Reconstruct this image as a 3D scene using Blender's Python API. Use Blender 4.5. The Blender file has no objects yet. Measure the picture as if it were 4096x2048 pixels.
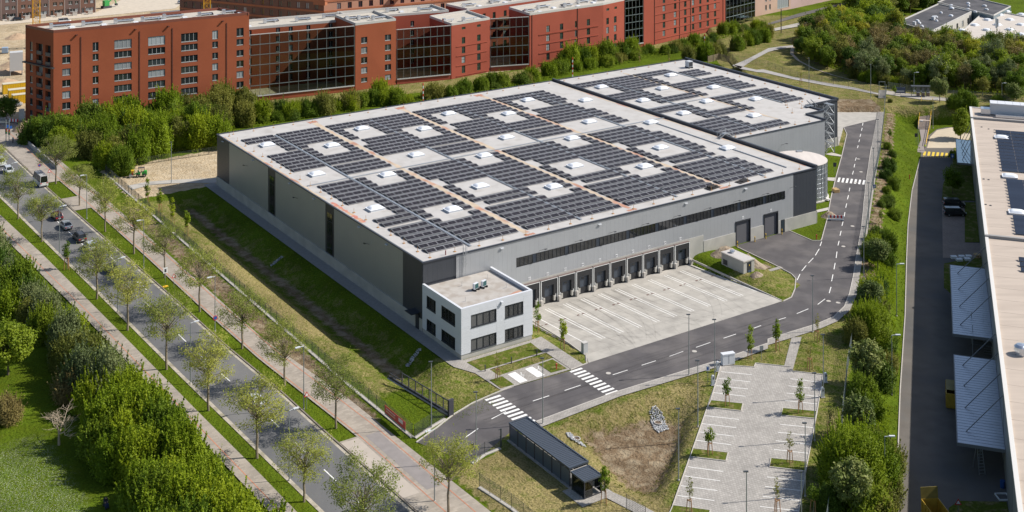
import bpy, math, random
import numpy as np
from mathutils import Vector, Matrix
sc = bpy.context.scene
rnd = random.Random(7)
# ------------------------------------------------------------------ camera
CAMH = 96.0
FPX, CXP, HYP = 5110.0, 2048.0, -870.0
cd = bpy.data.cameras.new('camera'); cam = bpy.data.objects.new('camera', cd)
sc.collection.objects.link(cam); sc.camera = cam
cam.location = (0, 0, CAMH); cam.rotation_euler = (math.radians(90), 0, 0)
cd.sensor_width = 36; cd.lens = 36 * FPX / 4096; cd.shift_y = -(1024 - HYP) / 4096
cd.clip_start = 1; cd.clip_end = 6000
# ------------------------------------------------------------------ light
SUN_EL, SUN_AZ = math.radians(41.5), math.atan2(0.155, 0.988)   # azimuth from +X towards +Y
world = bpy.data.worlds.new('World'); sc.world = world; world.use_nodes = True
wn = world.node_tree.nodes; wl = world.node_tree.links
for n in list(wn): wn.remove(n)
sky = wn.new('ShaderNodeTexSky'); sky.sky_type = 'NISHITA'; sky.sun_disc = False
sky.sun_elevation = SUN_EL; sky.sun_rotation = math.pi / 2 - SUN_AZ
sky.air_density = 1.0; sky.dust_density = 1.2; sky.ozone_density = 1.0
bg = wn.new('ShaderNodeBackground'); bg.inputs[1].default_value = 0.095
wo = wn.new('ShaderNodeOutputWorld')
wl.new(sky.outputs[0], bg.inputs[0]); wl.new(bg.outputs[0], wo.inputs[0])
sl = bpy.data.lights.new('sun', 'SUN'); sl.energy = 4.7; sl.angle = math.radians(0.53); sl.color = (1.0, 0.95, 0.87)
sun = bpy.data.objects.new('sun', sl); sc.collection.objects.link(sun)
sd = Vector((math.cos(SUN_EL) * math.cos(SUN_AZ), math.cos(SUN_EL) * math.sin(SUN_AZ), math.sin(SUN_EL)))
sun.rotation_euler = sd.to_track_quat('Z', 'Y').to_euler(); sun.location = sd * 400
sc.view_settings.view_transform = 'Standard'; sc.view_settings.look = 'None'
sc.view_settings.exposure = 0.34; sc.view_settings.gamma = 1.0
sc.cycles.use_denoising = True
sc.cycles.max_bounces = 6; sc.cycles.transparent_max_bounces = 12
# ------------------------------------------------------------------ frames of reference
def G(px, py, z=0.0):                                    # surveyed point: photo pixel on the level z
    Y = FPX * (CAMH - z) / (py - HYP)
    return Vector(((px - CXP) / FPX * Y, Y, z))
def K(i, x, y, z=0.0):                                   # the same from one of the eight 1024-pixel survey sheets
    return G((i % 4) * 1024 + x * 0.795, (i // 4) * 1024 + y * 0.795, z)
ORG = Vector((-15.615, 223.506, 0)); ANG = math.atan2(0.55802, 0.82983)
UX, UY = math.cos(ANG), math.sin(ANG)
def W(u, v, z=0.0): return Vector((ORG.x + u * UX - v * UY, ORG.y + u * UY + v * UX, z))
def UVof(p):
    dx, dy = p[0] - ORG.x, p[1] - ORG.y
    return dx * UX + dy * UY, -dx * UY + dy * UX
# ------------------------------------------------------------------ mesh builder
class MB:
    def __init__(s): s.v = []; s.f = []
    def add(s, vs, fs):
        n = len(s.v); s.v += [tuple(p) for p in vs]; s.f += [tuple(i + n for i in f) for f in fs]; return s
    def box(s, x0, x1, y0, y1, z0, z1):
        return s.add([(x0,y0,z0),(x1,y0,z0),(x1,y1,z0),(x0,y1,z0),(x0,y0,z1),(x1,y0,z1),(x1,y1,z1),(x0,y1,z1)],
                     [(0,3,2,1),(4,5,6,7),(0,1,5,4),(1,2,6,5),(2,3,7,6),(3,0,4,7)])
    def cbox(s, c, d, rz=0.0, rx=0.0):
        R = Matrix.Rotation(rz, 3, 'Z') @ Matrix.Rotation(rx, 3, 'X'); h = [k / 2 for k in d]; c = Vector(c)
        vs = [c + R @ Vector((sx*h[0], sy*h[1], sz*h[2])) for sz in (-1,1) for sx, sy in ((-1,-1),(1,-1),(1,1),(-1,1))]
        return s.add(vs, [(0,3,2,1),(4,5,6,7),(0,1,5,4),(1,2,6,5),(2,3,7,6),(3,0,4,7)])
    def tube(s, p, q, r, n=6, r2=None, cap=True):
        p, q = Vector(p), Vector(q); r2 = r if r2 is None else r2
        d = (q - p); 
        if d.length < 1e-6: return s
        d.normalize(); a = d.orthogonal().normalized(); b = d.cross(a)
        vs = [p + (a*math.cos(t) + b*math.sin(t))*r for t in [2*math.pi*k/n for k in range(n)]]
        vs += [q + (a*math.cos(t) + b*math.sin(t))*r2 for t in [2*math.pi*k/n for k in range(n)]]
        fs = [(k, (k+1) % n, n + (k+1) % n, n + k) for k in range(n)]
        if cap: fs += [tuple(range(n))[::-1], tuple(range(n, 2*n))]
        return s.add(vs, fs)
    def bar(s, p, q, w, h=None):                         # square bar between two points
        p, q = Vector(p), Vector(q); h = w if h is None else h
        d = (q - p).normalized(); up = Vector((0,0,1)) if abs(d.z) < .95 else Vector((1,0,0))
        a = d.cross(up).normalized()*w/2; b = a.cross(d).normalized()*h/2
        vs = [p-a-b, p+a-b, p+a+b, p-a+b, q-a-b, q+a-b, q+a+b, q-a+b]
        return s.add(vs, [(0,3,2,1),(4,5,6,7),(0,1,5,4),(1,2,6,5),(2,3,7,6),(3,0,4,7)])
    def prism(s, pts, z0, z1):                           # extruded outline (counter-clockwise), z may be callables
        n = len(pts); f0 = z0 if callable(z0) else (lambda p: z0); f1 = z1 if callable(z1) else (lambda p: z1)
        vs = [(p[0], p[1], f0(p)) for p in pts] + [(p[0], p[1], f1(p)) for p in pts]
        return s.add(vs, [tuple(range(n))[::-1], tuple(range(n, 2*n))] + [(k, (k+1) % n, n+(k+1) % n, n+k) for k in range(n)])
    def poly(s, pts, z=None):
        vs = [(p[0], p[1], (z if z is not None else p[2])) for p in pts]
        return s.add(vs, [tuple(range(len(vs)))])
    def lathe(s, prof, n=16, c=(0,0,0)):
        m = len(prof); vs = []
        for k in range(n):
            t = 2*math.pi*k/n; vs += [(c[0]+r*math.cos(t), c[1]+r*math.sin(t), c[2]+z) for r, z in prof]
        fs = [(k*m+j, ((k+1) % n)*m+j, ((k+1) % n)*m+j+1, k*m+j+1) for k in range(n) for j in range(m-1)]
        return s.add(vs, fs)
    def strip(s, A, B, z=0.0):                           # ribbon between two polylines of equal count
        vs = [(p[0], p[1], z if z is not None else p[2]) for p in A] + [(p[0], p[1], z if z is not None else p[2]) for p in B]
        n = len(A); return s.add(vs, [(k, k+1, n+k+1, n+k) for k in range(n-1)])
    def mesh(s, name):
        me = bpy.data.meshes.new(name); me.from_pydata(s.v, [], s.f); me.update(); return me
COL = sc.collection
def link(name, me, mat=None, parent=None, loc=None, rot=None, smooth=False):
    o = bpy.data.objects.new(name, me); COL.objects.link(o)
    if mat is not None and me is not None and not me.materials: me.materials.append(mat)
    if parent is not None: o.parent = parent
    if loc is not None: o.location = loc
    if rot is not None: o.rotation_euler = rot if not isinstance(rot, (int, float)) else (0, 0, rot)
    if smooth and me is not None: me.polygons.foreach_set('use_smooth', [True]*len(me.polygons))
    return o
def part(name, mb, mat, parent, **k): return link(name, mb.mesh(name), mat, parent, **k)
def thing(name, label, cat, loc=(0,0,0), rz=0.0, group=None):
    o = link(name, None, loc=loc, rot=rz); return tag(o, label, cat, group)
def tag(o, label, cat, group=None):
    o['label'] = label; o['category'] = cat
    if group: o['group'] = group
    return o
def struct(name, mb, mat, parent=None):
    o = link(name, mb.mesh(name), mat, parent)
    if parent is None: o['kind'] = 'structure'
    return o
def copy_tree(o, parent=None, label=None):
    c = o.copy(); COL.objects.link(c); c.parent = parent
    if label: c['label'] = label
    for ch in o.children: copy_tree(ch, c)
    return c
ORD = ['first','second','third','fourth','fifth','sixth','seventh','eighth','ninth','tenth','eleventh','twelfth','thirteenth','fourteenth','fifteenth','sixteenth','seventeenth','eighteenth','nineteenth','twentieth']
# ------------------------------------------------------------------ materials
MATS = {}
def mat(name, col, rough=0.6, metal=0.0, var=0.0, vscale=1.0, bump=0.0, bscale=20.0, col2=None, c2scale=0.3, c2lo=0.45, c2hi=0.6, spec=0.5, coat=0.0, objvar=0.0, streak=None):
    if name in MATS: return MATS[name]
    m = bpy.data.materials.new(name); m.use_nodes = True; nt = m.node_tree; N = nt.nodes; L = nt.links
    b = N['Principled BSDF']; b.inputs['Roughness'].default_value = rough; b.inputs['Metallic'].default_value = metal
    b.inputs['Specular IOR Level'].default_value = spec
    if coat: b.inputs['Coat Weight'].default_value = coat; b.inputs['Coat Roughness'].default_value = 0.05
    geo = N.new('ShaderNodeNewGeometry'); src = geo.outputs['Position']
    if streak:
        mp = N.new('ShaderNodeMapping'); mp.inputs['Scale'].default_value = streak; L.new(src, mp.inputs[0]); ssrc = mp.outputs[0]
    else: ssrc = src
    rgb = N.new('ShaderNodeRGB'); rgb.outputs[0].default_value = (*col, 1); cur = rgb.outputs[0]
    def noise(scale, s, det=5.0):
        n = N.new('ShaderNodeTexNoise'); n.inputs['Scale'].default_value = scale; n.inputs['Detail'].default_value = det
        L.new(s, n.inputs['Vector']); return n.outputs['Fac']
    if col2 is not None:
        r = N.new('ShaderNodeMapRange'); r.inputs[1].default_value = c2lo; r.inputs[2].default_value = c2hi
        L.new(noise(c2scale, ssrc, 6.0), r.inputs[0])
        mx = N.new('ShaderNodeMix'); mx.data_type = 'RGBA'; L.new(r.outputs[0], mx.inputs['Factor'])
        L.new(cur, mx.inputs[6]); mx.inputs[7].default_value = (*col2, 1); cur = mx.outputs[2]
    if var or objvar:
        hsv = N.new('ShaderNodeHueSaturation'); L.new(cur, hsv.inputs['Color']); val = None
        if var:
            r = N.new('ShaderNodeMapRange'); r.inputs[1].default_value = 0.25; r.inputs[2].default_value = 0.75
            r.inputs[3].default_value = 1 - var; r.inputs[4].default_value = 1 + var
            L.new(noise(vscale, ssrc), r.inputs[0]); val = r.outputs[0]
        if objvar:
            oi = N.new('ShaderNodeObjectInfo'); r2 = N.new('ShaderNodeMapRange')
            r2.inputs[3].default_value = 1 - objvar; r2.inputs[4].default_value = 1 + objvar; L.new(oi.outputs['Random'], r2.inputs[0])
            if val is None: val = r2.outputs[0]
            else:
                mm = N.new('ShaderNodeMath'); mm.operation = 'MULTIPLY'; L.new(val, mm.inputs[0]); L.new(r2.outputs[0], mm.inputs[1]); val = mm.outputs[0]
        L.new(val, hsv.inputs['Value']); cur = hsv.outputs[0]
    L.new(cur, b.inputs['Base Color'])
    if bump:
        bp = N.new('ShaderNodeBump'); bp.inputs['Strength'].default_value = 1.0; bp.inputs['Distance'].default_value = bump
        L.new(noise(bscale, src, 3.0), bp.inputs['Height']); L.new(bp.outputs[0], b.inputs['Normal'])
    MATS[name] = m; return m
def glass_mat(name, tint=(0.5,0.6,0.58), alpha=0.3, rough=0.02):      # see-through glazing: tinted transparency under a mirror sheen
    if name in MATS: return MATS[name]
    m = bpy.data.materials.new(name); m.use_nodes = True; nt = m.node_tree; N = nt.nodes; L = nt.links
    for n in list(N): N.remove(n)
    out = N.new('ShaderNodeOutputMaterial'); tr = N.new('ShaderNodeBsdfTransparent'); tr.inputs[0].default_value = (*tint, 1)
    gl = N.new('ShaderNodeBsdfGlossy'); gl.inputs['Roughness'].default_value = rough; gl.inputs[0].default_value = (.9,.95,.95,1)
    fr = N.new('ShaderNodeFresnel'); fr.inputs[0].default_value = 1.5
    ad = N.new('ShaderNodeMath'); ad.operation = 'ADD'; ad.inputs[1].default_value = alpha; L.new(fr.outputs[0], ad.inputs[0])
    mx = N.new('ShaderNodeMixShader'); L.new(ad.outputs[0], mx.inputs[0]); L.new(tr.outputs[0], mx.inputs[1]); L.new(gl.outputs[0], mx.inputs[2])
    L.new(mx.outputs[0], out.inputs[0]); MATS[name] = m; return m
def leaf_mat(name, col, col2, trans=0.35):
    if name in MATS: return MATS[name]
    m = bpy.data.materials.new(name); m.use_nodes = True; nt = m.node_tree; N = nt.nodes; L = nt.links
    b = N['Principled BSDF']; b.inputs['Roughness'].default_value = 0.55; b.inputs['Specular IOR Level'].default_value = 0.15
    at = N.new('ShaderNodeAttribute'); at.attribute_name = 'var'
    oi = N.new('ShaderNodeObjectInfo')
    mx = N.new('ShaderNodeMix'); mx.data_type = 'RGBA'; L.new(at.outputs['Fac'], mx.inputs['Factor'])
    mx.inputs[6].default_value = (*col, 1); mx.inputs[7].default_value = (*col2, 1)
    hs = N.new('ShaderNodeHueSaturation'); L.new(mx.outputs[2], hs.inputs['Color'])
    r = N.new('ShaderNodeMapRange'); r.inputs[3].default_value = 0.9; r.inputs[4].default_value = 1.45; L.new(oi.outputs['Random'], r.inputs[0]); L.new(r.outputs[0], hs.inputs['Value'])
    r2 = N.new('ShaderNodeMapRange'); r2.inputs[3].default_value = 0.515; r2.inputs[4].default_value = 0.485; L.new(oi.outputs['Random'], r2.inputs[0]); L.new(r2.outputs[0], hs.inputs['Hue'])
    L.new(hs.outputs[0], b.inputs['Base Color'])
    tl = N.new('ShaderNodeBsdfTranslucent'); L.new(hs.outputs[0], tl.inputs[0])
    ms = N.new('ShaderNodeMixShader'); ms.inputs[0].default_value = trans
    L.new(b.outputs[0], ms.inputs[1]); L.new(tl.outputs[0], ms.inputs[2]); L.new(ms.outputs[0], N['Material Output'].inputs[0])
    MATS[name] = m; return m
# ================================================================== terrain
def CS(ox, oy, s, x, y, z=0.0): return G(ox + x*s, oy + y*s, z)
S17 = 800/1717; S23 = 800/2300; S9 = 900/1661
FT = sorted([(p.y, p.x) for p in [K(3,604,470,1), K(3,575,760), K(3,535,950), K(3,510,1130), K(3,488,1288), K(7,478,0), K(7,455,345), K(7,415,580), K(7,380,960), K(7,330,1260), K(7,290,1560)]])
FB = sorted([(p.y, p.x) for p in [K(3,775,700,-3), K(3,765,800,-3), K(3,725,960,-3), K(3,705,1130,-3), K(3,698,1288,-3), K(7,690,300,-3), K(7,665,680,-3), K(7,650,1100,-3), K(7,635,1288,-3), K(7,610,1600,-3)]])
FTY, FTX = np.array(FT).T; FBY, FBX = np.array(FB).T
BRIM = [K(6,200,865), K(6,560,735), K(6,800,650), K(6,940,615), K(6,985,690), K(6,915,880), K(6,840,1060), K(6,770,1240), K(6,690,1262), K(6,480,1140), K(6,400,1020), K(6,250,880)]
BFLO = [K(6,400,930,-2.2), K(6,700,850,-2.2), K(6,815,865,-2.2), K(6,790,1000,-2.2), K(6,690,1180,-2.2), K(6,620,1165,-2.2), K(6,520,1080,-2.2)]
HILL = [(-400, 372), (60, 520), (90, 440), (97.0, 402), (112, 384), (130, 376), (400, 372)]      # lower lip of the raised ground behind the halls
def sstep(t): t = np.clip(t, 0, 1); return t*t*(3 - 2*t)
def inside(poly, X, Y):
    c = np.zeros(X.shape, bool); n = len(poly)
    for i in range(n):
        x0, y0 = poly[i][0], poly[i][1]; x1, y1 = poly[i-1][0], poly[i-1][1]
        if y0 == y1: continue
        c ^= ((y0 > Y) != (y1 > Y)) & (X < (x1 - x0)*(Y - y0)/(y1 - y0) + x0)
    return c
def pdist(poly, X, Y, closed=True):
    d = np.full(X.shape, 1e9); n = len(poly)
    for i in range(0 if closed else 1, n):
        ax, ay = poly[i-1][0], poly[i-1][1]; bx, by = poly[i][0], poly[i][1]
        t = np.clip(((X-ax)*(bx-ax) + (Y-ay)*(by-ay))/max(1e-9, (bx-ax)**2 + (by-ay)**2), 0, 1)
        d = np.minimum(d, np.hypot(X - ax - t*(bx-ax), Y - ay - t*(by-ay)))
    return d
HALLBACK = [W(148.5,38), W(148.5,98.5), W(99,98.5), W(0,98.5)]
def yardz(u, v): return -1.05*np.clip((v + 24)/23.0, 0, 1)
def gz(X, Y):
    X = np.asarray(X, float); Y = np.asarray(Y, float)
    u = (X-ORG.x)*UX + (Y-ORG.y)*UY; v = -(X-ORG.x)*UY + (Y-ORG.y)*UX
    z = np.zeros(X.shape)
    # infiltration ditch beside the road-side wall
    prof = np.interp(u, [-17.0, -15.5, -11.2, -7.4, -3.6, -2.6], [0, -0.25, -2.3, -2.3, -0.15, 0])
    prof = prof*sstep((v + 19)/9)*sstep((97 - v)/8)
    z += prof
    # retention basin
    inr = inside(BRIM, X, Y); dr = pdist(BRIM, X, Y); df = np.where(inside(BFLO, X, Y), 0, pdist(BFLO, X, Y))
    z = np.where(inr, -2.2*sstep(dr/(dr + df + 1e-6)*1.1), z)
    # slope down to the neighbouring lot
    xt = np.interp(Y, FTY, FTX); xb = np.interp(Y, FBY, FBX)
    low = -3.0*sstep((X - xt - 1.0)/np.maximum(xb - xt - 1.0, 1))
    z = np.where((X > xt) & (Y < 372), low, z)
    # dock yard and the bank beside it
    m = (u > 14.2) & (u < 62) & (v > -25.5) & (v < 0.5)
    edge = np.interp(v, [-26,-23.5,-18,-5,0], [16.6,18.2,18.7,18.7,14.3])
    z = np.where(m, np.where(u > edge + .4, yardz(u, v) - 0.2, yardz(u, v)*sstep((u - 15.6)/2.8)), z)
    bank = 0.45*sstep((u - 62)/2.6)*sstep((72 - u)/5)*sstep((v + 25)/7)
    z = np.where((u >= 62) & (u < 73) & (v > -26) & (v < 0.5), bank + yardz(u, v)*sstep((63.2 - u)/1.4), z)
    # raised ground behind the halls (path, wood)
    dh = np.where((u > 97) & (v > 20) & (X > 75), np.clip(pdist(HALLBACK, X, Y, False) - 4, 0, None), 0)
    back = 1.5*sstep(dh/9.0)
    bm = (u > 149) & (Y > 372) & (X > 60)
    z = np.where(bm, back, z)
    z = np.where((X > 96) & (Y >= 372) & (Y < 1200), np.maximum(z, 1.5*sstep((Y - 371)/8)), z)
    return z
def gz1(x, y): return float(gz(np.array([x]), np.array([y]))[0])
def on(p, dz=0.0): return Vector((p[0], p[1], gz1(p[0], p[1]) + dz))
# ------------------------------------------------------------------ ground sheet
def ground_mat():
    m = bpy.data.materials.new('ground'); m.use_nodes = True; nt = m.node_tree; N = nt.nodes; L = nt.links
    b = N['Principled BSDF']; b.inputs['Roughness'].default_value = 0.9; b.inputs['Specular IOR Level'].default_value = 0.04
    geo = N.new('ShaderNodeNewGeometry').outputs['Position']
    def noise(s, d=5.0, w=0.0):
        n = N.new('ShaderNodeTexNoise'); n.inputs['Scale'].default_value = s; n.inputs['Detail'].default_value = d; n.inputs['Distortion'].default_value = w
        L.new(geo, n.inputs['Vector']); return n.outputs['Fac']
    def rng(x, a, c, lo=0.0, hi=1.0):
        r = N.new('ShaderNodeMapRange'); r.inputs[1].default_value = a; r.inputs[2].default_value = c; r.inputs[3].default_value = lo; r.inputs[4].default_value = hi; L.new(x, r.inputs[0]); return r.outputs[0]
    def mix(f, A, B):
        x = N.new('ShaderNodeMix'); x.data_type = 'RGBA'; L.new(f, x.inputs['Factor'])
        for k, c in ((6, A), (7, B)):
            if isinstance(c, tuple): x.inputs[k].default_value = (*c, 1)
            else: L.new(c, x.inputs[k])
        return x.outputs[2]
    def att(nm):
        a = N.new('ShaderNodeAttribute'); a.attribute_name = nm; return a.outputs['Fac']
    def madd(a, bb, c):
        x = N.new('ShaderNodeMath'); x.operation = 'MULTIPLY_ADD'
        for k, q in enumerate((a, bb, c)):
            if isinstance(q, float): x.inputs[k].default_value = q
            else: L.new(q, x.inputs[k])
        return x.outputs[0]
    fine = noise(3.5, 6.0); mid = noise(0.55, 5.0, 0.6); big = noise(0.09, 4.0, 1.0)
    grass = mix(rng(fine, .3, .7), (0.046, 0.078, 0.006), (0.106, 0.155, 0.010))
    grass = mix(rng(mid, .35, .7), grass, (0.082, 0.112, 0.007))
    straw = mix(rng(fine, .3, .7), (0.150, 0.125, 0.045), (0.30, 0.245, 0.115))
    soil = mix(rng(fine, .3, .7), (0.115, 0.078, 0.045), (0.215, 0.155, 0.098))
    soil = mix(rng(mid, .45, .65), soil, (0.27, 0.215, 0.145))
    sand = mix(rng(mid, .35, .7), (0.37, 0.285, 0.18), (0.48, 0.395, 0.275))
    sand = mix(rng(fine, .55, .9), sand, (0.33, 0.25, 0.16))
    def lvl(nm, n1, k=0.9):       # ragged edge for a painted zone
        return rng(madd(n1, k, att(nm)), 0.72, 0.98)
    c = mix(lvl('dry', madd(mid, 0.6, rng(fine, 0, 1, 0, .4))), grass, straw)
    c = mix(lvl('soil', madd(mid, 0.6, rng(fine, 0, 1, 0, .4))), c, soil)
    c = mix(lvl('sand', madd(mid, 0.6, rng(fine, 0, 1, 0, .4))), c, sand)
    # daisies in the park lawn
    vo = N.new('ShaderNodeTexVoronoi'); vo.inputs['Scale'].default_value = 6.5; L.new(geo, vo.inputs['Vector'])
    dm = N.new('ShaderNodeMath'); dm.operation = 'MULTIPLY'; L.new(rng(vo.outputs['Distance'], .36, .24), dm.inputs[0]); L.new(lvl('daisy', mid, 0.75), dm.inputs[1])
    c = mix(dm.outputs[0], c, (0.36, 0.38, 0.29))
    hs = N.new('ShaderNodeHueSaturation'); L.new(c, hs.inputs['Color']); L.new(rng(big, .3, .7, .8, 1.25), hs.inputs['Value']); L.new(hs.outputs[0], b.inputs['Base Color'])
    bp = N.new('ShaderNodeBump'); bp.inputs['Distance'].default_value = 0.35; bp.inputs['Strength'].default_value = 0.9
    L.new(madd(noise(1.7, 8.0), 1.0, madd(fine, 0.5, 0.0)), bp.inputs['Height']); L.new(bp.outputs[0], b.inputs['Normal'])
    return m
def tri(x, a, b, w): return np.clip(np.minimum((x - a)/w, (b - x)/w), 0, 1)
xs = np.concatenate([[-3000, -1200, -500, -300, -220], np.arange(-170, 150.1, 1.0), [170, 220, 300, 500, 1200, 3000]])
ys = np.concatenate([[-200, 60, 110], np.arange(140, 440.1, 1.0), np.arange(445, 620, 6.0), [700, 900, 1500, 3000, 5500]])
XX, YY = np.meshgrid(xs, ys); ZZ = gz(XX, YY)
uu = (XX-ORG.x)*UX + (YY-ORG.y)*UY; vv = -(XX-ORG.x)*UY + (YY-ORG.y)*UX
rs = np.random.RandomState(3)
ZZ = ZZ - 0.05 + rs.uniform(-.03, .03, ZZ.shape)*(ZZ < 5)
nx, ny = len(xs), len(ys); idx = np.arange(nx*ny).reshape(ny, nx)
fq = np.stack([idx[:-1,:-1], idx[:-1,1:], idx[1:,1:], idx[1:,:-1]], -1).reshape(-1, 4)
gme = bpy.data.meshes.new('ground'); gme.from_pydata(np.stack([XX, YY, ZZ], -1).reshape(-1, 3).tolist(), [], fq.tolist()); gme.update()
row_line = np.interp(XX, [-300, -137, -79, -49, 0, 48, 98, 150, 400], [325, 360, 385, 400, 420, 466, 520, 575, 900])
xt_ = np.interp(YY, FTY, FTX)
dry = 0.0*XX; soil = 0.0*XX; sand = 0.0*XX; daisy = 0.0*XX
dry += 0.30*tri(uu, -13, -3, 2)*tri(vv, -20, 98, 4)
dry += 0.42*tri(uu, -20, -11, 2)*tri(vv, -20, 98, 4)
dry += 0.62*tri(uu, -18.5, -12.5, 2)*tri(vv, 8, 62, 6)
site = (uu > -12) & (vv < -10) & (XX < xt_)
dry = np.where(site, 0.38, dry)
dry = np.where(inside(BRIM, XX, YY), 0.50, dry)
dry = np.where((uu > -20) & (uu < 0) & (vv < -41) & (vv > -80), 0.52, dry)
dry = np.where((uu > 148) & (YY < 520) & (XX > 70), 0.44, dry)
dry = np.where((uu > -4) & (uu < 150) & (vv > 99) & (vv < 126), 0.33, dry)
dry = np.where((XX > xt_) & (YY < 372), 0.10, dry)
dry = np.where((YY > row_line - 13) & (YY < row_line + 5) & (XX > -80) & (XX < 100), 0.46, dry)
soil += 0.60*tri(uu, -11.8, -6.8, 2.2)*tri(vv, -12, 94, 4)
soil += 0.62*tri(uu, -24.6, -20.0, .8)*tri(vv, -25, 96, 3)
soil = np.where(inside(BFLO, XX, YY), 0.86, soil)
soil = np.where(inside(BRIM, XX, YY) & (pdist(BFLO, XX, YY) < 1.6), np.maximum(soil, 0.5), soil)
soil = np.where((XX > xt_) & (XX < xt_ + 2.6) & (YY > 245) & (YY < 372), 0.68, soil)
soil = np.where((uu > 148) & (YY > 368) & (YY < 382) & (XX > 92) & (XX < 108), 0.6, soil)
sand = np.where((YY > row_line + 6) & (XX < 60) & (YY < 1500), 1.0, sand)
sand = np.where((uu > -20) & (uu < 24) & (vv > 98.5) & (vv < 126), 1.0, sand)
sand = np.where((XX < -118) & (YY > 345) & (YY < 500), np.maximum(sand, .8*sstep((YY-343)/6)), sand)
sand = np.where((XX > 84) & (XX < 140) & (YY > 384) & (YY < 440), 0.0, sand)
daisy = 0.62*sstep((-60 - uu)/6)*sstep((10 - vv)/15)
for nm, a in (('dry', dry), ('soil', soil), ('sand', sand), ('daisy', daisy)):
    at = gme.attributes.new(nm, 'FLOAT', 'POINT'); at.data.foreach_set('value', a.reshape(-1).astype(np.float32))
go = link('ground', gme, ground_mat(), smooth=True); go['kind'] = 'structure'
# ------------------------------------------------------------------ roads, pavements
def paver_mat(name, col, sx, sy, ang, var=0.12, mortar=(0.5), col2=None, bw=0.02):
    m = mat(name, col, rough=0.85, var=var, vscale=0.35, col2=col2, c2scale=0.15, c2lo=.48, c2hi=.62, spec=.2)
    nt = m.node_tree; N = nt.nodes; L = nt.links; b = N['Principled BSDF']
    mp = N.new('ShaderNodeMapping'); mp.inputs['Rotation'].default_value = (0, 0, -ang)
    L.new(N.new('ShaderNodeNewGeometry').outputs['Position'], mp.inputs[0])
    br = N.new('ShaderNodeTexBrick'); br.inputs['Scale'].default_value = 1; br.inputs['Brick Width'].default_value = sx; br.inputs['Row Height'].default_value = sy
    br.inputs['Mortar Size'].default_value = bw; br.inputs['Color1'].default_value = (.86,.86,.86,1); br.inputs['Color2'].default_value = (1.08,1.08,1.08,1); br.inputs['Mortar'].default_value = (mortar, mortar, mortar, 1)
    L.new(mp.outputs[0], br.inputs['Vector'])
    src = b.inputs['Base Color'].links[0].from_socket
    mx = N.new('ShaderNodeMix'); mx.data_type = 'RGBA'; mx.blend_type = 'MULTIPLY'; mx.inputs['Factor'].default_value = 1
    L.new(src, mx.inputs[6]); L.new(br.outputs['Color'], mx.inputs[7]); L.new(mx.outputs[2], b.inputs['Base Color']); return m
ASPH = mat('asphalt', (0.092, 0.085, 0.087), rough=0.85, var=0.16, vscale=0.35, col2=(0.128, 0.117, 0.115), c2scale=0.16, bump=.01, bscale=15, spec=.25)
ASPH2 = mat('street_asphalt', (0.135, 0.135, 0.138), rough=0.85, var=0.12, vscale=0.3, col2=(0.18, 0.175, 0.17), c2scale=0.1, spec=.25, streak=(1.0, .25, 1))
ASPH3 = mat('old_asphalt', (0.145, 0.13, 0.115), rough=0.9, var=0.15, vscale=0.4, col2=(0.11, 0.105, 0.10), c2scale=0.1, spec=.2)
CONC = mat('yard_concrete', (0.415, 0.39, 0.35), rough=0.85, var=0.12, vscale=0.6, col2=(0.33, 0.31, 0.28), c2scale=0.22, c2lo=.47, c2hi=.68, spec=.25, objvar=.045)
CONC2 = mat('kerb_concrete', (0.47, 0.44, 0.40), rough=0.9, var=0.12, vscale=2.0, spec=.2)
GRAVEL = mat('roadside_gravel', (0.43, 0.385, 0.32), rough=0.95, var=0.2, vscale=3.0, col2=(0.30,0.27,0.2), c2scale=.6, spec=.1)
PAVE = paver_mat('paver_grey', (0.36, 0.335, 0.305), .6, .3, ANG)
PAVEP = paver_mat('parking_paver', (0.385, 0.36, 0.33), .42, .42, 0.45, mortar=.66, bw=.03)
WALKM = paver_mat('walk_slab', (0.355, 0.31, 0.262), .8, .4, ANG, mortar=.85, bw=.01, col2=(0.31, 0.272, 0.232))
REDM = mat('red_brick_line', (0.46, 0.20, 0.12), rough=.85, var=.15, vscale=2)
PAINT = mat('road_paint', (0.78, 0.77, 0.74), rough=.7, var=.10, vscale=1.5, col2=(0.55,0.54,0.52), c2scale=2.5, c2lo=.55, c2hi=.8)
PAINTY = mat('yellow_paint', (0.70, 0.50, 0.05), rough=.7, var=.2, vscale=2)
vs_ = np.arange(-80, 236, 4.0)
def pl(pairs, off=0.0): a = np.array(pairs, float); return [W(float(np.interp(v, a[:,0], a[:,1])) + off, v) for v in vs_]
def seg(pairs, v0, v1, off=0.0, step=4.0):
    a = np.array(pairs, float); n = max(2, int((v1 - v0)/step) + 1)
    return [W(float(np.interp(v, a[:,0], a[:,1])) + off, v) for v in np.linspace(v0, v1, n)]
KR = [(-80,-28.1),(-45,-28.6),(-21,-29.4),(-6,-29.7),(14,-30.8),(38,-31.4),(64,-32.3),(84,-33.1),(108,-34),(130,-34.7),(159,-35.2),(236,-37)]
RL = [(-80,-37.2),(-40,-38.5),(9,-40.6),(57,-42.2),(74,-43),(109,-44.3),(160,-46.5),(236,-50)]
LWR = [(-80,-40.2),(-26,-41.9),(-6,-42.8),(29,-44.1),(74,-46),(104,-47.8),(160,-51),(236,-56)]
LWL = [(-80,-42.9),(-31,-44.7),(37,-47.4),(76,-49.6),(93,-50.6),(160,-54),(236,-59)]
VR = [(-80,-25.2),(-25,-26.1),(6,-28.1),(32,-28.7),(62,-29.0),(98,-29.7),(125,-30.6),(236,-32)]
WR = [(-80,-19.2),(-13,-22.0),(12,-24.4),(60,-24.8),(98,-25),(130,-25.8),(160,-26.5),(236,-28)]
struct('road', MB().strip(pl(RL), pl(KR), 0.0), ASPH2)
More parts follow.
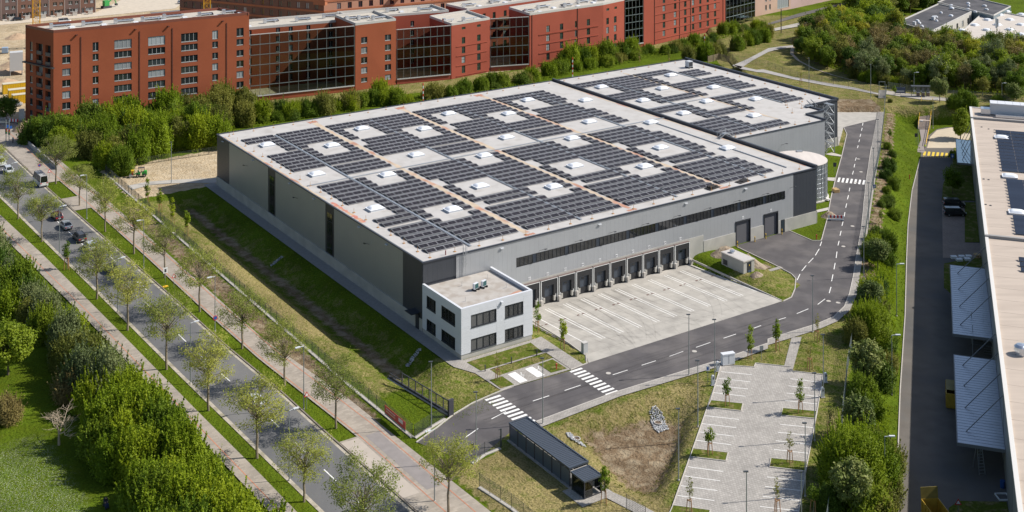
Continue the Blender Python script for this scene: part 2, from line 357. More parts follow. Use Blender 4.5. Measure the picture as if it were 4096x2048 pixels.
struct('road_shoulder', MB().strip(pl(RL, -0.55), pl(RL, 0.05), 0.012), GRAVEL)
struct('kerb', MB().add(*(lambda A,B:([ (p.x,p.y,.0) for p in A]+[(p.x,p.y,.12) for p in A]+[(p.x,p.y,.12) for p in B], sum([[(k,k+1,len(A)+k+1,len(A)+k),(len(A)+k,len(A)+k+1,2*len(A)+k+1,2*len(A)+k)] for k in range(len(A)-1)],[])))(pl(KR), pl(KR,.22))), mat('old_kerb',(.22,.185,.15),rough=.95,var=.2,vscale=1))
struct('gutter_strip', MB().strip(pl(KR,-.55), pl(KR,-.02), 0.006), GRAVEL)
struct('pavement', MB().strip(pl(LWL), pl(LWR), 0.09), WALKM)
struct('cycle_path_line', MB().strip(pl(LWL, 1.15), pl(LWL, 1.30), 0.096), REDM)
struct('pavement', MB().strip(seg(VR,-26,236), seg(WR,-26,236), 0.09).strip(seg(KR,-80,-26,.3), seg(WR,-80,-26), .09).strip(seg(KR,98,108,.3), seg(VR,98,108,.02), .09).strip(seg(KR,122,236,.3), seg(VR,122,236,.02), .09), WALKM)
struct('entrance_paving', MB().strip(seg(KR,-44,-26.5,.32), seg(VR,-44,-26.5,-.05), .098), mat('entrance_slab', (0.43,0.375,0.32), rough=.85, var=.08, vscale=.6))
struct('entrance_paving', MB().strip(seg(VR,-44,-26.5,1.1), seg(VR,-44,-26.5,3.3), .098), mat('grey_slab', (0.25,0.225,0.215), rough=.85, var=.1, vscale=.8))
for o_ in (0.35, 3.55):
    struct('cycle_path_line', MB().strip(seg(VR,-80,236,o_), seg(VR,-80,236,o_+.15), .104), REDM)
# ---- lane marks
def dash(p, q, w, z=0.014, name='road_marking', m=None, mb=None):
    p, q = Vector(p), Vector(q); d = (q - p); d.z = 0; d.normalize(); a = Vector((-d.y, d.x, 0))*w/2
    b_ = mb or MB(); b_.add([(*(p-a).xy, p.z+z), (*(p+a).xy, p.z+z), (*(q+a).xy, q.z+z), (*(q-a).xy, q.z+z)], [(0,3,2,1)])
    return b_
rmarks = MB()
for v0 in np.arange(-80, 230, 9.0):
    u0 = float(np.interp(v0, *np.array(KR).T)) - 4.9; u1 = float(np.interp(v0+3.6, *np.array(KR).T)) - 4.9
    dash(W(u0, v0), W(u1, v0+3.6), .17, mb=rmarks)
for v0 in (62.5, 45.0):
    u0 = float(np.interp(v0, *np.array(KR).T)) - 2.6
    dash(W(u0, v0), W(u0-.1, v0+4), .2, mb=rmarks); rmarks.add([(*W(u0-.1,v0+5.6).xy,.014),(*W(u0-.7,v0+3.9).xy,.014),(*W(u0+.5,v0+3.9).xy,.014)],[(0,1,2)])
struct('road_markings', rmarks, PAINT)
# ---- site road
site_poly = [K(5,805,935), K(5,1085,1045), K(6,0,880), K(6,120,835), K(6,510,690), K(6,1060,520), K(6,1288,440), K(7,0,420), K(7,120,382), K(7,250,342), K(7,330,308), K(7,385,255), K(7,410,190), K(7,430,100), K(7,445,0),
    K(3,470,1150), K(3,492,920), K(3,520,740), K(3,545,600), K(3,380,640), K(3,397,675), K(3,370,790), K(3,345,880), K(3,318,990), K(3,296,1110), K(3,270,1205), CS(2700,700,S17,1250,565), CS(2700,700,S17,1180,565), W(90.2,-.25), W(74.4,-.25), CS(2700,700,S17,535,620),
    CS(2700,700,S17,860,775), CS(2700,700,S17,1000,850), CS(2700,700,S17,1038,890), CS(2700,700,S17,1030,980), CS(2700,700,S17,1000,1050), CS(2700,700,S17,930,1085), W(58,-25.9), W(16.4,-25.9), W(12.7,-26.5), W(1.4,-25.9), W(-2.6,-26.4), W(-6.5,-27.0), W(-10.8,-28.4), W(-15,-30.4)]
struct('site_road', MB().poly(site_poly, 0.004), ASPH)
def kerbline(pts, w=.16, h=.11, z=0.0, closed=False, name='kerb'):
    mb = MB(); P = [Vector(p) for p in pts]
    for a, c in zip(P, P[1:]): mb.bar((a.x, a.y, z + h/2 - .06), (c.x, c.y, z + h/2 - .06), w, h + .12)
    return struct(name, mb, CONC2)
kerbline(site_poly[3:18]); kerbline([K(3,380,640,0)] + site_poly[20:28] + [W(90.2,-.25)]); kerbline(site_poly[30:37]); kerbline([W(16.4,-25.9), W(12.7,-26.3)]); kerbline([W(1.4,-25.7), W(-2.6,-26.2), W(-6.5,-26.8), W(-10.8,-28.2), W(-15,-30.2), W(-19.6,-32.2)])
inner = site_poly[3:18]
outer = [K(6,150,862), K(6,545,708), K(6,1075,548), K(6,1288,468), K(7,0,450), K(7,125,412), K(7,262,368), K(7,350,330), K(7,412,275), K(7,448,195), K(7,462,100), K(7,478,0), K(3,505,1150), K(3,540,905), K(3,568,740)]
inner2 = inner[:15]
struct('site_pavement', MB().strip(inner2, outer, 0.095), PAVE)
struct('site_pavement', MB().strip([K(3,520,740), K(3,545,600), K(3,560,520)], [K(3,568,740), K(3,583,600), K(3,590,520)], 0.1), PAVE)
# ---- dock yard (falls towards the docks)
slabs = []; nv = 9
for k in range(nv):
    v0, v1 = -25.9 + k*25.7/nv, -25.9 + (k+1)*25.7/nv
    for j in range(9):
        l0, r0 = np.interp(v0, [-26,-23.5,-18,-5,0], [16.6,18.2,18.7,18.7,14.3]), 61.7
        l1 = np.interp(v1, [-26,-23.5,-18,-5,0], [16.6,18.2,18.7,18.7,14.3])
        a0, a1 = l0 + (r0-l0)*j/9, l0 + (r0-l0)*(j+1)/9; b0, b1 = l1 + (r0-l1)*j/9, l1 + (r0-l1)*(j+1)/9
        g = .012
        slabs.append(MB().add([W(a0+g,v0+g,yardz(0,v0)+.01), W(a1-g,v0+g,yardz(0,v0)+.01), W(b1-g,v1-g,yardz(0,v1)+.01), W(b0+g,v1-g,yardz(0,v1)+.01)], [(0,1,2,3)]))
yo = struct('dock_yard', MB().add([W(16.6,-25.9,-.03),W(61.7,-25.9,-.03),W(61.7,0,-1.09),W(14.3,0,-1.09)],[(0,1,2,3)]), mat('joint',(.12,.11,.1)))
for s_ in slabs: part('slab', s_, CONC, yo)
ml = MB()
for k in range(11):
    u0 = 20.75 + k*4.1
    for du in (-.33, .33):
        if k == 0 and du < 0: continue
        pts = [(u0+du - .07*t, -1.0 - 18.6*t/1.0) for t in np.linspace(0, 1, 7)]
        for (ua, va), (ub, vb) in zip(pts, pts[1:]):
            dash(W(ua, va, float(yardz(0,va))+.012), W(ub, vb, float(yardz(0,vb))+.012), .16, z=.006, mb=ml)
struct('dock_lane_marking', ml, PAINT)
md = MB()
for k in range(11):
    for du in (-.55, .55): md.cbox(W(20.0+k*4.1+du, -8.4, float(yardz(0,-8.4))+.02), (.5,.28,.03), ANG)
TYM = bpy.data.materials.new('tyre_mark'); TYM.use_nodes = True; TYM.node_tree.nodes['Principled BSDF'].inputs['Base Color'].default_value = (.03,.03,.03,1); TYM.node_tree.nodes['Principled BSDF'].inputs['Alpha'].default_value = .075; TYM.node_tree.nodes['Principled BSDF'].inputs['Roughness'].default_value = .9
tm = MB(); rt = random.Random(4)
for k in range(14):                                       # worn wheel tracks swinging from the road into the docks
    ud = 22.65 + 4.1*rt.randrange(10) + rt.uniform(-.4,.4); us = ud + rt.uniform(-9,14); w_ = rt.uniform(.22,.4)
    for tr_o in (-1.0, 1.0):
        L_, R_ = [], []
        for t in np.linspace(0, 1, 12):
            v = -2.0 - 22.5*t; u = ud + (us-ud)*t**2.4 + tr_o
            if u < 19.2 or u > 61: continue
            z = float(yardz(0, v)) + .022 + .0006*k; L_.append(W(u-w_/2, v, z)); R_.append(W(u+w_/2, v, z))
        if len(L_) > 2: tm.strip(L_, R_, None)
for k in range(9):
    v0 = -29.0 - rt.uniform(0,6.5); L_, R_ = [], []
    for t in np.linspace(0, 1, 10): u = -8 + 64*t; v = v0 + 1.2*math.sin(3*t+k); L_.append(W(u, v-.16, .012+.0006*k)); R_.append(W(u, v+.16, .012+.0006*k))
    tm.strip(L_, R_, None)
struct('tyre_mark', tm, TYM)
struct('drain_grate', md, mat('rust_grate', (.10,.035,.025), rough=.8))
kerbline([W(61.85,-.3), W(61.85,-12), W(61.9,-25.6)], h=.25, z=-.2, name='kerb')
kerbline([W(14.4,-.5), W(18.55,-5), W(18.55,-18), W(18.05,-23.4), W(16.5,-25.7)], h=.12, z=-.15)
# ---- site markings
sm = MB()
for i, (a, c) in enumerate([((1055,912),(1118,868)),((1185,820),(1258,782))]): dash(K(5,*a), K(5,*c), .16, mb=sm, z=.012)
for a, c in [((105,730),(187,703)),((265,677),(345,650)),((507,598),(582,574)),((652,550),(724,527)),((792,505),(862,480)),((926,460),(998,435)),((1064,414),(1127,393)),((1190,373),(1253,350))]: dash(K(6,*a), K(6,*c), .16, mb=sm, z=.012)
for a, c in [((50,322),(90,310)),((145,290),(203,266)),((250,244),(287,216)),((308,187),(317,156)),((320,127),(327,93)),((332,67),(338,35)),((343,10),(347,-22)),((170,75),(192,48)),((203,36),(228,10)),((147,121),(161,91))]: dash(K(7,*a), K(7,*c), .15, mb=sm, z=.012)
for a, c in [((352,1235),(358,1212)),((362,1186),(368,1162)),((372,1136),(378,1114)),((383,1090),(387,1068)),((391,1045),(396,1024)),((400,1003),(405,982)),((408,963),(412,945)),((425,878),(430,860)),((433,842),(437,825)),((439,808),(444,793)),((450,745),(454,732)),((457,715),(461,702)),((463,688),(467,674)),((470,658),(474,644)),((475,632),(478,618)),((238,1285),(258,1252)),((262,1238),(270,1216))]: dash(K(3,*a), K(3,*c), .15, mb=sm, z=.012)
def zebra(u0, u1, vs):
    for v in vs: sm.add([W(u0,v,.016),W(u1,v,.016),W(u1,v-.52,.016),W(u0,v-.52,.016)],[(0,3,2,1)])
zebra(-4.4, -1.6, np.arange(-26.9, -37, -1.04)); zebra(12.2, 14.6, np.arange(-26.6, -36.2, -1.04))
A_, B_ = K(3,345,915), K(3,492,930); d_ = (B_-A_)/7
for k in range(7):
    p = A_ + d_*(k+.15); q = p + d_*.5; w_ = Vector((d_.y, -d_.x, 0)).normalized()*-3.6
    sm.add([(*p.xy,.016),(*q.xy,.016),(*(q+w_).xy,.016),(*(p+w_).xy,.016)],[(0,1,2,3)])
struct('site_road_marking', sm, PAINT)
mh = MB()
for p in [K(6,485,590), K(6,918,480), K(7,305,227), K(7,353,235), K(3,425,1138), K(3,379,1240), K(3,468,865), K(3,455,800), K(3,440,918)]:
    mh.lathe([(.42,.014),(.42,.03),(.0,.03)], 14, (p.x,p.y,0))
struct('manhole_cover', mh, CONC2)
# ---- parking court
PK0, PK1, PK2 = CS(2600,1350,S9,525,205), CS(2600,1350,S9,170,1242), CS(2600,1350,S9,768,222)
E1 = (PK1 - PK0).normalized(); E2 = Vector((-E1.y, E1.x, 0)) if (PK2-PK0).dot(Vector((-E1.y, E1.x, 0))) > 0 else Vector((E1.y, -E1.x, 0))
E2s = (PK2 - PK0); E2s = E2s.normalized()
def PK(a, b, z=0.0): p = PK0 + E1*a + E2s*b; return Vector((p.x, p.y, z))
def pka(px, py):
    d = CS(2600,1350,S9,px,py) - PK0; det = E1.x*E2s.y - E1.y*E2s.x
    return (d.x*E2s.y - d.y*E2s.x)/det, (E1.x*d.y - E1.y*d.x)/det
lot = [CS(2600,1350,S9,*p) for p in [(525,205),(768,222),(780,193),(1040,220),(1052,250),(1275,275),(1235,545),(1160,920),(1095,1310),(1050,1500),(160,1500),(150,1300),(170,1242)]]
struct('parking_court', MB().poly(lot, 0.02), PAVEP)
pm = MB()
for a, c in [((525,253),(755,276)),((510,303),(741,328)),((490,356),(724,381)),((470,408),(706,435)),((408,578),(656,606)),((386,637),(637,666)),((366,698),(618,729)),((343,760),(600,793)),((280,955),(540,990)),((255,1023),(518,1059)),((228,1095),(497,1131)),((203,1167),(475,1205)),
             ((1035,305),(1265,331)),((1024,358),(1252,382)),((1010,411),(1244,436)),((997,466),(1235,492)),((962,642),(1207,667)),((946,701),(1195,724)),((930,763),(1180,789)),((915,827),(1168,856)),((864,1030),(1135,1060)),((848,1101),(1122,1132)),((831,1174),(1110,1205)),((812,1248),(1098,1282))]:
    dash(CS(2600,1350,S9,*a), CS(2600,1350,S9,*c), .13, z=.027, mb=pm)
struct('parking_bay_marking', pm, PAINT)
ISL = [[(450,466),(686,490),(673,545),(425,517)], [(318,822),(577,853),(560,915),(296,883)], [(170,1242),(445,1278),(428,1350),(140,1310)], [(980,524),(1232,547),(1222,602),(966,577)], [(893,893),(1162,921),(1150,990),(880,958)]]
GRASSM = mat('verge_grass', (0.088, 0.112, 0.014), rough=.95, var=.35, vscale=3.0, col2=(0.20,0.165,0.07), c2scale=.9, c2lo=.5, c2hi=.68, bump=.12, bscale=5, spec=.1)
for k, q in enumerate(ISL):
    pts = [CS(2600,1350,S9,*p) for p in q]
    struct('planting_island', MB().prism(pts[::-1], 0.0, 0.10), GRASSM)
    for a, c in zip(pts, pts[1:] + pts[:1]): pass
    kerbline(pts + pts[:1], w=.12, h=.13)
kerbline([CS(2600,1350,S9,*p) for p in [(525,203),(768,220),(780,191),(1040,218)]], w=.12, h=.12)
kerbline([CS(2600,1350,S9,*p) for p in [(1052,250),(1277,275),(1235,545),(1163,920),(1095,1310)]], w=.12, h=.12)
kerbline([CS(2600,1350,S9,*p) for p in [(524,205),(448,465)]], w=.12, h=.12); kerbline([CS(2600,1350,S9,*p) for p in [(423,517),(317,822)]], w=.12, h=.12); kerbline([CS(2600,1350,S9,*p) for p in [(294,885),(168,1242)]], w=.12, h=.12)
struct('footpath', MB().poly([CS(2600,1350,S9,*p) for p in [(1045,0),(1120,-5),(1052,248),(990,215)]], .03), PAVE)
# ---- small paths
struct('footpath', MB().strip([W(-2.7,v,.03) for v in np.linspace(-13.6,100,30)], [W(-.05,v,.03) for v in np.linspace(-13.6,100,30)], .03), mat('path_paver',(0.27,0.255,0.24),rough=.9,var=.12,vscale=1.5))
struct('footpath', MB().poly([W(-2.7,-13.5), W(-.3,-13.5), W(14.1,-13.5), W(15.9,-13.4), W(15.6,-26.1), W(12.9,-26.4), W(13,-18.9), W(1.8,-18.8), W(1.7,-26), W(-.6,-26.1), W(-.9,-18.6), W(-2.6,-14.8)][:12], .035), PAVE)
struct('footpath', MB().strip([W(-.1,-25.8),W(12.8,-26.2)],[W(-.1,-21.5),W(12.8,-21.2)],.045), PAVE)
struct('flower_bed', MB().prism([W(.3,-18.4)[:2],W(.0,-14.6)[:2],W(13,-14.4)[:2],W(12.6,-18.5)[:2]][::-1], .0,.075), GRASSM)
struct('flower_bed', MB().prism([W(9.4,-25.4)[:2],W(9.4,-21.8)[:2],W(12.4,-21.6)[:2],W(12.4,-25.6)[:2]][::-1], .0,.085), GRASSM)
struct('flower_bed', MB().prism([W(-.3,-25.3)[:2],W(-.3,-22)[:2],W(2.1,-22)[:2],W(2.1,-25.4)[:2]][::-1], .0,.085), GRASSM)
dm_ = MB()
for u0 in (3.2, 6.6): dm_.add([W(u0,-25.5,.06),W(u0+1.5,-25.5,.06),W(u0+1.5,-21.9,.06),W(u0,-21.9,.06)],[(0,1,2,3)])
for p_ in (K(6,50,605), K(6,138,575)):
    for t in np.linspace(.2, 5.2, 14): a_, c_ = t, t+.4; dash((p_.x+.42*math.cos(a_), p_.y+.42*math.sin(a_), .05), (p_.x+.42*math.cos(c_), p_.y+.42*math.sin(c_), .05), .12, mb=dm_)
    dash((p_.x, p_.y+.1, .05), (p_.x-.15, p_.y+.95, .05), .14, mb=dm_); dash((p_.x, p_.y+.15, .05), (p_.x+.5, p_.y+.2, .05), .14, mb=dm_); dash((p_.x-.2, p_.y+1.05, .05), (p_.x-.1, p_.y+1.25, .05), .2, mb=dm_)
struct('disabled_bay_marking', dm_, PAINT)
struct('footpath', MB().poly([W(-9.6,-54.4), W(-4.2,-54.4), W(-4.0,-58.5), W(-3.0,-62), W(-1.5,-70), W(-3.6,-70), W(-5,-62), W(-5.6,-59), W(-9.6,-59)], .03), PAVE)
struct('footpath', MB().strip([K(0,640,935), K(0,740,915), K(0,870,905), K(0,1100,895)], [K(0,665,955), K(0,760,930), K(0,880,922), K(0,1100,920)], .03), CONC)
struct('footpath', MB().poly([CS(2700,700,S17,*p) for p in [(680,850),(900,785),(930,800),(700,865)]], .06), PAVE)
struct('footpath', MB().poly([CS(2700,300,S17,*p) for p in [(1290,680),(1345,665),(1435,690),(1420,700),(1340,690)]], .03), CONC2)
struct('footpath', MB().poly([CS(2700,300,S17,*p) for p in [(1308,880),(1380,882),(1368,910),(1308,905)]], .03), CONC2)
struct('footpath', MB().poly([CS(2700,300,S17,*p) for p in [(1214,1160),(1325,1135),(1318,1160),(1214,1182)]], .03), CONC2)
# rear yard
struct('rear_yard', MB().poly([W(148.5,38), W(148.5,62), K(3,350,497), K(3,553,525), K(3,545,600), K(3,380,640)], .015), CONC)
# path above the hall, dirt trail
PATHM = mat('path_asphalt', (0.34,0.32,0.30), rough=.9, var=.12, vscale=1)
pa = [(-20,350),(130,388),(300,418),(430,440),(560,470)]; pb = [(-20,366),(130,400),(300,432),(430,452),(560,478)]
struct('footpath', MB().strip([on(K(3,*p,1.5),.05) for p in pa], [on(K(3,*p,1.5),.05) for p in pb], None), PATHM)
pa = [(2,243),(60,235),(125,228)]; pb = [(2,262),(60,247),(128,238)]
struct('footpath', MB().strip([K(2,1110,330,1.5), K(2,1190,295,1.5)] + [K(3,*p,1.5) for p in pa], [K(2,1150,345,1.5), K(2,1210,305,1.5)] + [K(3,*p,1.5) for p in pb], 1.58), PATHM)
struct('footpath', MB().strip([K(2,1110,325,1.5), K(2,1230,352,1.5), K(3,-20,350,1.5)], [K(2,1150,347,1.5), K(2,1235,364,1.5), K(3,-20,366,1.5)], 1.58), PATHM)
tr = [(122,235),(118,270),(150,303),(230,345),(330,378),(430,405),(600,440)]
struct('dirt_trail', MB().strip([on(K(3,x-7,y,1.5),.06) for x,y in tr], [on(K(3,x+11,y+3,1.5),.06) for x,y in tr], None), mat('trail_dirt',(0.47,0.38,0.28),rough=.95,var=.2,vscale=1.5))
struct('footpath', MB().strip([on(K(3,590,455,1.5),.06), on(K(3,760,478,1.5),.06), on(K(3,960,500,1.5),.06), on(K(3,1300,535,1.5),.06)], [on(K(3,590,474,1.5),.06), on(K(3,760,500,1.5),.06), on(K(3,960,512,1.5),.06), on(K(3,1300,545,1.5),.06)], None), mat('upper_path',(0.36,0.33,0.29),rough=.9,var=.1))
# ---- neighbouring lot (3 m lower)
struct('neighbour_road', MB().poly([K(3,775,705,-3), K(3,767,800,-3), K(3,727,960,-3), K(3,707,1130,-3), K(3,700,1288,-3), K(7,692,300,-3), K(7,667,680,-3), K(7,652,1100,-3), K(7,637,1288,-3), K(7,610,1600,-3), K(7,1288,1600,-3), K(7,1170,900,-3), K(7,1110,200,-3), K(3,1050,1100,-3), K(3,1010,760,-3), K(3,1020,640,-3), K(3,900,640,-3), K(3,850,650,-3)], -2.985), ASPH3)
struct('turning_area', MB().poly([K(3,800,745,-3), K(3,815,690,-3), K(3,850,655,-3), K(3,920,642,-3), K(3,1020,645,-3), K(3,1015,700,-3), K(3,960,745,-3)], -2.97), mat('turning_slab',(0.50,0.42,0.31),rough=.9,var=.1,vscale=.6))
nm = MB()
for k in range(7):
    p = K(3, 790+k*22, 762 + k*1.5, -2.97); q = K(3, 785+k*22, 782+k*1.5, -2.97); dash(p, q, .62, z=.01, mb=nm)
for k in range(12): dash(K(3,780+k*12,788+k*.5,-2.97), K(3,786+k*12,788+k*.5,-2.97), .35, z=.01, mb=nm)
struct('yellow_crossing_marking', nm, PAINTY)
NG = [[K(3,935,745,-3), K(3,935,800,-3), K(3,880,930,-3), K(3,875,1010,-3), K(3,1040,1010,-3), K(3,1015,745,-3)], [K(3,990,1020,-3), K(3,990,1220,-3), K(3,1065,1220,-3), K(3,1045,1020,-3)], [K(7,885,40,-3), K(7,885,160,-3), K(7,920,190,-3), K(7,1090,190,-3), K(7,1080,0,-3)], [K(7,910,1270,-3), K(7,960,1235,-3), K(7,1200,1240,-3), K(7,1260,1500,-3), K(7,900,1500,-3)]]
for g_ in NG: struct('lawn_patch', MB().prism(g_, -3.0, -2.9), GRASSM)
struct('parking_pad', MB().poly([K(3,875,1015,-3), K(3,988,1015,-3), K(3,992,1220,-3), K(3,1080,1225,-3), K(7,1080,10,-3), K(7,880,10,-3)], -2.96), paver_mat('brown_paver',(0.30,0.24,0.20),.3,.2,0.0,mortar=.6))
kerbline([K(3,765,800,-3), K(3,725,960,-3), K(3,705,1130,-3), K(3,698,1288,-3), K(7,690,300,-3), K(7,665,680,-3), K(7,650,1100,-3), K(7,635,1288,-3), K(7,620,1500,-3)], z=-3)
# ================================================================== warehouse
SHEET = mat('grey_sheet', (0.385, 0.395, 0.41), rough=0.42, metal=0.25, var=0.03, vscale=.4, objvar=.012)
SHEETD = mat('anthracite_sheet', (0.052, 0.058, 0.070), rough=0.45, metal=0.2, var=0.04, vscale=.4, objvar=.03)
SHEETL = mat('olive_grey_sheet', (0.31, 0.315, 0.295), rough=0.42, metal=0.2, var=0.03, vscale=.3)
DARKF = mat('dark_frame', (0.030, 0.033, 0.040), rough=0.45)
COPING = mat('coping', (0.060, 0.066, 0.082), rough=0.4, metal=.3)
MEMB = mat('roof_membrane', (0.48, 0.46, 0.44), rough=0.75, var=0.06, vscale=.4, col2=(0.41,0.385,0.36), c2scale=.35, c2lo=.5, c2hi=.75, spec=.3, bump=.02, bscale=.8)
PRECAST = mat('precast_concrete', (0.44, 0.425, 0.385), rough=.85, var=.10, vscale=.8, col2=(0.37,0.36,0.33), c2scale=.4, spec=.2)
STEEL = mat('galvanised_steel', (0.48, 0.50, 0.52), rough=.45, metal=.7, var=.06, vscale=2)
PANE = mat('window_glass', (0.018, 0.020, 0.022), rough=.04, spec=.75, objvar=.3)
PANED = mat('dark_infill', (0.028, 0.038, 0.055), rough=.3)
SKYL = mat('skylight_dome', (0.80, 0.82, 0.86), rough=.18, spec=.5)
SKYC = mat('skylight_curb', (0.52, 0.54, 0.57), rough=.5)
RUST = mat('dried_mud_stain', (0.52, 0.42, 0.31), rough=.9, var=.12, vscale=.7, col2=(0.44,0.235,0.165), c2scale=.16, c2lo=.5, c2hi=.62)
wh = thing('warehouse', 'large flat-roofed grey logistics hall with dark corners, loading docks and solar roof', 'warehouse', ORG, ANG)
RZ = 12.0
UNIT = {}
def boxmesh(key, d):
    if key not in UNIT: UNIT[key] = MB().box(-.5,.5,-.5,.5,-.5,.5).mesh(key)
    return UNIT[key]
def unit(name, m, parent, c, d, rz=0.0, rx=0.0):       # shares one box mesh per material
    key = name + '_' + m.name; me = boxmesh(key, d)
    if not me.materials: me.materials.append(m)
    o = bpy.data.objects.new(name, me); COL.objects.link(o); o.parent = parent; o.location = c; o.scale = d
    if rz or rx: o.rotation_euler = (rx, 0, rz)
    return o
# ---- structure inside the cladding
core = MB().prism([(0.1,0.1),(98.6,0.1),(98.6,26.3),(130,26.3),(130,32.4),(136.2,32.4),(136.2,38.3),(148.1,38.3),(148.1,97.9),(0.1,97.9)], -1.2, RZ-.12)
part('wall', core, mat('inner_wall', (.10,.10,.11), rough=.8), wh)
roof = MB().prism([(.3,.3),(98.0,.3),(98.0,97.7),(.3,97.7)], RZ-.2, RZ).prism([(99.3,26.4),(129.9,26.4),(129.9,32.6),(136.0,32.6),(136.0,38.4),(147.8,38.4),(147.8,97.7),(99.3,97.7)], RZ-.2, RZ-.02)
part('roof', roof, MEMB, wh)
# copings
def coping(pts, w, z0, z1, nm='coping'):
    mb = MB()
    for (a, c) in zip(pts, pts[1:]): mb.bar((a[0],a[1],(z0+z1)/2), (c[0],c[1],(z0+z1)/2), w, z1-z0)
    return part(nm, mb, COPING, wh)
coping([(-.12,-.08),(98.75,-.08)], .34, RZ-.1, RZ+.12); coping([(-.05,-.25),(-.05,98.2)], .34, RZ-.1, RZ+.125); coping([(-.2,98.05),(98.4,98.05)], .34, RZ-.1, RZ+.12)
coping([(98.7,-.2),(98.7,98.2)], .55, RZ-.15, RZ+.62); coping([(99,98.05),(148.5,98.05)], .34, RZ-.1, RZ+.13); coping([(148.25,38.0),(148.25,98.2)], .5, RZ-.15, RZ+.6)
coping([(98.9,26.15),(130.3,26.15)], .34, RZ-.1, RZ+.12); coping([(130.15,26.0),(130.15,32.3)], .4, RZ-.1, RZ+.4); coping([(130.0,32.25),(136.5,32.25)], .36, RZ-.1, RZ+.41); coping([(136.35,32.1),(136.35,38.3)], .36, RZ-.1, RZ+.4); coping([(136.2,38.2),(148.5,38.2)], .4, RZ-.1, RZ+.42)
# ---- cladding sheets, front
def sheet(u0, u1, z0, z1, m, v=0.0): unit('wall_panel', m, wh, ((u0+u1)/2, v-.04, (z0+z1)/2), (u1-u0-.010, .09, z1-z0))
def fsplit(a, b, n): return [(a+(b-a)*k/n, a+(b-a)*(k+1)/n) for k in range(n)]
ZT, WB, WT = RZ-.1, 6.95, 8.72
for a, c in fsplit(0, 6.8, 7): sheet(a, c, 8.3, ZT, SHEETD)
for a, c in fsplit(6.8, 19.7, 13): sheet(a, c, 3.9, ZT, SHEET)
for a, c in fsplit(19.7, 65.7, 46): sheet(a, c, WT, ZT, SHEET); sheet(a, c, 3.9, WB, SHEET)
for rng_, n, zb in (((65.7,74.65),9,2.65), ((74.65,78.85),4,4.85), ((78.85,82.8),4,2.65), ((82.8,86.95),4,4.85), ((86.95,89.1),2,2.65)):
    for a, c in fsplit(*rng_, n): sheet(a, c, WT, ZT, SHEET); sheet(a, c, zb, WB, SHEET)
for a, c in fsplit(89.1, 91.6, 3): sheet(a, c, 2.65, ZT, SHEET)
for a, c in fsplit(91.6, 98.7, 7): sheet(a, c, 2.65, ZT, SHEETD)
for a, c in fsplit(98.9, 130.15, 31): sheet(a, c, -.1, ZT, SHEET, 26.2)
for a, c in fsplit(130.2, 136.3, 6): sheet(a, c, -.1, ZT, SHEET, 32.3)
for a, c in fsplit(136.3, 148.2, 12): sheet(a, c, 2.2, ZT, SHEETD, 38.25)
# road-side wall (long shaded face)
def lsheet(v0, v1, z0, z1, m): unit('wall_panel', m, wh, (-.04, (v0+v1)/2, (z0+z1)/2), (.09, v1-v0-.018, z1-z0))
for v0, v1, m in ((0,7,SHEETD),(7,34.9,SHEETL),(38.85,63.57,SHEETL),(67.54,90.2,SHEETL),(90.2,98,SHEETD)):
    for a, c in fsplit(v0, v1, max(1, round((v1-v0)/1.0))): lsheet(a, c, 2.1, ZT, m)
for v0, v1 in ((34.9,38.85),(63.57,67.54)):
    part('window_bay', MB().box(-.02,.08,v0,v1,2.1,ZT), DARKF, wh)
    for a, c in ((v0+.9, v0+1.95), (v0+2.05, v0+3.1)):
        unit('window', PANE, wh, (-.06,(a+c)/2,9.55), (.08,c-a,1.6)); unit('window', PANE, wh, (-.06,(a+c)/2,5.5), (.08,c-a,6.2))
part('base_wall', MB().box(-.22,.05,-.2,98.1,-.6,2.1), PRECAST, wh)
unit('door', DARKF, wh, (-.14,1.5,1.3), (.3,1.2,2.6)); unit('canopy', DARKF, wh, (-1.0,1.9,3.0), (1.8,2.4,.1))
for a, c in ((65.7,74.6),(78.9,82.75),(87,87.7),(88.95,98.75)): part('base_wall', MB().box(a,c,-.2,.05,-.6,2.65), PRECAST, wh)
part('base_wall', MB().box(14.1,65.72,-.14,.05,-1.4,3.9), PRECAST, wh)
part('base_wall', MB().box(98.55,98.85,-.2,98.2,-.5,2.65).box(148,148.35,38,98.2,-.5,2.2).box(136.3,148.3,38.0,38.2,-.5,2.2), PRECAST, wh)
for v0, v1 in fsplit(0, 98, 20): unit('wall_panel', SHEETD, wh, (98.76,(v0+v1)/2,(2.65+ZT)/2), (.08,v1-v0-.02,ZT-2.65))
for v0, v1 in fsplit(38.2, 98, 20): unit('wall_panel', SHEETD, wh, (148.26,(v0+v1)/2,(2.2+ZT)/2), (.08,v1-v0-.02,ZT-2.2))
part('wall_panel_band', MB().box(136.3,136.42,32.2,38.2,0,ZT).box(130.1,130.22,26.2,32.3,0,ZT), SHEET, wh)
# window ribbon
fr = MB().box(19.7,89.1,-.06,.06,WB-.04,WB+.08).box(19.7,89.1,-.06,.06,WT-.08,WT+.04)
npane = 75; pw = (89.1-19.7)/npane
for k in range(npane+1): fr.box(19.7+k*pw-.05,19.7+k*pw+.05,-.07,.06,WB,WT)
wf = part('window_frame', fr, DARKF, wh)
for k in range(npane):
    unit('window_pane', PANED if k % 8 == 4 else PANE, wh, (19.7+(k+.5)*pw, .02, (WB+WT)/2), (pw-.08, .04, WT-WB-.14))
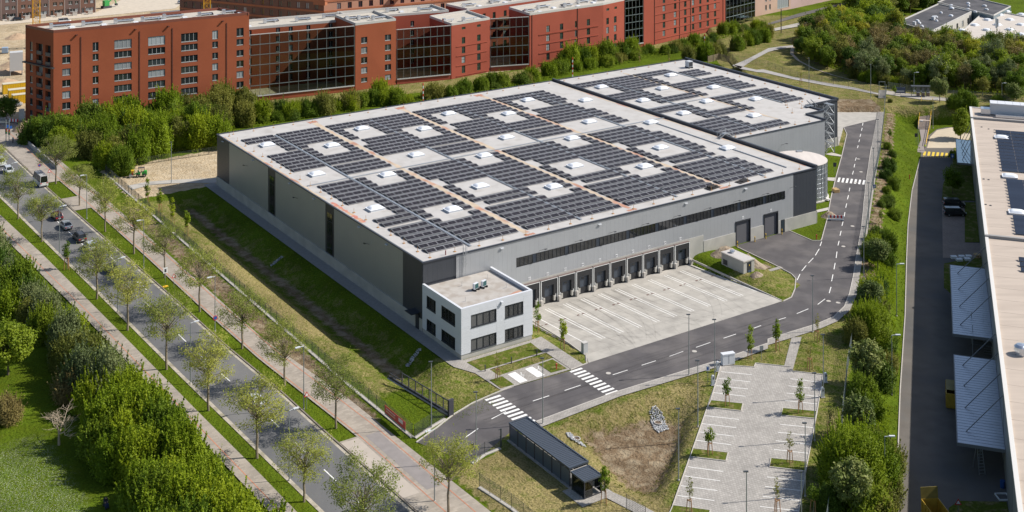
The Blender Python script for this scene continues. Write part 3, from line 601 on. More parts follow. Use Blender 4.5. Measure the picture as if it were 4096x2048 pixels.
# ---- docks
RUB = mat('dock_rubber', (0.022,0.022,0.024), rough=.7); DOORG = mat('sectional_door', (0.055,0.068,0.088), rough=.4)
WHT = mat('white_strip', (.75,.75,.73), rough=.6); YEL = mat('safety_yellow', (.72,.45,.03), rough=.5)
def text_on(txt, size, m, parent, loc, rot, name='number'):
    cu = bpy.data.curves.new(name, 'FONT'); cu.body = txt; cu.size = size; cu.align_x = 'CENTER'; cu.align_y = 'CENTER'; cu.extrude = .006; cu.materials.append(m)
    o = bpy.data.objects.new(name, cu); COL.objects.link(o); o.parent = parent; o.location = loc; o.rotation_euler = rot; return o
INK = mat('ink', (.05,.05,.06), rough=.6)
def to_mesh(o):
    dg = bpy.context.evaluated_depsgraph_get(); me = bpy.data.meshes.new_from_object(o.evaluated_get(dg))
    n = bpy.data.objects.new(o.name, me); COL.objects.link(n); n.parent = o.parent; n.location = o.location; n.rotation_euler = o.rotation_euler
    nm = o.name; bpy.data.objects.remove(o); n.name = nm; return n
for k in range(10):
    u = 22.65 + 4.1*k; zb = -1.0
    d = thing('tmp', 'x', 'x'); del d['label']; del d['category']; d.name = 'dock_shelter'; d.parent = wh; d.location = (u, 0, 0)
    part('shelter_frame', MB().box(-1.88,-1.05,-.62,-.14,zb+.15,3.35).box(1.05,1.88,-.62,-.14,zb+.15,3.35).box(-1.88,1.88,-.64,-.14,2.35,3.42), RUB, d)
    part('shelter_trim', MB().box(-1.92,-1.80,-.70,-.6,zb+.2,3.36).box(1.83,1.92,-.70,-.6,zb+.2,3.36).box(-1.92,1.92,-.70,-.12,3.42,3.50), WHT, d)
    part('shelter_hood', MB().box(-1.95,1.95,-.66,-.12,3.50,3.60), mat('hood_brown',(.16,.12,.11),rough=.7), d)
    part('door', MB().box(-1.05,1.05,-.2,-.13,.2,2.4), DOORG, d); part('door_window', MB().box(-.3,.3,-.22,-.19,1.7,1.98), PANE, d)
    part('dock_pit', MB().box(-1.4,1.4,-.35,-.13,zb-.1,.2), RUB, d)
    for s in (-1, 1):
        part('bumper', MB().box(s*1.2-.18,s*1.2+.18,-.75,-.15,zb+.35,.25), mat('bumper_box',(.42,.40,.36),rough=.8), d)
        part('marker', MB().box(s*1.5-.06,s*1.5+.06,-.66,-.61,zb+.95,zb+1.5), WHT, d)
    part('wheel_guide', MB().box(1.98,2.5,-1.1,-.13,zb-.2,zb+1.0), CONC2, d)
    n_ = part('number_plate', MB().box(-.28,.28,-.12,-.09,4.05,4.6), mat('number_white',(.72,.72,.72),rough=.5), d)
    to_mesh(text_on('%02d' % (k+1), .5, INK, d, (0,-.125,4.32), (math.pi/2,0,0)))
# ---- roll-up doors A and B, side door
for u0, u1, t in ((74.65,78.85,'A'), (82.8,86.95,'B')):
    d = thing('tmp', 'x', 'x'); del d['label']; del d['category']; d.name = 'roller_door'; d.parent = wh; d.location = ((u0+u1)/2, 0, 0); hw = (u1-u0)/2
    part('door_frame', MB().box(-hw,-hw+.18,-.25,.9,.0,4.85).box(hw-.18,hw,-.25,.9,.0,4.85).box(-hw,hw,-.25,.9,4.6,4.86), DARKF, d)
    for j in range(13):
        part('slat', MB().box(-hw+.18,hw-.18,.32,.40,.15+j*.34,.15+j*.34+.30), mat('slat_grey',(.17,.165,.17),rough=.45,metal=.3), d)
    for x in (-.8, 0, .8): part('door_window', MB().box(x-.3,x+.3,.29,.33,1.5,1.75), WHT if x == 0 else PANE, d)
    part('door_reveal', MB().box(-hw,hw,.41,.5,0,4.6), DARKF, d)
    part('number_plate', MB().box(-.25,.25,-.12,-.09,5.05,5.6), mat('number_white',(.72,.72,.72)), d)
    to_mesh(text_on(t, .5, INK, d, (0,-.125,5.3), (math.pi/2,0,0), 'letter'))
unit('side_door', DARKF, wh, (88.3,-.05,1.3), (1.1,.2,2.6)); unit('door_leaf', PANED, wh, (88.3,-.16,1.3), (.85,.06,2.3))
for i_, u in enumerate((74.3,79.3,82.5,87.25)):
    b = thing('bollard', 'yellow black-banded bollard, %s from the dock side along the roller doors' % ORD[i_], 'bollard', W(u,-1.0,0), ANG, 'bollards guarding the roller doors')
    part('post', MB().tube((0,0,0),(0,0,1.15),.10,10), YEL, b); part('band', MB().tube((0,0,.62),(0,0,.78),.106,10), INK, b)
# wall lights
for k in range(10):
    u = 24.9 + 8.2*k
    if u > 94: break
    part('wall_lamp', MB().bar((u,-.05,9.0),(u+.5,-1.0,9.5),.05).cbox((u+.65,-1.2,9.52),(.5,.28,.1)), DARKF, wh)
for v in (20, 52, 79): part('wall_lamp', MB().bar((-.05,v,9.2),(-.8,v+.2,9.5),.05).cbox((-1.0,v+.2,9.52),(.3,.5,.1)), DARKF, wh)
for u, v in ((115,26.2),(104,26.2)): part('wall_lamp', MB().bar((u,v-.05,8.2),(u+.5,v-1.0,8.7),.05).cbox((u+.65,v-1.2,8.72),(.5,.28,.1)), DARKF, wh)
for u in (16.5, 39, 61, 77.5): part('roof_outlet', MB().cbox((u,-.22,11.2),(.7,.3,.16)), SKYC, wh)
for v in (13, 24, 44, 56, 76, 94): part('roof_outlet', MB().cbox((-.22,v,11.3),(.3,.7,.16)), SKYC, wh)
# ---- roof furniture
for u in np.arange(2.2, 98, 5.15):
    part('lightning_rod', MB().tube((u,1.3,RZ),(u,1.3,RZ+.9),.035,5).cbox((u,1.3,RZ+.05),(.4,.4,.1)), mat('rod_ochre',(.42,.22,.08),rough=.7), wh)
for u in np.arange(3.2, 147, 5.15):
    part('lightning_rod', MB().tube((u,96.0,RZ),(u,96.0,RZ+.95),.03,5).cbox((u,96.0,RZ+.05),(.35,.35,.1)), MATS['rod_ochre'], wh)
for v in np.arange(5, 96, 5.0):
    part('lightning_rod', MB().tube((1.8,v,RZ),(1.8,v,RZ+.9),.035,5).cbox((1.8,v,RZ+.05),(.4,.4,.1)), MATS['rod_ochre'], wh)
for v in np.arange(42, 96, 5.0):
    part('lightning_rod', MB().tube((145.5,v,RZ),(145.5,v,RZ+.9),.035,5).cbox((145.5,v,RZ+.05),(.4,.4,.1)), MATS['rod_ochre'], wh)
for u in np.arange(101, 131, 5.0):
    part('lightning_rod', MB().tube((u,27.4,RZ),(u,27.4,RZ+.9),.035,5).cbox((u,27.4,RZ+.05),(.4,.4,.1)), MATS['rod_ochre'], wh)
for u, v in ((133,42),(136,46),(139,42),(134,37.5),(137,41),(131.5,40),(128.5,35.5)):
    part('lightning_rod', MB().tube((u,v,RZ),(u,v,RZ+1.2),.035,5).cbox((u,v,RZ+.05),(.4,.4,.1)), MATS['rod_ochre'], wh)
SK = [(6.1,29.4),(6.1,56.0),(6.1,82.6),(18.5,20.4),(18.5,47.2),(18.4,73.8),(30.8,29.6),(30.8,56.4),(30.7,82.8),(43.2,20.8),(43.2,47.4),(43.2,74.2),(55.5,29.9),(55.5,56.8),(55.4,83.0),(67.9,21.1),(67.9,47.6),(68.0,74.6),(80.2,30.1),(80.2,57.0),(79.9,83.3),(92.7,21.3),(92.5,48.1),(92.4,74.6),(105,50.1),(104.9,66),(104.9,83.9),(117.7,73.2),(118.1,55.9),(118.2,38.6),(130.2,84),(130.3,66.4),(130.6,50.5)]
curb = MB().prism([(-1.55,-1.2),(1.55,-1.2),(1.55,1.2),(-1.55,1.2)],0,.34).mesh('curb'); curb.materials.append(SKYC)
dmb = MB(); nn = 8
for j in range(nn+1):
    for i in range(nn+1):
        x, y = -1+2*i/nn, -1+2*j/nn; dmb.v.append((x*1.45, y*1.1, .36+.42*math.sqrt(max(0,(1-abs(x)**4)*(1-abs(y)**4)))))
for j in range(nn):
    for i in range(nn): a = j*(nn+1)+i; dmb.f.append((a,a+1,a+nn+2,a+nn+1))
dome = dmb.mesh('dome'); dome.materials.append(SKYL); dome.polygons.foreach_set('use_smooth',[True]*len(dome.polygons))
rim = MB().prism([(-1.6,-1.25),(1.6,-1.25),(1.6,1.25),(-1.6,1.25)],.33,.40).mesh('rim'); rim.materials.append(SKYL)
for u, v in SK:
    s = link('skylight', curb, parent=wh, loc=(u, v, RZ)); link('dome', dome, parent=s); link('rim', rim, parent=s)
# cable trays and valley walkway stains
tray = MB()
for u in (11.05, 36.15, 60.45, 84.95): tray.box(u-.22,u+.22,1.9,89.5,RZ+.06,RZ+.18)
for u in (109.8, 134.0): tray.box(u-.2,u+.2,29 if u < 120 else 44,90,RZ+.06,RZ+.18)
tray.box(1.2,93.5,49.9,50.25,RZ+.05,RZ+.15).box(99.5,130,58.6,58.9,RZ+.05,RZ+.15)
part('cable_tray', tray, STEEL, wh)
part('roof_duct', MB().box(93.2,93.45,3.5,50.1,RZ+.02,RZ+.2).box(93.2,98.3,49.7,50.0,RZ+.02,RZ+.2), STEEL, wh)
def stain(u0, u1, v0, v1, seed, z=RZ+.012, n=40):
    r = random.Random(seed); L_ = []; R_ = []
    for k in range(n+1):
        t = k/n; v = v0+(v1-v0)*t; c = (u0+u1)/2; hw = (u1-u0)/2*(.45+.55*r.random()); off = (r.random()-.5)*.4
        L_.append((c-hw+off, v)); R_.append((c+hw+off, v))
    return MB().strip(L_, R_, z)
for i_, u in enumerate((23.45, 48.0, 72.5)): part('mud_stain', stain(u-.75, u+.75, 2.0, 94.5, i_), RUST, wh)
part('mud_stain', stain(120.7, 121.6, 33, 94, 9), RUST, wh)
def stain_h(v0, v1, u0, u1, seed):
    r = random.Random(seed); A, B = [], []
    for k in range(25):
        u = u0+(u1-u0)*k/24; hw = (v1-v0)/2*(.35+.65*r.random()); c = (v0+v1)/2; A.append((u,c-hw)); B.append((u,c+hw))
    return MB().strip(A, B, RZ+.016)
for i_, (v0,v1,u0,u1) in enumerate(((.5,1.6,22.3,24.6),(.5,1.6,46.8,49.1),(.5,1.6,71.3,73.8),(94.3,96.8,22.5,24.8),(94,96.6,47,49.4),(94.3,96.6,71,73.4))): part('mud_stain', stain_h(v0,v1,u0,u1,i_+20), mat('red_mud',(.42,.20,.135),rough=.9,var=.2,vscale=1.5), wh)
part('mud_stain', stain(.35, 1.5, 24, 38, 33), mat('pink_mud',(.52,.20,.15),rough=.9,var=.15,vscale=.8,col2=(.50,.33,.2),c2scale=.5), wh)
part('mud_stain', stain(.3, .9, 40, 95, 34), RUST, wh); part('mud_stain', stain(98.9, 99.7, 30, 94, 35, RZ+.012), RUST, wh); part('mud_stain', stain(97.2, 97.9, 2, 94, 36), RUST, wh)
# roof ladder cage
lad = MB()
for x in (8.1, 8.6): lad.bar((x,-.35,8.4),(x,-.35,RZ+1.5),.06)
for z in np.arange(8.6, RZ+.2, .3): lad.bar((8.1,-.35,z),(8.6,-.35,z),.04)
for z in np.arange(10.0, RZ+1.5, .6):
    pts = [(8.35+.42*math.cos(t), -.35-.65*abs(math.sin(t)), z) for t in np.linspace(math.pi,2*math.pi,7)]
    for a, c in zip(pts, pts[1:]): lad.bar(a, c, .04)
for t in np.linspace(math.pi*1.15,math.pi*1.85,4): lad.bar((8.35+.42*math.cos(t),-.35-.65*abs(math.sin(t)),10),(8.35+.42*math.cos(t),-.35-.65*abs(math.sin(t)),RZ+1.4),.04)
part('roof_ladder', lad, STEEL, wh)
part('vent_pipe', MB().tube((5.2,.9,RZ),(5.2,.9,RZ+.8),.1,8), mat('pipe_red',(.25,.06,.05)), wh)
# steel stair bridge over the parapet wall
br = MB()
u, v = 98.7, 28.5
for s in (-.5, .5):
    br.bar((u-2.0,v+s,RZ+.1),(u-.5,v+s,RZ+1.0),.06,.2).bar((u-.5,v+s,RZ+1.0),(u+.6,v+s,RZ+1.0),.06,.2).bar((u+.6,v+s,RZ+1.0),(u+2.0,v+s,RZ+.1),.06,.2)
    br.bar((u-2.0,v+s,RZ+1.2),(u-.5,v+s,RZ+2.1),.05).bar((u-.5,v+s,RZ+2.1),(u+.6,v+s,RZ+2.1),.05).bar((u+.6,v+s,RZ+2.1),(u+2.0,v+s,RZ+1.2),.05)
    for x, z in ((-2,.1),(-.5,1.0),(.6,1.0),(2.0,.1)): br.bar((u+x,v+s,RZ+z),(u+x,v+s,RZ+z+1.1),.05)
for t in np.linspace(0,1,5): br.cbox((u-2.0+1.5*t,v,RZ+.12+.9*t),(.28,1.0,.04)).cbox((u+2.0-1.4*t,v,RZ+.12+.9*t),(.28,1.0,.04))
br.box(u-.5,u+.6,v-.5,v+.5,RZ+1.0,RZ+1.05)
part('steel_step_bridge', br, STEEL, wh)
# chiller on the rear hall roof, black membrane rolls
cw = thing('roof_ventilator', 'small grey ventilation unit on rubber feet at far end of rear hall roof', 'ventilator', W(141.5,89,RZ), ANG)
part('housing', MB().box(-.8,.8,-.8,.8,.35,2.0), SKYC, cw)
for a in (-.6,.6): part('foot', MB().box(a-.1,a+.1,-1,1,0,.35), RUB, cw)
part('grille', MB().box(-.7,.7,-.84,-.8,.5,1.8), DARKF, cw)
for i_, (u, v) in enumerate(((70.3,2.2),(78.6,1.9))):
    t_ = thing('membrane_pile', 'pile of black bitumen sheets on the roof edge, %s' % ('with two rolls beside the panel arrays' if i_ == 0 else 'flat without rolls'), 'roofing sheets', W(u,v,RZ), ANG+.15)
    part('sheet_stack', MB().box(-1.7,1.7,-.8,.8,0,.14).cbox((.5,.2,.2),(2.2,1.1,.12),.2), mat('bitumen',(.018,.016,.016),rough=.8), t_)
    if i_ == 0:
        for y in (-.3,.35): part('roll', MB().tube((-1.2,y,.45),(.9,y,.45),.2,8), MATS['bitumen'], t_)
# ================================================================== solar arrays
PV = mat('solar_cell', (0.024, 0.020, 0.023), rough=.35, spec=.32, objvar=.15)
PVB = mat('solar_sky_glare', (0.045, 0.043, 0.046), rough=.28, spec=.6, objvar=.15)  # greyer cells carry painted sky glare for the panels tilted away
ALU = mat('alu_frame', (.50,.50,.51), rough=.4, metal=.2)
RACK = mat('rack_dark', (.05,.05,.055), rough=.6)
TILT = math.radians(13)
def pvmesh(nm, m, w, d=1.16):
    me = MB().box(-w/2+.035,-.03,-d/2+.03,d/2-.03,-.012,.024).box(.012,w/2-.035,-d/2+.03,d/2-.03,-.012,.024).mesh(nm)
    fr_ = MB().box(-w/2,w/2,-d/2,d/2,-.02,.018)
    n0 = len(me.vertices); allb = MB().box(-w/2+.045,-.012,-d/2+.055,d/2-.055,-.012,.024).box(.012,w/2-.045,-d/2+.055,d/2-.055,-.012,.024).box(-w/2,w/2,-d/2,d/2,-.02,.018)
    me = allb.mesh(nm); me.materials.append(m); me.materials.append(ALU)
    for p in me.polygons: p.material_index = 1 if p.index >= 12 else 0
    return me
PVM = {}
def pv(w, back):
    k = (round(w,2), back)
    if k not in PVM: PVM[k] = pvmesh('solar_panel', PVB if back else PV, k[0]-.02)
    return PVM[k]
MAIN_ROWS = [[88.0,85.5,83.05,80.6,78.1,75.6],[72.6,70.15,67.7,65.25,62.8,60.3],[57.2,54.75,52.3],[46.6,44.15,41.7,39.25,36.8,34.4],[31.9,29.45,27.0,24.5,21.9,19.2],[15.8,13.3,10.8,8.3,5.75,3.1]]
REAR_ROWS = [[88.7,86.2,83.8,81.4,79.0,76.6],[73.8,71.3,68.9,66.3,63.7,61.2],[56.2,53.7,51.2,48.7,46.2,43.7],[40.5,38.1,35.7,33.2,30.8,28.4]]
ALL = 'F'
def colB(n): return [['F','F','F','F','F','1E'],['1E','1E','1E','F','F','F'],['F']*3,['1E','1E','1E','F','F','F'],['F','F','F','F','1E','1E'],['1E','F','F','F','F','F']]
colC = [['F','F','1E','1E','1E','1E'],['2+','2+','F','F','F','F'],['-']*3,['F','F','F','F','2+','2+'],['1','1','1','1','F','2+'],['F']*6]
colA = [['F','F','E','E','E','E'],['F']*6,['-']*3,['F']*6,['E','E','E','E','F','F'],['F']*6]
colH = [['F']*5+['1'],['1','1','1','F','F','F'],['F']*3,['1','1','1','F','F','F'],['F','F','F','F','1','1'],['1','F','F','F','F','F']]
MC = [(2.88,10.36,4,colA),(11.68,22.42,6,colB(6)),(24.58,35.85,6,colC),(36.4,47.05,6,colB(6)),(48.9,60.2,6,colC),(60.75,71.7,6,colB(6)),(73.35,84.65,6,colC),(85.35,89.1,2,colH)]
RC = [(99.9,109.3,5,[['F','F']+['E']*4,['F']*3+['E']*3,['F','F']+['E']*4,['F']*6]),(110.25,120.5,6,[['F']*6,['1']*4+['F','F'],['1']*4+['F','F'],['1']*4+['F','F']]),(121.75,133.2,6,[['F','F']+['1']*4,['F']*3+['1']*3,['F','F']+['1']*4,['-']*6]),(134.75,141.5,4,[['-','-','F','F','F','-'],['F']*6,['F']*6,['-']*6])]
hwid = 0.5*1.16*math.cos(TILT)
def build_arrays(cols, rows, hall):
    for ci, (u0, u1, n, occ) in enumerate(cols):
        w = (u1-u0)/n
        for gi, rr in enumerate(rows):
            if all(k == '-' for k in occ[gi]): continue
            gidx = len(rows)-1-gi
            a = thing('solar_array', '%s roof solar array, %s column from %s, %s block from the %s' % (hall.split()[0], ORD[ci], 'road wall' if hall == 'main hall' else 'dividing parapet', ORD[gidx], 'dock front' if hall == 'main hall' else 'tank side'), 'solar array', W((u0+u1)/2, rr[-1], RZ), ANG, 'solar arrays on the hall roofs')
            rk = MB()
            for r_, code in zip(rr, occ[gi]):
                if code == '-': continue
                ks = {'F': range(n), '1': [0], 'E': [n-1], '1E': [0, n-1], '2+': range(1, n)}[code]
                y0 = r_ - rr[-1]
                for k in ks:
                    x = u0 + (k+.5)*w - (u0+u1)/2
                    for back in (0, 1):
                        o = bpy.data.objects.new('solar_panel', pv(w, back)); COL.objects.link(o); o.parent = a
                        o.location = (x, y0 + hwid + (0 if not back else 2*hwid+.05), .14 + hwid*math.tan(TILT)); o.rotation_euler = ((TILT if not back else -TILT), 0, 0)
                runs = []
                for k in ks:
                    if runs and runs[-1][1] == k: runs[-1][1] = k+1
                    else: runs.append([k, k+1])
                for k0, k1 in runs:
                    for k in range(k0, k1+1):
                        x = u0 + k*w - (u0+u1)/2
                        rk.bar((x,y0,.09),(x,y0+4*hwid+.05,.09),.06,.06)
                    for x in (u0+k0*w-(u0+u1)/2, u0+k1*w-(u0+u1)/2):
                        rk.add([(x,y0+.05,.03),(x,y0+2*hwid,.03),(x,y0+2*hwid,.36),(x,y0+.05,.12)],[(0,1,2,3)])
                        rk.add([(x,y0+4*hwid,.03),(x,y0+2*hwid+.05,.03),(x,y0+2*hwid+.05,.36),(x,y0+4*hwid,.12)],[(0,1,2,3)])
                        rk.cbox((x,y0+2*hwid,.12),(.3,.8,.2))
            part('mounting_rack', rk, RACK, a)
build_arrays(MC, MAIN_ROWS, 'main hall'); build_arrays(RC, REAR_ROWS, 'rear hall')
# ================================================================== office annex
CLAD = mat('white_cladding', (0.64, 0.655, 0.69), rough=.45, var=.025, vscale=.5, objvar=.02)
of = thing('office_building', 'white two-storey flat-roofed office block clad in panels beside the loading docks', 'office building', W(-.3,-13.3), ANG)
LU, LV, OH = 14.4, 12.9, 8.45
part('wall', MB().box(.12,LU-.12,.12,LV,.0,OH-1.0), mat('office_inner',(.12,.12,.12)), of)
part('plinth', MB().box(.06,LU-.06,.06,LV,-.3,.82), PRECAST, of)
part('roof', MB().box(.3,LU-.3,.3,LV,OH-.9,OH-.55), mat('office_membrane',(.43,.40,.365),rough=.8,var=.08,vscale=.8,col2=(.36,.32,.28),c2scale=.6), of)
part('parapet', MB().box(-.02,.42,-.02,LV,OH-.5,OH+.03).box(LU-.42,LU+.02,-.02,LV,OH-.5,OH+.03).box(.42,LU-.42,-.02,.42,OH-.5,OH+.028), CLAD, of)
OWF = [(1.9,7.0),(8.7,12.5)]; OZ = [(1.0,2.98),(4.9,7.0)]
OWL = [(1.9,6.4),(8.3,11.4)]
def grid_fill(wins, total, axis):
    xs_ = sorted(set([0.0, total] + [q for w_ in wins for q in w_])); 
    for a, c in zip(xs_, xs_[1:]):
        isw = any(abs(a-w0) < 1e-6 for w0, _ in wins)
        zsp = [(.80,OZ[0][0]),(OZ[0][1],OZ[1][0]),(OZ[1][1],OH-.5)] if isw else [(.80,OH-.5)]
        nx_ = max(1, round((c-a)/2.0))
        for z0, z1 in zsp:
            nz = max(1, round((z1-z0)/.38))
            for i in range(nx_):
                for j in range(nz):
                    x0, x1 = a+(c-a)*i/nx_, a+(c-a)*(i+1)/nx_; y0, y1 = z0+(z1-z0)*j/nz, z0+(z1-z0)*(j+1)/nz
                    if axis == 'x': unit('cladding_panel', CLAD, of, ((x0+x1)/2, .04, (y0+y1)/2), (x1-x0-.014, .12, y1-y0-.016))
                    else: unit('cladding_panel', CLAD, of, (.04, (x0+x1)/2, (y0+y1)/2), (.12, x1-x0-.014, y1-y0-.016))
grid_fill(OWF, LU, 'x'); grid_fill(OWL, LV, 'y')
part('cladding', MB().box(LU-.02,LU+.06,0,LV,.80,OH-.5), CLAD, of)
INT = mat('room_interior', (.20,.21,.19), rough=.8, var=.4, vscale=.7)
OG = glass_mat('office_glass', (.40,.46,.45), .10)
for wins, axis in ((OWF,'x'),(OWL,'y')):
    for x0, x1 in wins:
        for z0, z1 in OZ:
            wd = link('window', None, parent=of, loc=((x0,0,z0) if axis == 'x' else (0,x1,z0)), rot=(0 if axis == 'x' else -math.pi/2)); ww = x1-x0; hh = z1-z0
            f_ = MB().box(0,ww,.0,.22,0,.10).box(0,ww,.0,.22,hh-.10,hh).box(0,.10,.0,.22,.1,hh-.1).box(ww-.10,ww,.0,.22,.1,hh-.1)
            for k in range(1,4): f_.box(ww*k/4-.05,ww*k/4+.05,.05,.2,.1,hh-.1)
            part('frame', f_, DARKF, wd)
            for k in range(4): part('pane', MB().box(ww*k/4+.05,ww*(k+1)/4-.05,.12,.14,.1,hh-.1), PANE, wd)
            part('sill', MB().box(-.02,ww+.02,-.1,.05,-.08,.0), DARKF, wd)
for i_, x in enumerate((7.0, 8.8)):
    hp = thing('heat_pump', 'white outdoor heat pump unit on the office roof, %s the parapet corner' % ('farther from' if i_ == 0 else 'next one towards'), 'heat pump', W(-.3+x,-13.3+6.6+i_*.2,OH-.55), ANG+.35)
    hp['label'] = 'white heat pump unit on the office roof, the one %s the loading docks' % ('farther from' if i_ == 0 else 'nearer to')
    part('casing', MB().box(-.55,.55,-.22,.22,.3,1.25), CLAD, hp); part('fan_grille', MB().box(-.45,.5,-.25,-.22,.38,1.18), mat('teal_grille',(.02,.08,.085),rough=.5), hp)
    for a in (-.5,.4): part('foot', MB().box(a,a+.15,-.5,.5,0,.3), RUB, hp)
for x, y in ((3,3.5),(6,9.5),(11.5,9.8),(12,4.5)):
    part('lightning_rod', MB().tube((x,y,OH-.55),(x,y,OH+.25),.03,5).bar((x-.7,y,OH-.5),(x,y,OH-.5),.03), STEEL, of)
part('mud_stain', stain_h(.7,1.4,2,9,77).__class__().strip([(2,.7),(5,.6),(9,.8)],[(2,1.2),(5,1.5),(9,1.3)],OH-.54), RUST, of)
part('mud_stain', MB().strip([(10,.7),(12,.6),(13.5,.8)],[(10,1.4),(12,2.2),(13.6,2.4)],OH-.54), RUST, of)
part('outdoor_lamp', MB().cbox((8.0,-.2,7.75),(.35,.3,.45)), CLAD, of)
# ================================================================== vegetation
def leafmesh(name, P, Nn, size, var, m, seed, aspect=.62):
    r = np.random.RandomState(seed); n = len(P)
    Nn = Nn/np.maximum(np.linalg.norm(Nn, axis=1, keepdims=True), 1e-6)
    a = np.cross(Nn, r.normal(size=(n,3))); a /= np.maximum(np.linalg.norm(a, axis=1, keepdims=True), 1e-6)
    b = np.cross(Nn, a); s = size*(r.uniform(.6, 1.35, (n,1)))
    fold = Nn*s*.18
    V_ = np.stack([P - a*s, P - b*s*aspect + fold, P + a*s, P + b*s*aspect + fold], 1).reshape(-1, 3)
    me = bpy.data.meshes.new(name); me.vertices.add(4*n); me.vertices.foreach_set('co', V_.astype(np.float32).ravel())
    me.loops.add(4*n); me.loops.foreach_set('vertex_index', np.arange(4*n, dtype=np.int32))
    me.polygons.add(n); me.polygons.foreach_set('loop_start', np.arange(0, 4*n, 4, dtype=np.int32)); me.polygons.foreach_set('loop_total', np.full(n, 4, dtype=np.int32))
    me.update(calc_edges=True)
    at = me.attributes.new('var', 'FLOAT', 'FACE'); at.data.foreach_set('value', np.clip(var, 0, 1).astype(np.float32))
    me.materials.append(m); return me
def clumps_leaves(cl, per, seed, fill=.5, upb=.75, shoots=3):
    r = np.random.RandomState(seed); Ps = []; Ns = []; Vs = []
    for c, rad in cl:
        rad = np.array(rad if hasattr(rad, '__len__') else (rad,)*3); n = max(8, int(per*float(np.mean(rad))**2))
        d = r.normal(size=(n,3)); d /= np.linalg.norm(d, axis=1, keepdims=True)
        rho = fill + (1.08-fill)*r.uniform(0, 1, (n,1))**.6; tint = r.uniform(0,.55)
        Ps.append(np.array(c) + d*rho*rad*(1 + r.normal(0,.10,(n,1)))); Ns.append(d + r.normal(0,.55,(n,3)) + np.array([0,0,upb])); Vs.append(np.clip(tint + r.uniform(0,.45,n), 0, 1))
        for _ in range(shoots):                              # young shoots standing out of the clump
            e = r.normal(size=3); e[2] = abs(e[2])*1.1; e /= np.linalg.norm(e); g = e*.55 + np.array([0,0,.8]) + r.normal(0,.15,3); L_ = float(np.mean(rad))*r.uniform(.35,.95); k = max(5, int(n/26)); t = r.uniform(0,1,(k,1))
            Ps.append(np.array(c) + e*rad*.85 + g*L_*t + r.normal(0,.05,(k,3))*(1.2-t)); Ns.append(r.normal(0,.8,(k,3)) + np.array([0,0,.6])); Vs.append(np.clip(tint+.1 + r.uniform(0,.5,k), 0, 1))
    return np.concatenate(Ps), np.concatenate(Ns), np.concatenate(Vs)
BARK = mat('bark', (0.13,0.10,0.07), rough=.95, var=.25, vscale=6)
BARK2 = mat('pale_bark', (0.25,0.205,0.145), rough=.95, var=.25, vscale=5)
def limb(mb, p, q, r0, r1, r, bend=.12, n=3, sides=5):
    p, q = Vector(p), Vector(q); L_ = (q-p).length; pts = [p]
    for k in range(1, n): 
        t = k/n; pts.append(p.lerp(q, t) + Vector((r.uniform(-1,1), r.uniform(-1,1), r.uniform(-.3,1)))*L_*bend*math.sin(math.pi*t))
    pts.append(q)
    for k in range(n): mb.tube(pts[k], pts[k+1], r0+(r1-r0)*k/n, sides, r0+(r1-r0)*(k+1)/n, cap=False)
    return pts
def make_tree(seed, h, cr, trunk, ncl, clr, per, leaf, m, bark=BARK, flat=1.0, squash=.85, base_r=.17, shape='round', twigs=0, fill=.45):
    r = random.Random(seed); cl = []; cz = trunk + (h-trunk)*.5; hz = (h-trunk)*.5
    tries = 0
    while len(cl) < ncl and tries < 4000:
        tries += 1
        x, y, z = r.uniform(-1,1), r.uniform(-1,1), r.uniform(-1,1); d = math.sqrt(x*x+y*y+z*z)
        if d > 1 or d < .32: continue
        if shape == 'vase' and math.hypot(x,y) > .45+.5*(z+1)/2+.1: continue
        if shape == 'cone' and math.hypot(x,y) > 1.0-.8*(z+1)/2: continue
        c = (x*cr, y*cr, cz+z*hz*.92); rr = clr*r.uniform(.7,1.25)
        if any((c[0]-k[0][0])**2+(c[1]-k[0][1])**2+(c[2]-k[0][2])**2 < (rr*.75)**2 for k in cl): continue
        cl.append((c, (rr, rr, rr*squash)))
    mb = MB(); top = Vector((r.uniform(-.2,.2), r.uniform(-.2,.2), trunk+(h-trunk)*.55))
    tp = limb(mb, (0,0,-.1), (top.x*.3, top.y*.3, trunk), base_r, base_r*.72, r, .03, 3, 7); limb(mb, tp[-1], top, base_r*.7, base_r*.25, r, .05, 3, 6)
    for k, (c, rr) in enumerate(cl):
        t = min(1, max(0, (c[2]-trunk)/(h-trunk)*.75 - r.uniform(0,.2))); st = Vector(tp[-1]).lerp(top, t)
        pts = limb(mb, st, c, base_r*.32, base_r*.09, r, .14, 3, 4)
        for _ in range(twigs):
            q = Vector(c)+Vector((r.uniform(-1,1), r.uniform(-1,1), r.uniform(-.6,1)))*clr*1.1; limb(mb, pts[2], q, base_r*.09, base_r*.03, r, .1, 2, 3)
    me_t = mb.mesh('trunk'); me_t.materials.append(bark)
    P, Nn, V_ = clumps_leaves(cl, per, seed+1, fill)
    return me_t, leafmesh('crown', P, Nn, leaf, V_, m, seed+2)
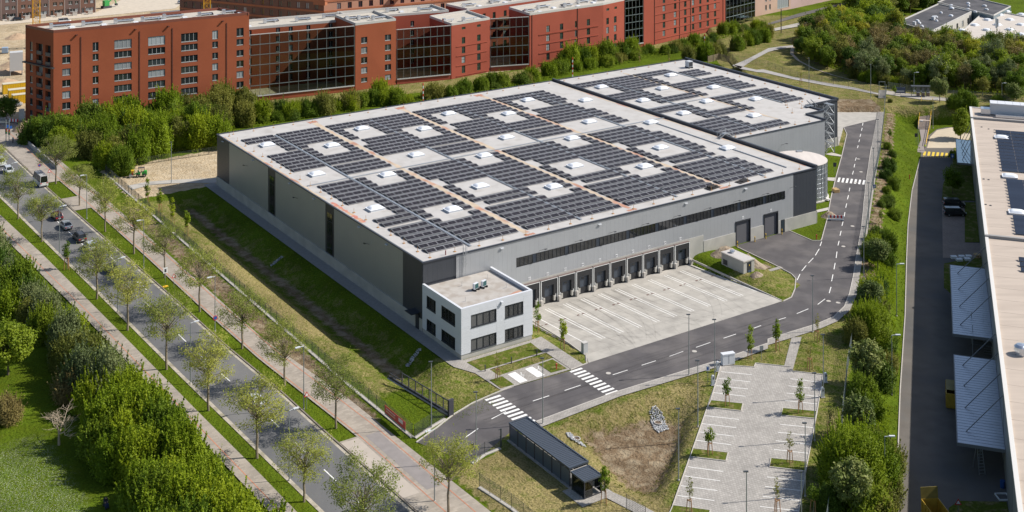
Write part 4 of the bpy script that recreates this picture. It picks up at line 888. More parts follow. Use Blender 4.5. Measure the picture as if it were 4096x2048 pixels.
def make_shrub(seed, rad, h, ncl, per, leaf, m, spiky=0.0):
    r = random.Random(seed); cl = []
    for k in range(ncl):
        a = r.uniform(0, 2*math.pi); q = math.sqrt(r.uniform(0,1)); zz = r.uniform(.15,1)
        rr = rad*r.uniform(.26,.46); x = math.cos(a)*q*(rad-rr*.6); y = math.sin(a)*q*(rad-rr*.6); z = max(rr*.5, (h-rr)*zz*math.sqrt(max(.12,1-.75*q*q)))
        cl.append(((x,y,z), (rr, rr, rr*(1.0+spiky*r.uniform(.4,1.2)))))
    P, Nn, V_ = clumps_leaves(cl, per, seed+1, .3, shoots=9)
    mb = MB()
    for c, rr in cl[:max(4, ncl//2)]: limb(mb, (c[0]*.15,c[1]*.15,-.1), c, .05*rad/1.8+.02, .02, r, .12, 2, 4)
    me = mb.mesh('stem'); me.materials.append(BARK)
    return me, leafmesh('foliage', P, Nn, leaf, V_, m, seed+2)
LV_PLANE = leaf_mat('leaf_plane', (0.190,0.226,0.036), (0.325,0.345,0.080), .45)
LV_BRIGHT = leaf_mat('leaf_bright', (0.140,0.205,0.010), (0.270,0.340,0.020), .45)
LV_MID = leaf_mat('leaf_mid', (0.102,0.165,0.012), (0.200,0.262,0.022), .42)
LV_DARK = leaf_mat('leaf_dark', (0.060,0.112,0.013), (0.118,0.178,0.024), .38)
LV_OLIVE = leaf_mat('leaf_olive', (0.135,0.150,0.024), (0.220,0.222,0.048), .42)
LV_BROWN = leaf_mat('leaf_brown', (0.140,0.112,0.042), (0.225,0.185,0.060), .3)
LV_LIME = leaf_mat('leaf_lime', (0.20,0.22,0.018), (0.36,0.34,0.03), .4)
LV_GREY = leaf_mat('leaf_grey', (0.105,0.140,0.050), (0.185,0.215,0.090), .35)
LV_WHITE = leaf_mat('leaf_blossom', (0.062,0.110,0.014), (0.200,0.225,0.075), .3)
PLANES = [make_tree(100+k, 11.6+.4*(k%3), 4.3, 4.2, 38, 1.25, 130, .112, LV_PLANE, BARK2, twigs=2, base_r=.21, shape='round', squash=.62, fill=.15) for k in range(5)]
WOODS = {'brown': [make_tree(200+k, 10.5, 3.3, 2.4, 26, 1.2, 60, .20, LV_BROWN, BARK, twigs=3, base_r=.16, fill=.2) for k in range(3)],
         'olive': [make_tree(210+k, 10.0, 3.3, 2.2, 28, 1.25, 85, .22, LV_OLIVE, BARK, twigs=2, base_r=.16, fill=.2) for k in range(2)],
         'mid': [make_tree(220+k, 10.5, 3.5, 1.8, 34, 1.35, 110, .24, LV_MID, BARK, base_r=.18, fill=.3) for k in range(3)],
         'dark': [make_tree(230+k, 9.0, 3.4, 1.4, 34, 1.3, 110, .23, LV_DARK, BARK, base_r=.17, fill=.3) for k in range(2)],
         'lime': [make_tree(240+k, 11.0, 3.0, 2.6, 28, 1.15, 100, .22, LV_LIME, BARK, base_r=.16, fill=.3) for k in range(2)],
         'bright': [make_tree(250+k, 9.0, 3.3, 1.6, 32, 1.25, 105, .23, LV_BRIGHT, BARK, base_r=.16, fill=.3) for k in range(3)],
         'grey': [make_tree(260+k, 11.5, 3.2, 2.0, 34, 1.15, 110, .20, LV_GREY, BARK, base_r=.2, fill=.3) for k in range(2)]}
SHRUBS = {'bright': [make_shrub(300+k, 2.2, 3.4, 34, 800, .092, LV_BRIGHT, 1.0) for k in range(3)], 'mid': [make_shrub(310+k, 2.2, 3.2, 34, 760, .092, LV_MID, .8) for k in range(3)],
          'dark': [make_shrub(320+k, 2.2, 3.0, 30, 620, .10, LV_DARK, .6) for k in range(2)], 'olive': [make_shrub(330+k, 2.2, 3.2, 30, 560, .095, LV_OLIVE, .8) for k in range(2)],
          'brown': [make_shrub(340+k, 2.2, 3.0, 28, 420, .085, LV_BROWN, .6) for k in range(2)], 'grey': [make_shrub(350+k, 2.2, 3.6, 32, 620, .09, LV_GREY, .8) for k in range(2)]}
BIGS = {'bright': [make_shrub(380+k, 4.2, 6.2, 90, 480, .105, LV_BRIGHT, .7) for k in range(2)], 'olive': [make_shrub(384, 3.2, 4.6, 64, 460, .10, LV_OLIVE, .7)]}
BALL = [make_tree(400+k, 4.6, 1.55, 1.6, 40, .55, 420, .13, LV_WHITE, BARK, base_r=.09, squash=1, fill=.5) for k in range(2)]
YOUNG = [make_tree(410+k, 5.2, .75, 1.7, 16, .36, 260, .11, LV_MID, BARK2, base_r=.05, shape='cone', fill=.2) for k in range(3)]
YOUNGT = [make_tree(415+k, 5.0, .6, 2.0, 10, .3, 110, .09, LV_OLIVE, BARK2, base_r=.045, shape='cone', fill=.2) for k in range(2)]
COLUM = [make_tree(420+k, 5.6, .48, 1.2, 20, .33, 420, .11, LV_BRIGHT, BARK2, base_r=.05, fill=.3) for k in range(2)]
DENSE = [make_tree(430, 7.5, 2.5, 1.4, 40, .95, 260, .19, LV_MID, BARK, base_r=.15, fill=.4, shape='cone'), make_tree(431, 8.0, 3.6, 1.6, 44, 1.2, 190, .2, LV_MID, BARK, base_r=.2, fill=.35)]
def bare_tree(seed, h, spread, bark):
    r = random.Random(seed); mb = MB()
    def grow(p, d, L_, rad, lev):
        q = p + d*L_; pts = limb(mb, p, q, rad, rad*.62, r, .06, 2, 5 if lev < 2 else 3)
        if lev >= 5: return
        for _ in range(3 if lev < 4 else 3):
            nd = (d + Vector((r.uniform(-1,1), r.uniform(-1,1), r.uniform(-.25,.55)))*spread).normalized(); grow(q if r.random() < .6 else pts[1], nd, L_*r.uniform(.68,.88), rad*.6, lev+1)
    grow(Vector((0,0,-.1)), Vector((0,0,1)), h*.22, h*.019, 0); me = mb.mesh('branches'); me.materials.append(bark); return me
BARE = [bare_tree(5, 7.5, 1.15, mat('grey_twig',(.40,.32,.23),rough=.9)), bare_tree(6, 7.0, .8, mat('brown_twig',(.20,.14,.08),rough=.9))]
def plant(kind_name, meshes, label, cat, p, s=1.0, group=None, rz=None, sz=None, base='trunk', top='crown'):
    o = thing(kind_name, label, cat, (p[0], p[1], p[2] if len(p) > 2 else 0), rnd.uniform(0, 6.28) if rz is None else rz, group)
    o.scale = (s, s, s*(sz or 1)); link(base, meshes[0], parent=o); link(top, meshes[1], parent=o); return o
# boulevard planes
PR = [(223,735),(318,823),(421,926),(536,1014),(658,1110),(799,1246),(968,1394),(1139,1541),(1344,1712),(1795,2052)]
PL_ = [(-58,775),(73,875),(167,966),(387,1195),(510,1320),(666,1477),(833,1642),(1028,1831),(1216,2006),(1452,2210)]
for i_, p in enumerate(PR[::-1]):
    plant('plane_tree', PLANES[i_ % 5], '%s plane tree from the %s along the fenced side of the road' % (ORD[max(0,i_-1)] if i_ else 'lone', 'site entrance' if i_ else 'far side of entrance'), 'tree', G(*p), rnd.uniform(.86,1.08), 'plane trees lining the road', sz=rnd.uniform(.9,1.12))
for i_, p in enumerate(PL_[::-1]):
    plant('plane_tree', PLANES[(i_*2+1) % 5], '%s plane tree counted from the entrance end of the park-side verge' % ORD[i_], 'tree', G(*p), rnd.uniform(.86,1.08), 'plane trees lining the road', sz=rnd.uniform(.9,1.12))
def stakes(parent_p, h=1.9, r=.38, label='', n=3):
    pass
WOODP = mat('stake_wood', (.36,.19,.085), rough=.8)
stk = MB()
for k in range(3):
    a = 2.1*k; stk.tube((.48*math.cos(a), .48*math.sin(a), -.1), (.33*math.cos(a), .33*math.sin(a), 1.9), .055, 6)
for z in (1.75,): 
    for k in range(3): a, c = 2.1*k, 2.1*(k+1); stk.bar((.34*math.cos(a),.34*math.sin(a),z),(.34*math.cos(c),.34*math.sin(c),z),.05,.1)
stkm = stk.mesh('support_stakes'); stkm.materials.append(WOODP)
def young(p, meshes, label, s=1.0, group='young staked trees'):
    o = plant('young_tree', meshes, label, 'young tree', on(p), s, group); link('support_stakes', stkm, parent=o); return o
for i_, p in enumerate([(1605,835),(1480,735),(1372,640),(1265,555)]): young(CS(0,550,S17,*p), COLUM[i_ % 2], '%s columnar young tree from the entrance on the ditch bank' % ORD[i_])
young(CS(0,550,S17,575,1130), YOUNG[0], 'staked sapling on the park-side verge between plane trees', 1.25)
YT = [(K(6,128,375), YOUNG[1], 'leafy staked sapling beside the office end wall'), (K(6,257,470), COLUM[0], 'tall slim staked tree beside the grey yard cabinet'), (K(5,1215,625), YOUNGT[0], 'thin staked sapling in bed before the office'),
      (K(6,1200,515), COLUM[1], 'dark slim staked tree by the white switch cabinet'), (K(7,45,475), COLUM[0], 'tall slim staked tree on lawn wedge beside the site road'), (K(7,247,430), YOUNGT[1], 'bare staked sapling beside the site road bend'), (K(7,210,570), YOUNGT[0], 'bare staked sapling beside the footpath to the parking court'),
      (K(6,1080,755), YOUNG[0], 'leafy staked sapling on first island by the basin side, nearest the site road'), (K(6,993,1003), YOUNG[2], 'leafy staked sapling on second island of the basin side'), (K(6,895,1296), YOUNGT[1], 'sparse staked sapling on third island of the basin side'),
      (K(7,160,790), YOUNG[1], 'leafy staked sapling on first island by the slope side'), (K(7,110,1045), YOUNGT[0], 'sparse staked sapling on second island by the slope side'), (K(7,45,1296), YOUNGT[1], 'sparse staked sapling on third island by the slope side'),
      (K(7,312,900), YOUNGT[1], 'bare staked sapling on grass bank behind the charging posts'), (K(7,230,1296), YOUNG[2], 'leafy staked sapling at the low end of the slope-side grass'), (K(6,465,1245), COLUM[0], 'tall slim staked tree beside the smoking shelter')]
for p, m_, l_ in YT: young(p, m_, l_)
for i_, p in enumerate([K(2,790,300,1.5), K(3,165,425,1.5), K(2,640,290,1.5)]): young(p, YOUNGT[i_ % 2], '%s thin sapling along the upper path fence' % ORD[i_])
# scattering in a ground outline
def scatter(poly, n, dmin, seed, tries=6000):
    r = random.Random(seed); pts = []; x0, x1 = min(p[0] for p in poly), max(p[0] for p in poly); y0, y1 = min(p[1] for p in poly), max(p[1] for p in poly)
    for _ in range(tries):
        if len(pts) >= n: break
        x, y = r.uniform(x0,x1), r.uniform(y0,y1)
        if not bool(inside(poly, np.array([x]), np.array([y]))[0]): continue
        if any((x-a)**2+(y-c)**2 < dmin*dmin for a, c in pts): continue
        pts.append((x,y))
    return pts
WORD = {'bright':'fresh bright green','mid':'mid green','dark':'dark green','olive':'olive green','brown':'brown budding','grey':'pale grey-green','lime':'lime yellow blossoming'}
def mix_shrubs(pts, kinds, smin, smax, where, group, seed, sz=(1.0,1.35)):
    r = random.Random(seed)
    for x, y in pts:
        k = r.choice(kinds); m_ = r.choice(SHRUBS[k]); s = r.uniform(smin, smax)
        plant('shrub', m_, '%s shrub %s' % (WORD[k], where), 'shrub', (x, y, gz1(x,y)-.1), s, group, sz=r.uniform(*sz), base='stem', top='foliage')
def mix_trees(pts, kinds, smin, smax, where, group, seed, z=None):
    r = random.Random(seed)
    for x, y in pts:
        k = r.choice(kinds); m_ = r.choice(WOODS[k]); s = r.uniform(smin, smax)
        plant('tree', m_, '%s tree %s' % (WORD[k], where), 'tree', (x, y, gz1(x,y)-.1), s, group, sz=r.uniform(.9,1.12))
# park hedge beside the left walk
hedge = [W(float(np.interp(v,*np.array(LWL).T))-6.0, v) for v in np.arange(-75,125,10.)] + [W(u,v) for u,v in ((-62,118),(-66,60),(-57,40),(-55,16),(-57,2),(-58.5,-12),(-59,-28),(-58,-75))]
hp_ = scatter(hedge, 112, 2.5, 11)
hn = [p for p in hp_ if UVof(p)[1] < 0]; hf = [p for p in hp_ if UVof(p)[1] >= 0]
mix_shrubs(hn, ['bright','bright','bright','mid'], 1.3, 1.8, 'in the tall thicket between park lawn and walk', 'shrubs of the park thicket', 12)
mix_shrubs(hf, ['mid','dark','grey','olive','grey','bright','dark'], 1.15, 1.75, 'in the mixed thicket farther along the park walk', 'shrubs of the park thicket', 13)
plant('tree', DENSE[1], 'round green park tree standing free in the lawn', 'tree', G(32,1498), 1.0)
plant('tree', WOODS['bright'][0], 'bright green tree in the park beside the round lawn tree', 'tree', W(-68,42), .9)
plant('tree', WOODS['mid'][1], 'mid green tree at the far edge of the park lawn', 'tree', W(-67,58), .95)
plant('shrub', SHRUBS['brown'][0], 'brown budding bush behind the bare park tree', 'shrub', (*G(270,1590).xy, 0), 1.5, base='stem', top='foliage')
plant('shrub', SHRUBS['brown'][1], 'brown budding bush at the lawn edge by the picture-left park tree', 'shrub', (*G(10,1690).xy, 0), 1.2, base='stem', top='foliage')['label'] = 'brown budding bush standing alone on the park lawn'
for i_, (p, l_) in enumerate(((G(236,1779),'leafless grey tree with spreading twigs on the daisy lawn'),)):
    o = thing('bare_tree', l_, 'tree', p, 1.0); link('branches', BARE[0], parent=o); o.scale = (1.5,1.5,1.0)
# rear: dense shrubs between road and the red housing block
left_green = [G(*p) for p in [(140,560),(330,505),(800,440),(1000,425),(1000,470),(870,500),(870,590),(600,625),(500,705),(410,665),(300,615),(180,600)]]
mix_shrubs(scatter(left_green, 56, 3.6, 21), ['bright','bright','mid','mid','dark','olive'], 1.25, 2.1, 'on the bank below the big red housing block', 'shrubs on the bank behind the hall', 22)
mix_trees(scatter(left_green, 14, 6.5, 23), ['bright','mid','olive'], .55, .8, 'on the bank below the big red housing block', 'small trees on the bank behind the hall', 24)
def along(pl_, n, jit, seed):
    r = random.Random(seed); L_ = [0]
    for a, c in zip(pl_, pl_[1:]): L_.append(L_[-1] + (Vector(c[:2])-Vector(a[:2])).length)
    out = []
    for k in range(n):
        t = (k+r.random())/n*L_[-1]; j = max(i for i in range(len(L_)-1) if L_[i] <= t); f = (t-L_[j])/(L_[j+1]-L_[j])
        p = Vector(pl_[j][:2]).lerp(Vector(pl_[j+1][:2]), f); out.append((p.x+r.uniform(-jit,jit), p.y+r.uniform(-jit,jit)))
    return out
rowline = [K(1,-20,625), K(1,100,600), K(1,390,560), K(1,570,520), K(1,740,520), K(1,1000,478), K(1,1160,450), K(2,0,425), K(2,140,396), K(2,280,355), K(2,440,335), K(2,660,278), K(2,900,242), K(2,1150,178), K(2,1250,160)]
mix_shrubs(along(rowline, 66, 1.8, 31), ['bright','mid','mid','dark','olive'], 0.85, 1.4, 'in the strip before the glazed red housing row', 'shrubs before the housing row', 32, (.75,1.1))
mix_shrubs(along([K(2,230,350), K(2,330,335), K(2,440,315), K(2,560,300), K(2,600,285)], 9, 1.2, 33), ['bright','mid'], 1.4, 1.8, 'in the strip before the glazed red housing row', 'shrubs before the housing row', 34)
mix_shrubs(along([K(1,-100,640), K(1,60,600), K(1,250,575), K(1,520,545), K(1,700,500)], 18, 2.0, 35), ['mid','bright','olive','dark'], .9, 1.5, 'in the strip before the glazed red housing row', 'shrubs before the housing row', 36)
mix_shrubs(along([K(2,880,310), K(2,950,300), K(2,1040,285), K(2,1130,275), K(2,1230,235), K(2,1288,205)], 14, 1.6, 37), ['bright','mid','olive'], .9, 1.6, 'by the tram lawn behind the rear hall', 'shrubs before the housing row', 38)
# wood beyond the upper path
wood_front = [K(3,*p,1.5) for p in [(130,262),(240,322),(390,382),(560,412),(700,442),(1000,472),(1320,510),(1320,440),(1000,420),(700,390),(500,350),(250,270),(160,240)]]
wood_mid = [K(3,*p,1.5) for p in [(150,240),(250,270),(500,350),(700,390),(1000,420),(1340,440),(1340,300),(1000,258),(800,235),(500,210),(200,205)]]
mix_trees(scatter(wood_front, 46, 3.4, 41), ['dark','mid','brown','olive','mid','grey','dark'], .55, .95, 'at the front edge of the wood behind the path', 'trees of the wood', 42)
mix_trees(scatter(wood_mid, 110, 3.9, 43), ['brown','brown','olive','brown','olive','mid','lime','bright','dark'], .68, 1.0, 'within the wood behind the path', 'trees of the wood', 44)
wood_back = [K(3,*p,1.5) for p in [(180,205),(430,200),(640,215),(640,150),(520,110),(420,120),(250,170)]]
mix_trees(scatter(wood_back, 30, 4.5, 45), ['mid','bright','dark','lime','bright'], .8, 1.15, 'at the tram stop side of the wood', 'trees of the wood', 46)
wood_far = [K(3,*p,1.5) for p in [(430,90),(640,100),(760,60),(900,10),(1000,-40),(500,-60),(440,20)]]
mix_trees(scatter(wood_far, 46, 6, 47), ['mid','bright','dark','olive'], .9, 1.4, 'beside the dark-roofed flat building', 'trees beyond the wood', 48)
for i_, (x, y, k) in enumerate([(1130,400,'grey'),(860,440,'mid'),(945,430,'bright'),(1020,440,'grey'),(720,420,'bright')]):
    p = on(K(3,x,y,1.5)); plant('tree', WOODS[k][0], ['large pale willow-like tree','slim mid green birch-like tree','light green tree with open crown','grey-green bushy tree','low bright tree'][i_]+' at the wood edge above the neighbouring hall', 'tree', p, [1.15,1.0,.75,.8,.6][i_])
mix_shrubs([on(K(3,x,y,1.5))[:2] for x, y in [(640,440),(690,445),(740,447),(560,415),(600,425),(480,405),(520,415),(430,392)]], ['bright','mid','olive'], .6, 1.0, 'low along the wood edge by the path', 'shrubs at the wood edge', 49)
# slope to the neighbouring lot
SLP = [(7,552,88,'ball',1.3),(7,600,40,'mid',.9),(7,520,40,'bright',.9),(7,545,215,'dark',1.0),(7,520,250,'bright',1.05),(7,515,330,'ball',1.3),(7,560,300,'olive',.8),(7,520,440,'bright',1.75),(7,450,470,'olive',1.0),(7,590,460,'mid',1.1),(7,490,690,'ball',1.5),(7,560,640,'dark',1.1),(7,600,560,'olive',.9),(7,470,770,'mid',1.1),(7,520,800,'bright',.9),(7,455,960,'ball',1.35),(7,510,1000,'olive',1.5),(7,590,1050,'olive',1.4),(7,430,1180,'bright',2.1),(7,520,1150,'bright',1.8),(7,350,1190,'dark',1.1),(7,590,1180,'olive',1.2),(7,420,1340,'ball',1.45),(7,500,1330,'mid',1.4),(7,560,1330,'olive',1.2),(7,300,1310,'dark',1.0),
       (3,612,735,'tree',.42),(3,608,870,'dark',.8),(3,590,915,'dark',.75),(3,640,945,'mid',.7),(3,598,1045,'dark',.85),(3,640,1085,'mid',.7),(3,560,1240,'dark',1.0),(3,600,1250,'mid',.9),(3,530,1275,'bright',.8),(3,625,800,'dark',.5),(3,600,770,'mid',.5),(3,615,560,'olive',.35),(3,635,535,'tree',.42),(3,570,1060,'dark',.45),(3,600,985,'mid',.5),(3,620,930,'dark',.5),(3,570,1150,'tree',.35)]
for i_, (sh, x, y, k, s) in enumerate(SLP):
    p = on(K(sh, x, y, -1.2), -.05)
    if k == 'ball': plant('hawthorn_tree', BALL[i_ % 2], 'round hawthorn with cream blossom on the slope to the neighbouring lot', 'tree', p, s, 'blossoming round trees on the slope')
    elif k == 'tree': plant('young_tree', YOUNG[i_ % 3], 'small young tree on the upper end of the green slope', 'young tree', p, s*2.2, 'young trees on the slope')
    elif s > 1.45 and k in BIGS: plant('shrub', BIGS[k][i_ % len(BIGS[k])], 'big %s shrub on the slope to the neighbouring lot' % WORD[k], 'shrub', p, s/1.95, 'shrubs on the slope', sz=rnd.uniform(.9,1.15), base='stem', top='foliage')
    else: plant('shrub', SHRUBS[k][i_ % 2], '%s shrub on the slope to the neighbouring lot' % WORD[k], 'shrub', p, s, 'shrubs on the slope', sz=rnd.uniform(.9,1.25), base='stem', top='foliage')
plant('tree', DENSE[0], 'dense green tree beside the glass canopy of the neighbouring hall', 'tree', (*K(3,968,700,-3).xy, -3), 1.12)
plant('tree', WOODS['mid'][0], 'small tree in the shade before the neighbouring hall', 'tree', (*K(3,930,975,-3).xy, -3), .6)
plant('hawthorn_tree', BALL[0], 'round blossoming street tree beside the turnstile canopy', 'tree', on(K(3,864,522,1.0)), 1.45); plant('hawthorn_tree', BALL[1], 'round blossoming street tree behind the neighbouring hall roof', 'tree', on(K(3,1237,545,1.0)), 1.4)
for i_, (x, y, s) in enumerate([(945,545,1.1),(985,540,1.3),(1020,545,1.0),(1140,548,1.0),(1160,545,.9)]): plant('shrub', SHRUBS['mid'][i_ % 3], 'mid green bush on the bank above the retaining wall', 'shrub', on(K(3,x,y,1.0)), s, 'bushes above the retaining wall', base='stem', top='foliage')
for i_, (x, y) in enumerate(((930,790),(950,800))): plant('shrub', SHRUBS['bright'][i_], 'clipped low bush at the yellow crossing', 'shrub', (*K(3,x,y,-3).xy,-3), .5, 'low bushes at the crossing', base='stem', top='foliage')
plant('tree', WOODS['dark'][0], 'dark tree beside the yellow site containers', 'tree', G(25,485), .8)
# rough grass tufts on banks and verges: nobody could count them
def tuft_field(name, pts, size, m, label, cat, seed):
    r = np.random.RandomState(seed); P = np.array(pts); n = len(P); k = 3
    Q = np.repeat(P, k, axis=0) + np.concatenate([r.normal(0,.12,(n*k,2)), np.full((n*k,1), size*.45)], 1)
    Nn = r.normal(size=(n*k,3))*np.array([1,1,.35]); me = leafmesh(name, Q, Nn, size, r.uniform(0,1,n*k), m, seed, aspect=.35)
    o = link(name, me); o['kind'] = 'stuff'; tag(o, label, cat); return o
def rand_pts(n, test, x0, x1, y0, y1, seed):
    r = np.random.RandomState(seed); X = r.uniform(x0,x1,n); Y = r.uniform(y0,y1,n); k = test(X,Y); X, Y = X[k], Y[k]; return np.stack([X,Y,gz(X,Y)],1)
def t_slope(X,Y): return (X > np.interp(Y,FTY,FTX)+.3) & (X < np.interp(Y,FBY,FBX)-.2)
tuft_field('slope_grass', rand_pts(26000, t_slope, 40, 125, 140, 372, 1), .16, LV_MID, 'rough long grass on the slope to the neighbouring lot', 'grass', 1)
def t_basin(X,Y): return inside(BRIM,X,Y) & ~inside(BFLO,X,Y)
tuft_field('basin_grass', rand_pts(9000, t_basin, -10, 45, 150, 220, 2), .13, LV_OLIVE, 'sparse weeds on the sides of the retention basin', 'grass', 2)
def t_verge(X,Y):
    u = (X-ORG.x)*UX+(Y-ORG.y)*UY; v = -(X-ORG.x)*UY+(Y-ORG.y)*UX
    kr = np.interp(v,*np.array(KR).T); vr = np.interp(v,*np.array(VR).T); rl = np.interp(v,*np.array(RL).T); lw = np.interp(v,*np.array(LWR).T)
    return ((u > kr+.4) & (u < vr-.1) & (((v > -24) & (v < 98)) | ((v > 108) & (v < 122)))) | ((u < rl-1.0) & (u > lw+.2) & (v > -60) & (v < 140))
tuft_field('verge_grass', rand_pts(60000, t_verge, -130, -5, 150, 330, 3), .085, LV_MID, 'mown grass of the road verges', 'grass', 3)
def t_ditch(X,Y):
    u = (X-ORG.x)*UX+(Y-ORG.y)*UY; v = -(X-ORG.x)*UY+(Y-ORG.y)*UX
    return (u > -19) & (u < -3) & (v > -30) & (v < 97) & ~((u > -11) & (u < -7.5) & (v > -12))
tuft_field('ditch_grass', rand_pts(50000, t_ditch, -90, 10, 180, 310, 4), .085, LV_MID, 'grass on the banks of the drainage ditch', 'grass', 4)

# low scrub filling the belts between the single shrubs
def t_row(X,Y): return pdist(rowline,X,Y,False) < 4.2
tuft_field('undergrowth', rand_pts(90000, t_row, -90, 115, 335, 505, 5)+np.array([0,0,.35]), .24, LV_MID, 'low scrub between the shrubs before the housing row', 'undergrowth', 5)
def t_lg(X,Y): return inside(left_green,X,Y)
tuft_field('undergrowth', rand_pts(30000, t_lg, -140, -70, 305, 385, 6)+np.array([0,0,.3]), .24, LV_OLIVE, 'low scrub on the bank below the tall brick block', 'undergrowth', 6)
def t_sl2(X,Y): q = np.interp(Y,FTY,FTX); return (X > q+1.2) & (X < q+6.5) & (Y < 262) & (np.sin(Y*.55)+np.sin(Y*.23+1) > -.6)
tuft_field('undergrowth', rand_pts(60000, t_sl2, 40, 90, 140, 262, 7)+np.array([0,0,.45]), .2, LV_BRIGHT, 'low scrub linking the shrubs on the slope', 'undergrowth', 7)
def t_wd(X,Y): return inside(wood_front,X,Y) | inside(wood_mid,X,Y)
tuft_field('undergrowth', rand_pts(26000, t_wd, 95, 200, 370, 480, 8)+np.array([0,0,.6]), .3, LV_MID, 'low scrub on the floor of the wood', 'undergrowth', 8)
# ================================================================== background buildings
def brick(name, col, col2): 
    return mat(name, col, rough=.9, var=.10, vscale=.12, col2=col2, c2scale=.05, c2lo=.4, c2hi=.65, bump=.02, bscale=6, spec=.15)
BR_A = brick('brick_orange', (0.340,0.098,0.047), (0.300,0.084,0.041))
BR_B = brick('brick_red', (0.340,0.086,0.054), (0.300,0.074,0.047))
BR_C = brick('brick_brown', (0.215,0.120,0.085), (0.185,0.105,0.085))
BR_D = brick('brick_mauve', (0.170,0.115,0.100), (0.150,0.100,0.090))
BR_P = brick('brick_pale', (0.52,0.36,0.28), (0.47,0.32,0.26))
BR_K = brick('brick_pink', (0.50,0.36,0.34), (0.46,0.33,0.31))
BR_T = brick('brick_terracotta', (0.42,0.165,0.085), (0.38,0.15,0.08))
BR_S = brick('brick_sand', (0.50,0.27,0.185), (0.46,0.25,0.17))
RFL = mat('gravel_roof', (0.46,0.42,0.36), rough=.95, var=.12, vscale=1.2); RFD = mat('bitumen_roof', (0.052,0.050,0.055), rough=.8, var=.2, vscale=.5, col2=(.085,.08,.085), c2scale=.15)
CAP = mat('parapet_cap', (0.50,0.48,0.45), rough=.6); DUCT = mat('duct_metal', (0.62,0.65,0.70), rough=.3, metal=.8)
WFR = mat('window_frame_dark', (.035,.035,.038), rough=.5); WFG = mat('window_frame_green', (.022,.075,.040), rough=.5); WFRD = mat('window_frame_red', (.16,.015,.02), rough=.5); MUL = mat('window_mullion', (.45,.45,.44), rough=.5)
PANEB = mat('house_glass', (0.030,0.038,0.040), rough=.05, spec=.8, objvar=.5)
WM = {}; WRND = random.Random(8); CURT = {}
CURM = mat('curtain_glare_glass', (.30,.32,.33), rough=.12, spec=.6, objvar=.35)  # pale panes: curtains, and white reflections put into the colour
def win_pale_pane(me):
    if me.name not in CURT: c = me.copy(); c.materials.clear(); c.materials.append(CURM); CURT[me.name] = c
    return CURT[me.name]
def win_meshes(w, h, style, n):
    k = (round(w,1), round(h,1), style, n)
    if k not in WM:
        w, h = max(k[0],.3), max(k[1],.3); f = MB().box(0,w,-.05,.12,0,.09).box(0,w,-.0,.12,h-.09,h).box(0,.09,.0,.12,.09,h-.09).box(w-.09,w,.0,.12,.09,h-.09)
        me = f.mesh('window'); me.materials.append({'d':WFR,'g':WFG,'r':WFRD}[style])
        mu = MB()
        for i in range(1, n): mu.box(w*i/n-.05,w*i/n+.05,.02,.1,.09,h-.09)
        if style == 'g': mu.box(.09,w-.09,.03,.09,h*.55-.04,h*.55+.04)
        if style == 'd': mu.box(.09,w-.09,.0,.06,.09,.2+.1)
        mm = None
        if mu.v: mm = mu.mesh('mullion'); mm.materials.append(MUL if style == 'd' else {'g':WFG,'r':WFRD}[style])
        pn = MB().box(.05,w-.05,.07,.09,.05,h-.05).mesh('pane'); pn.materials.append(PANEB); WM[k] = (me, mm, pn)
    return WM[k]
def edge_hit(A, B, px, py):                                # where a surveyed pixel meets the vertical plane over A-B: distance along it, height
    kx = (px-CXP)/FPX; d = (Vector(B[:2])-Vector(A[:2])); L_ = d.length; d /= L_; n = Vector((d.y,-d.x))
    Y = (A[0]*n.x + A[1]*n.y)/(kx*n.x + n.y); P = Vector((kx*Y, Y)); return (P-Vector(A[:2])).dot(d), CAMH-(py-HYP)*Y/FPX
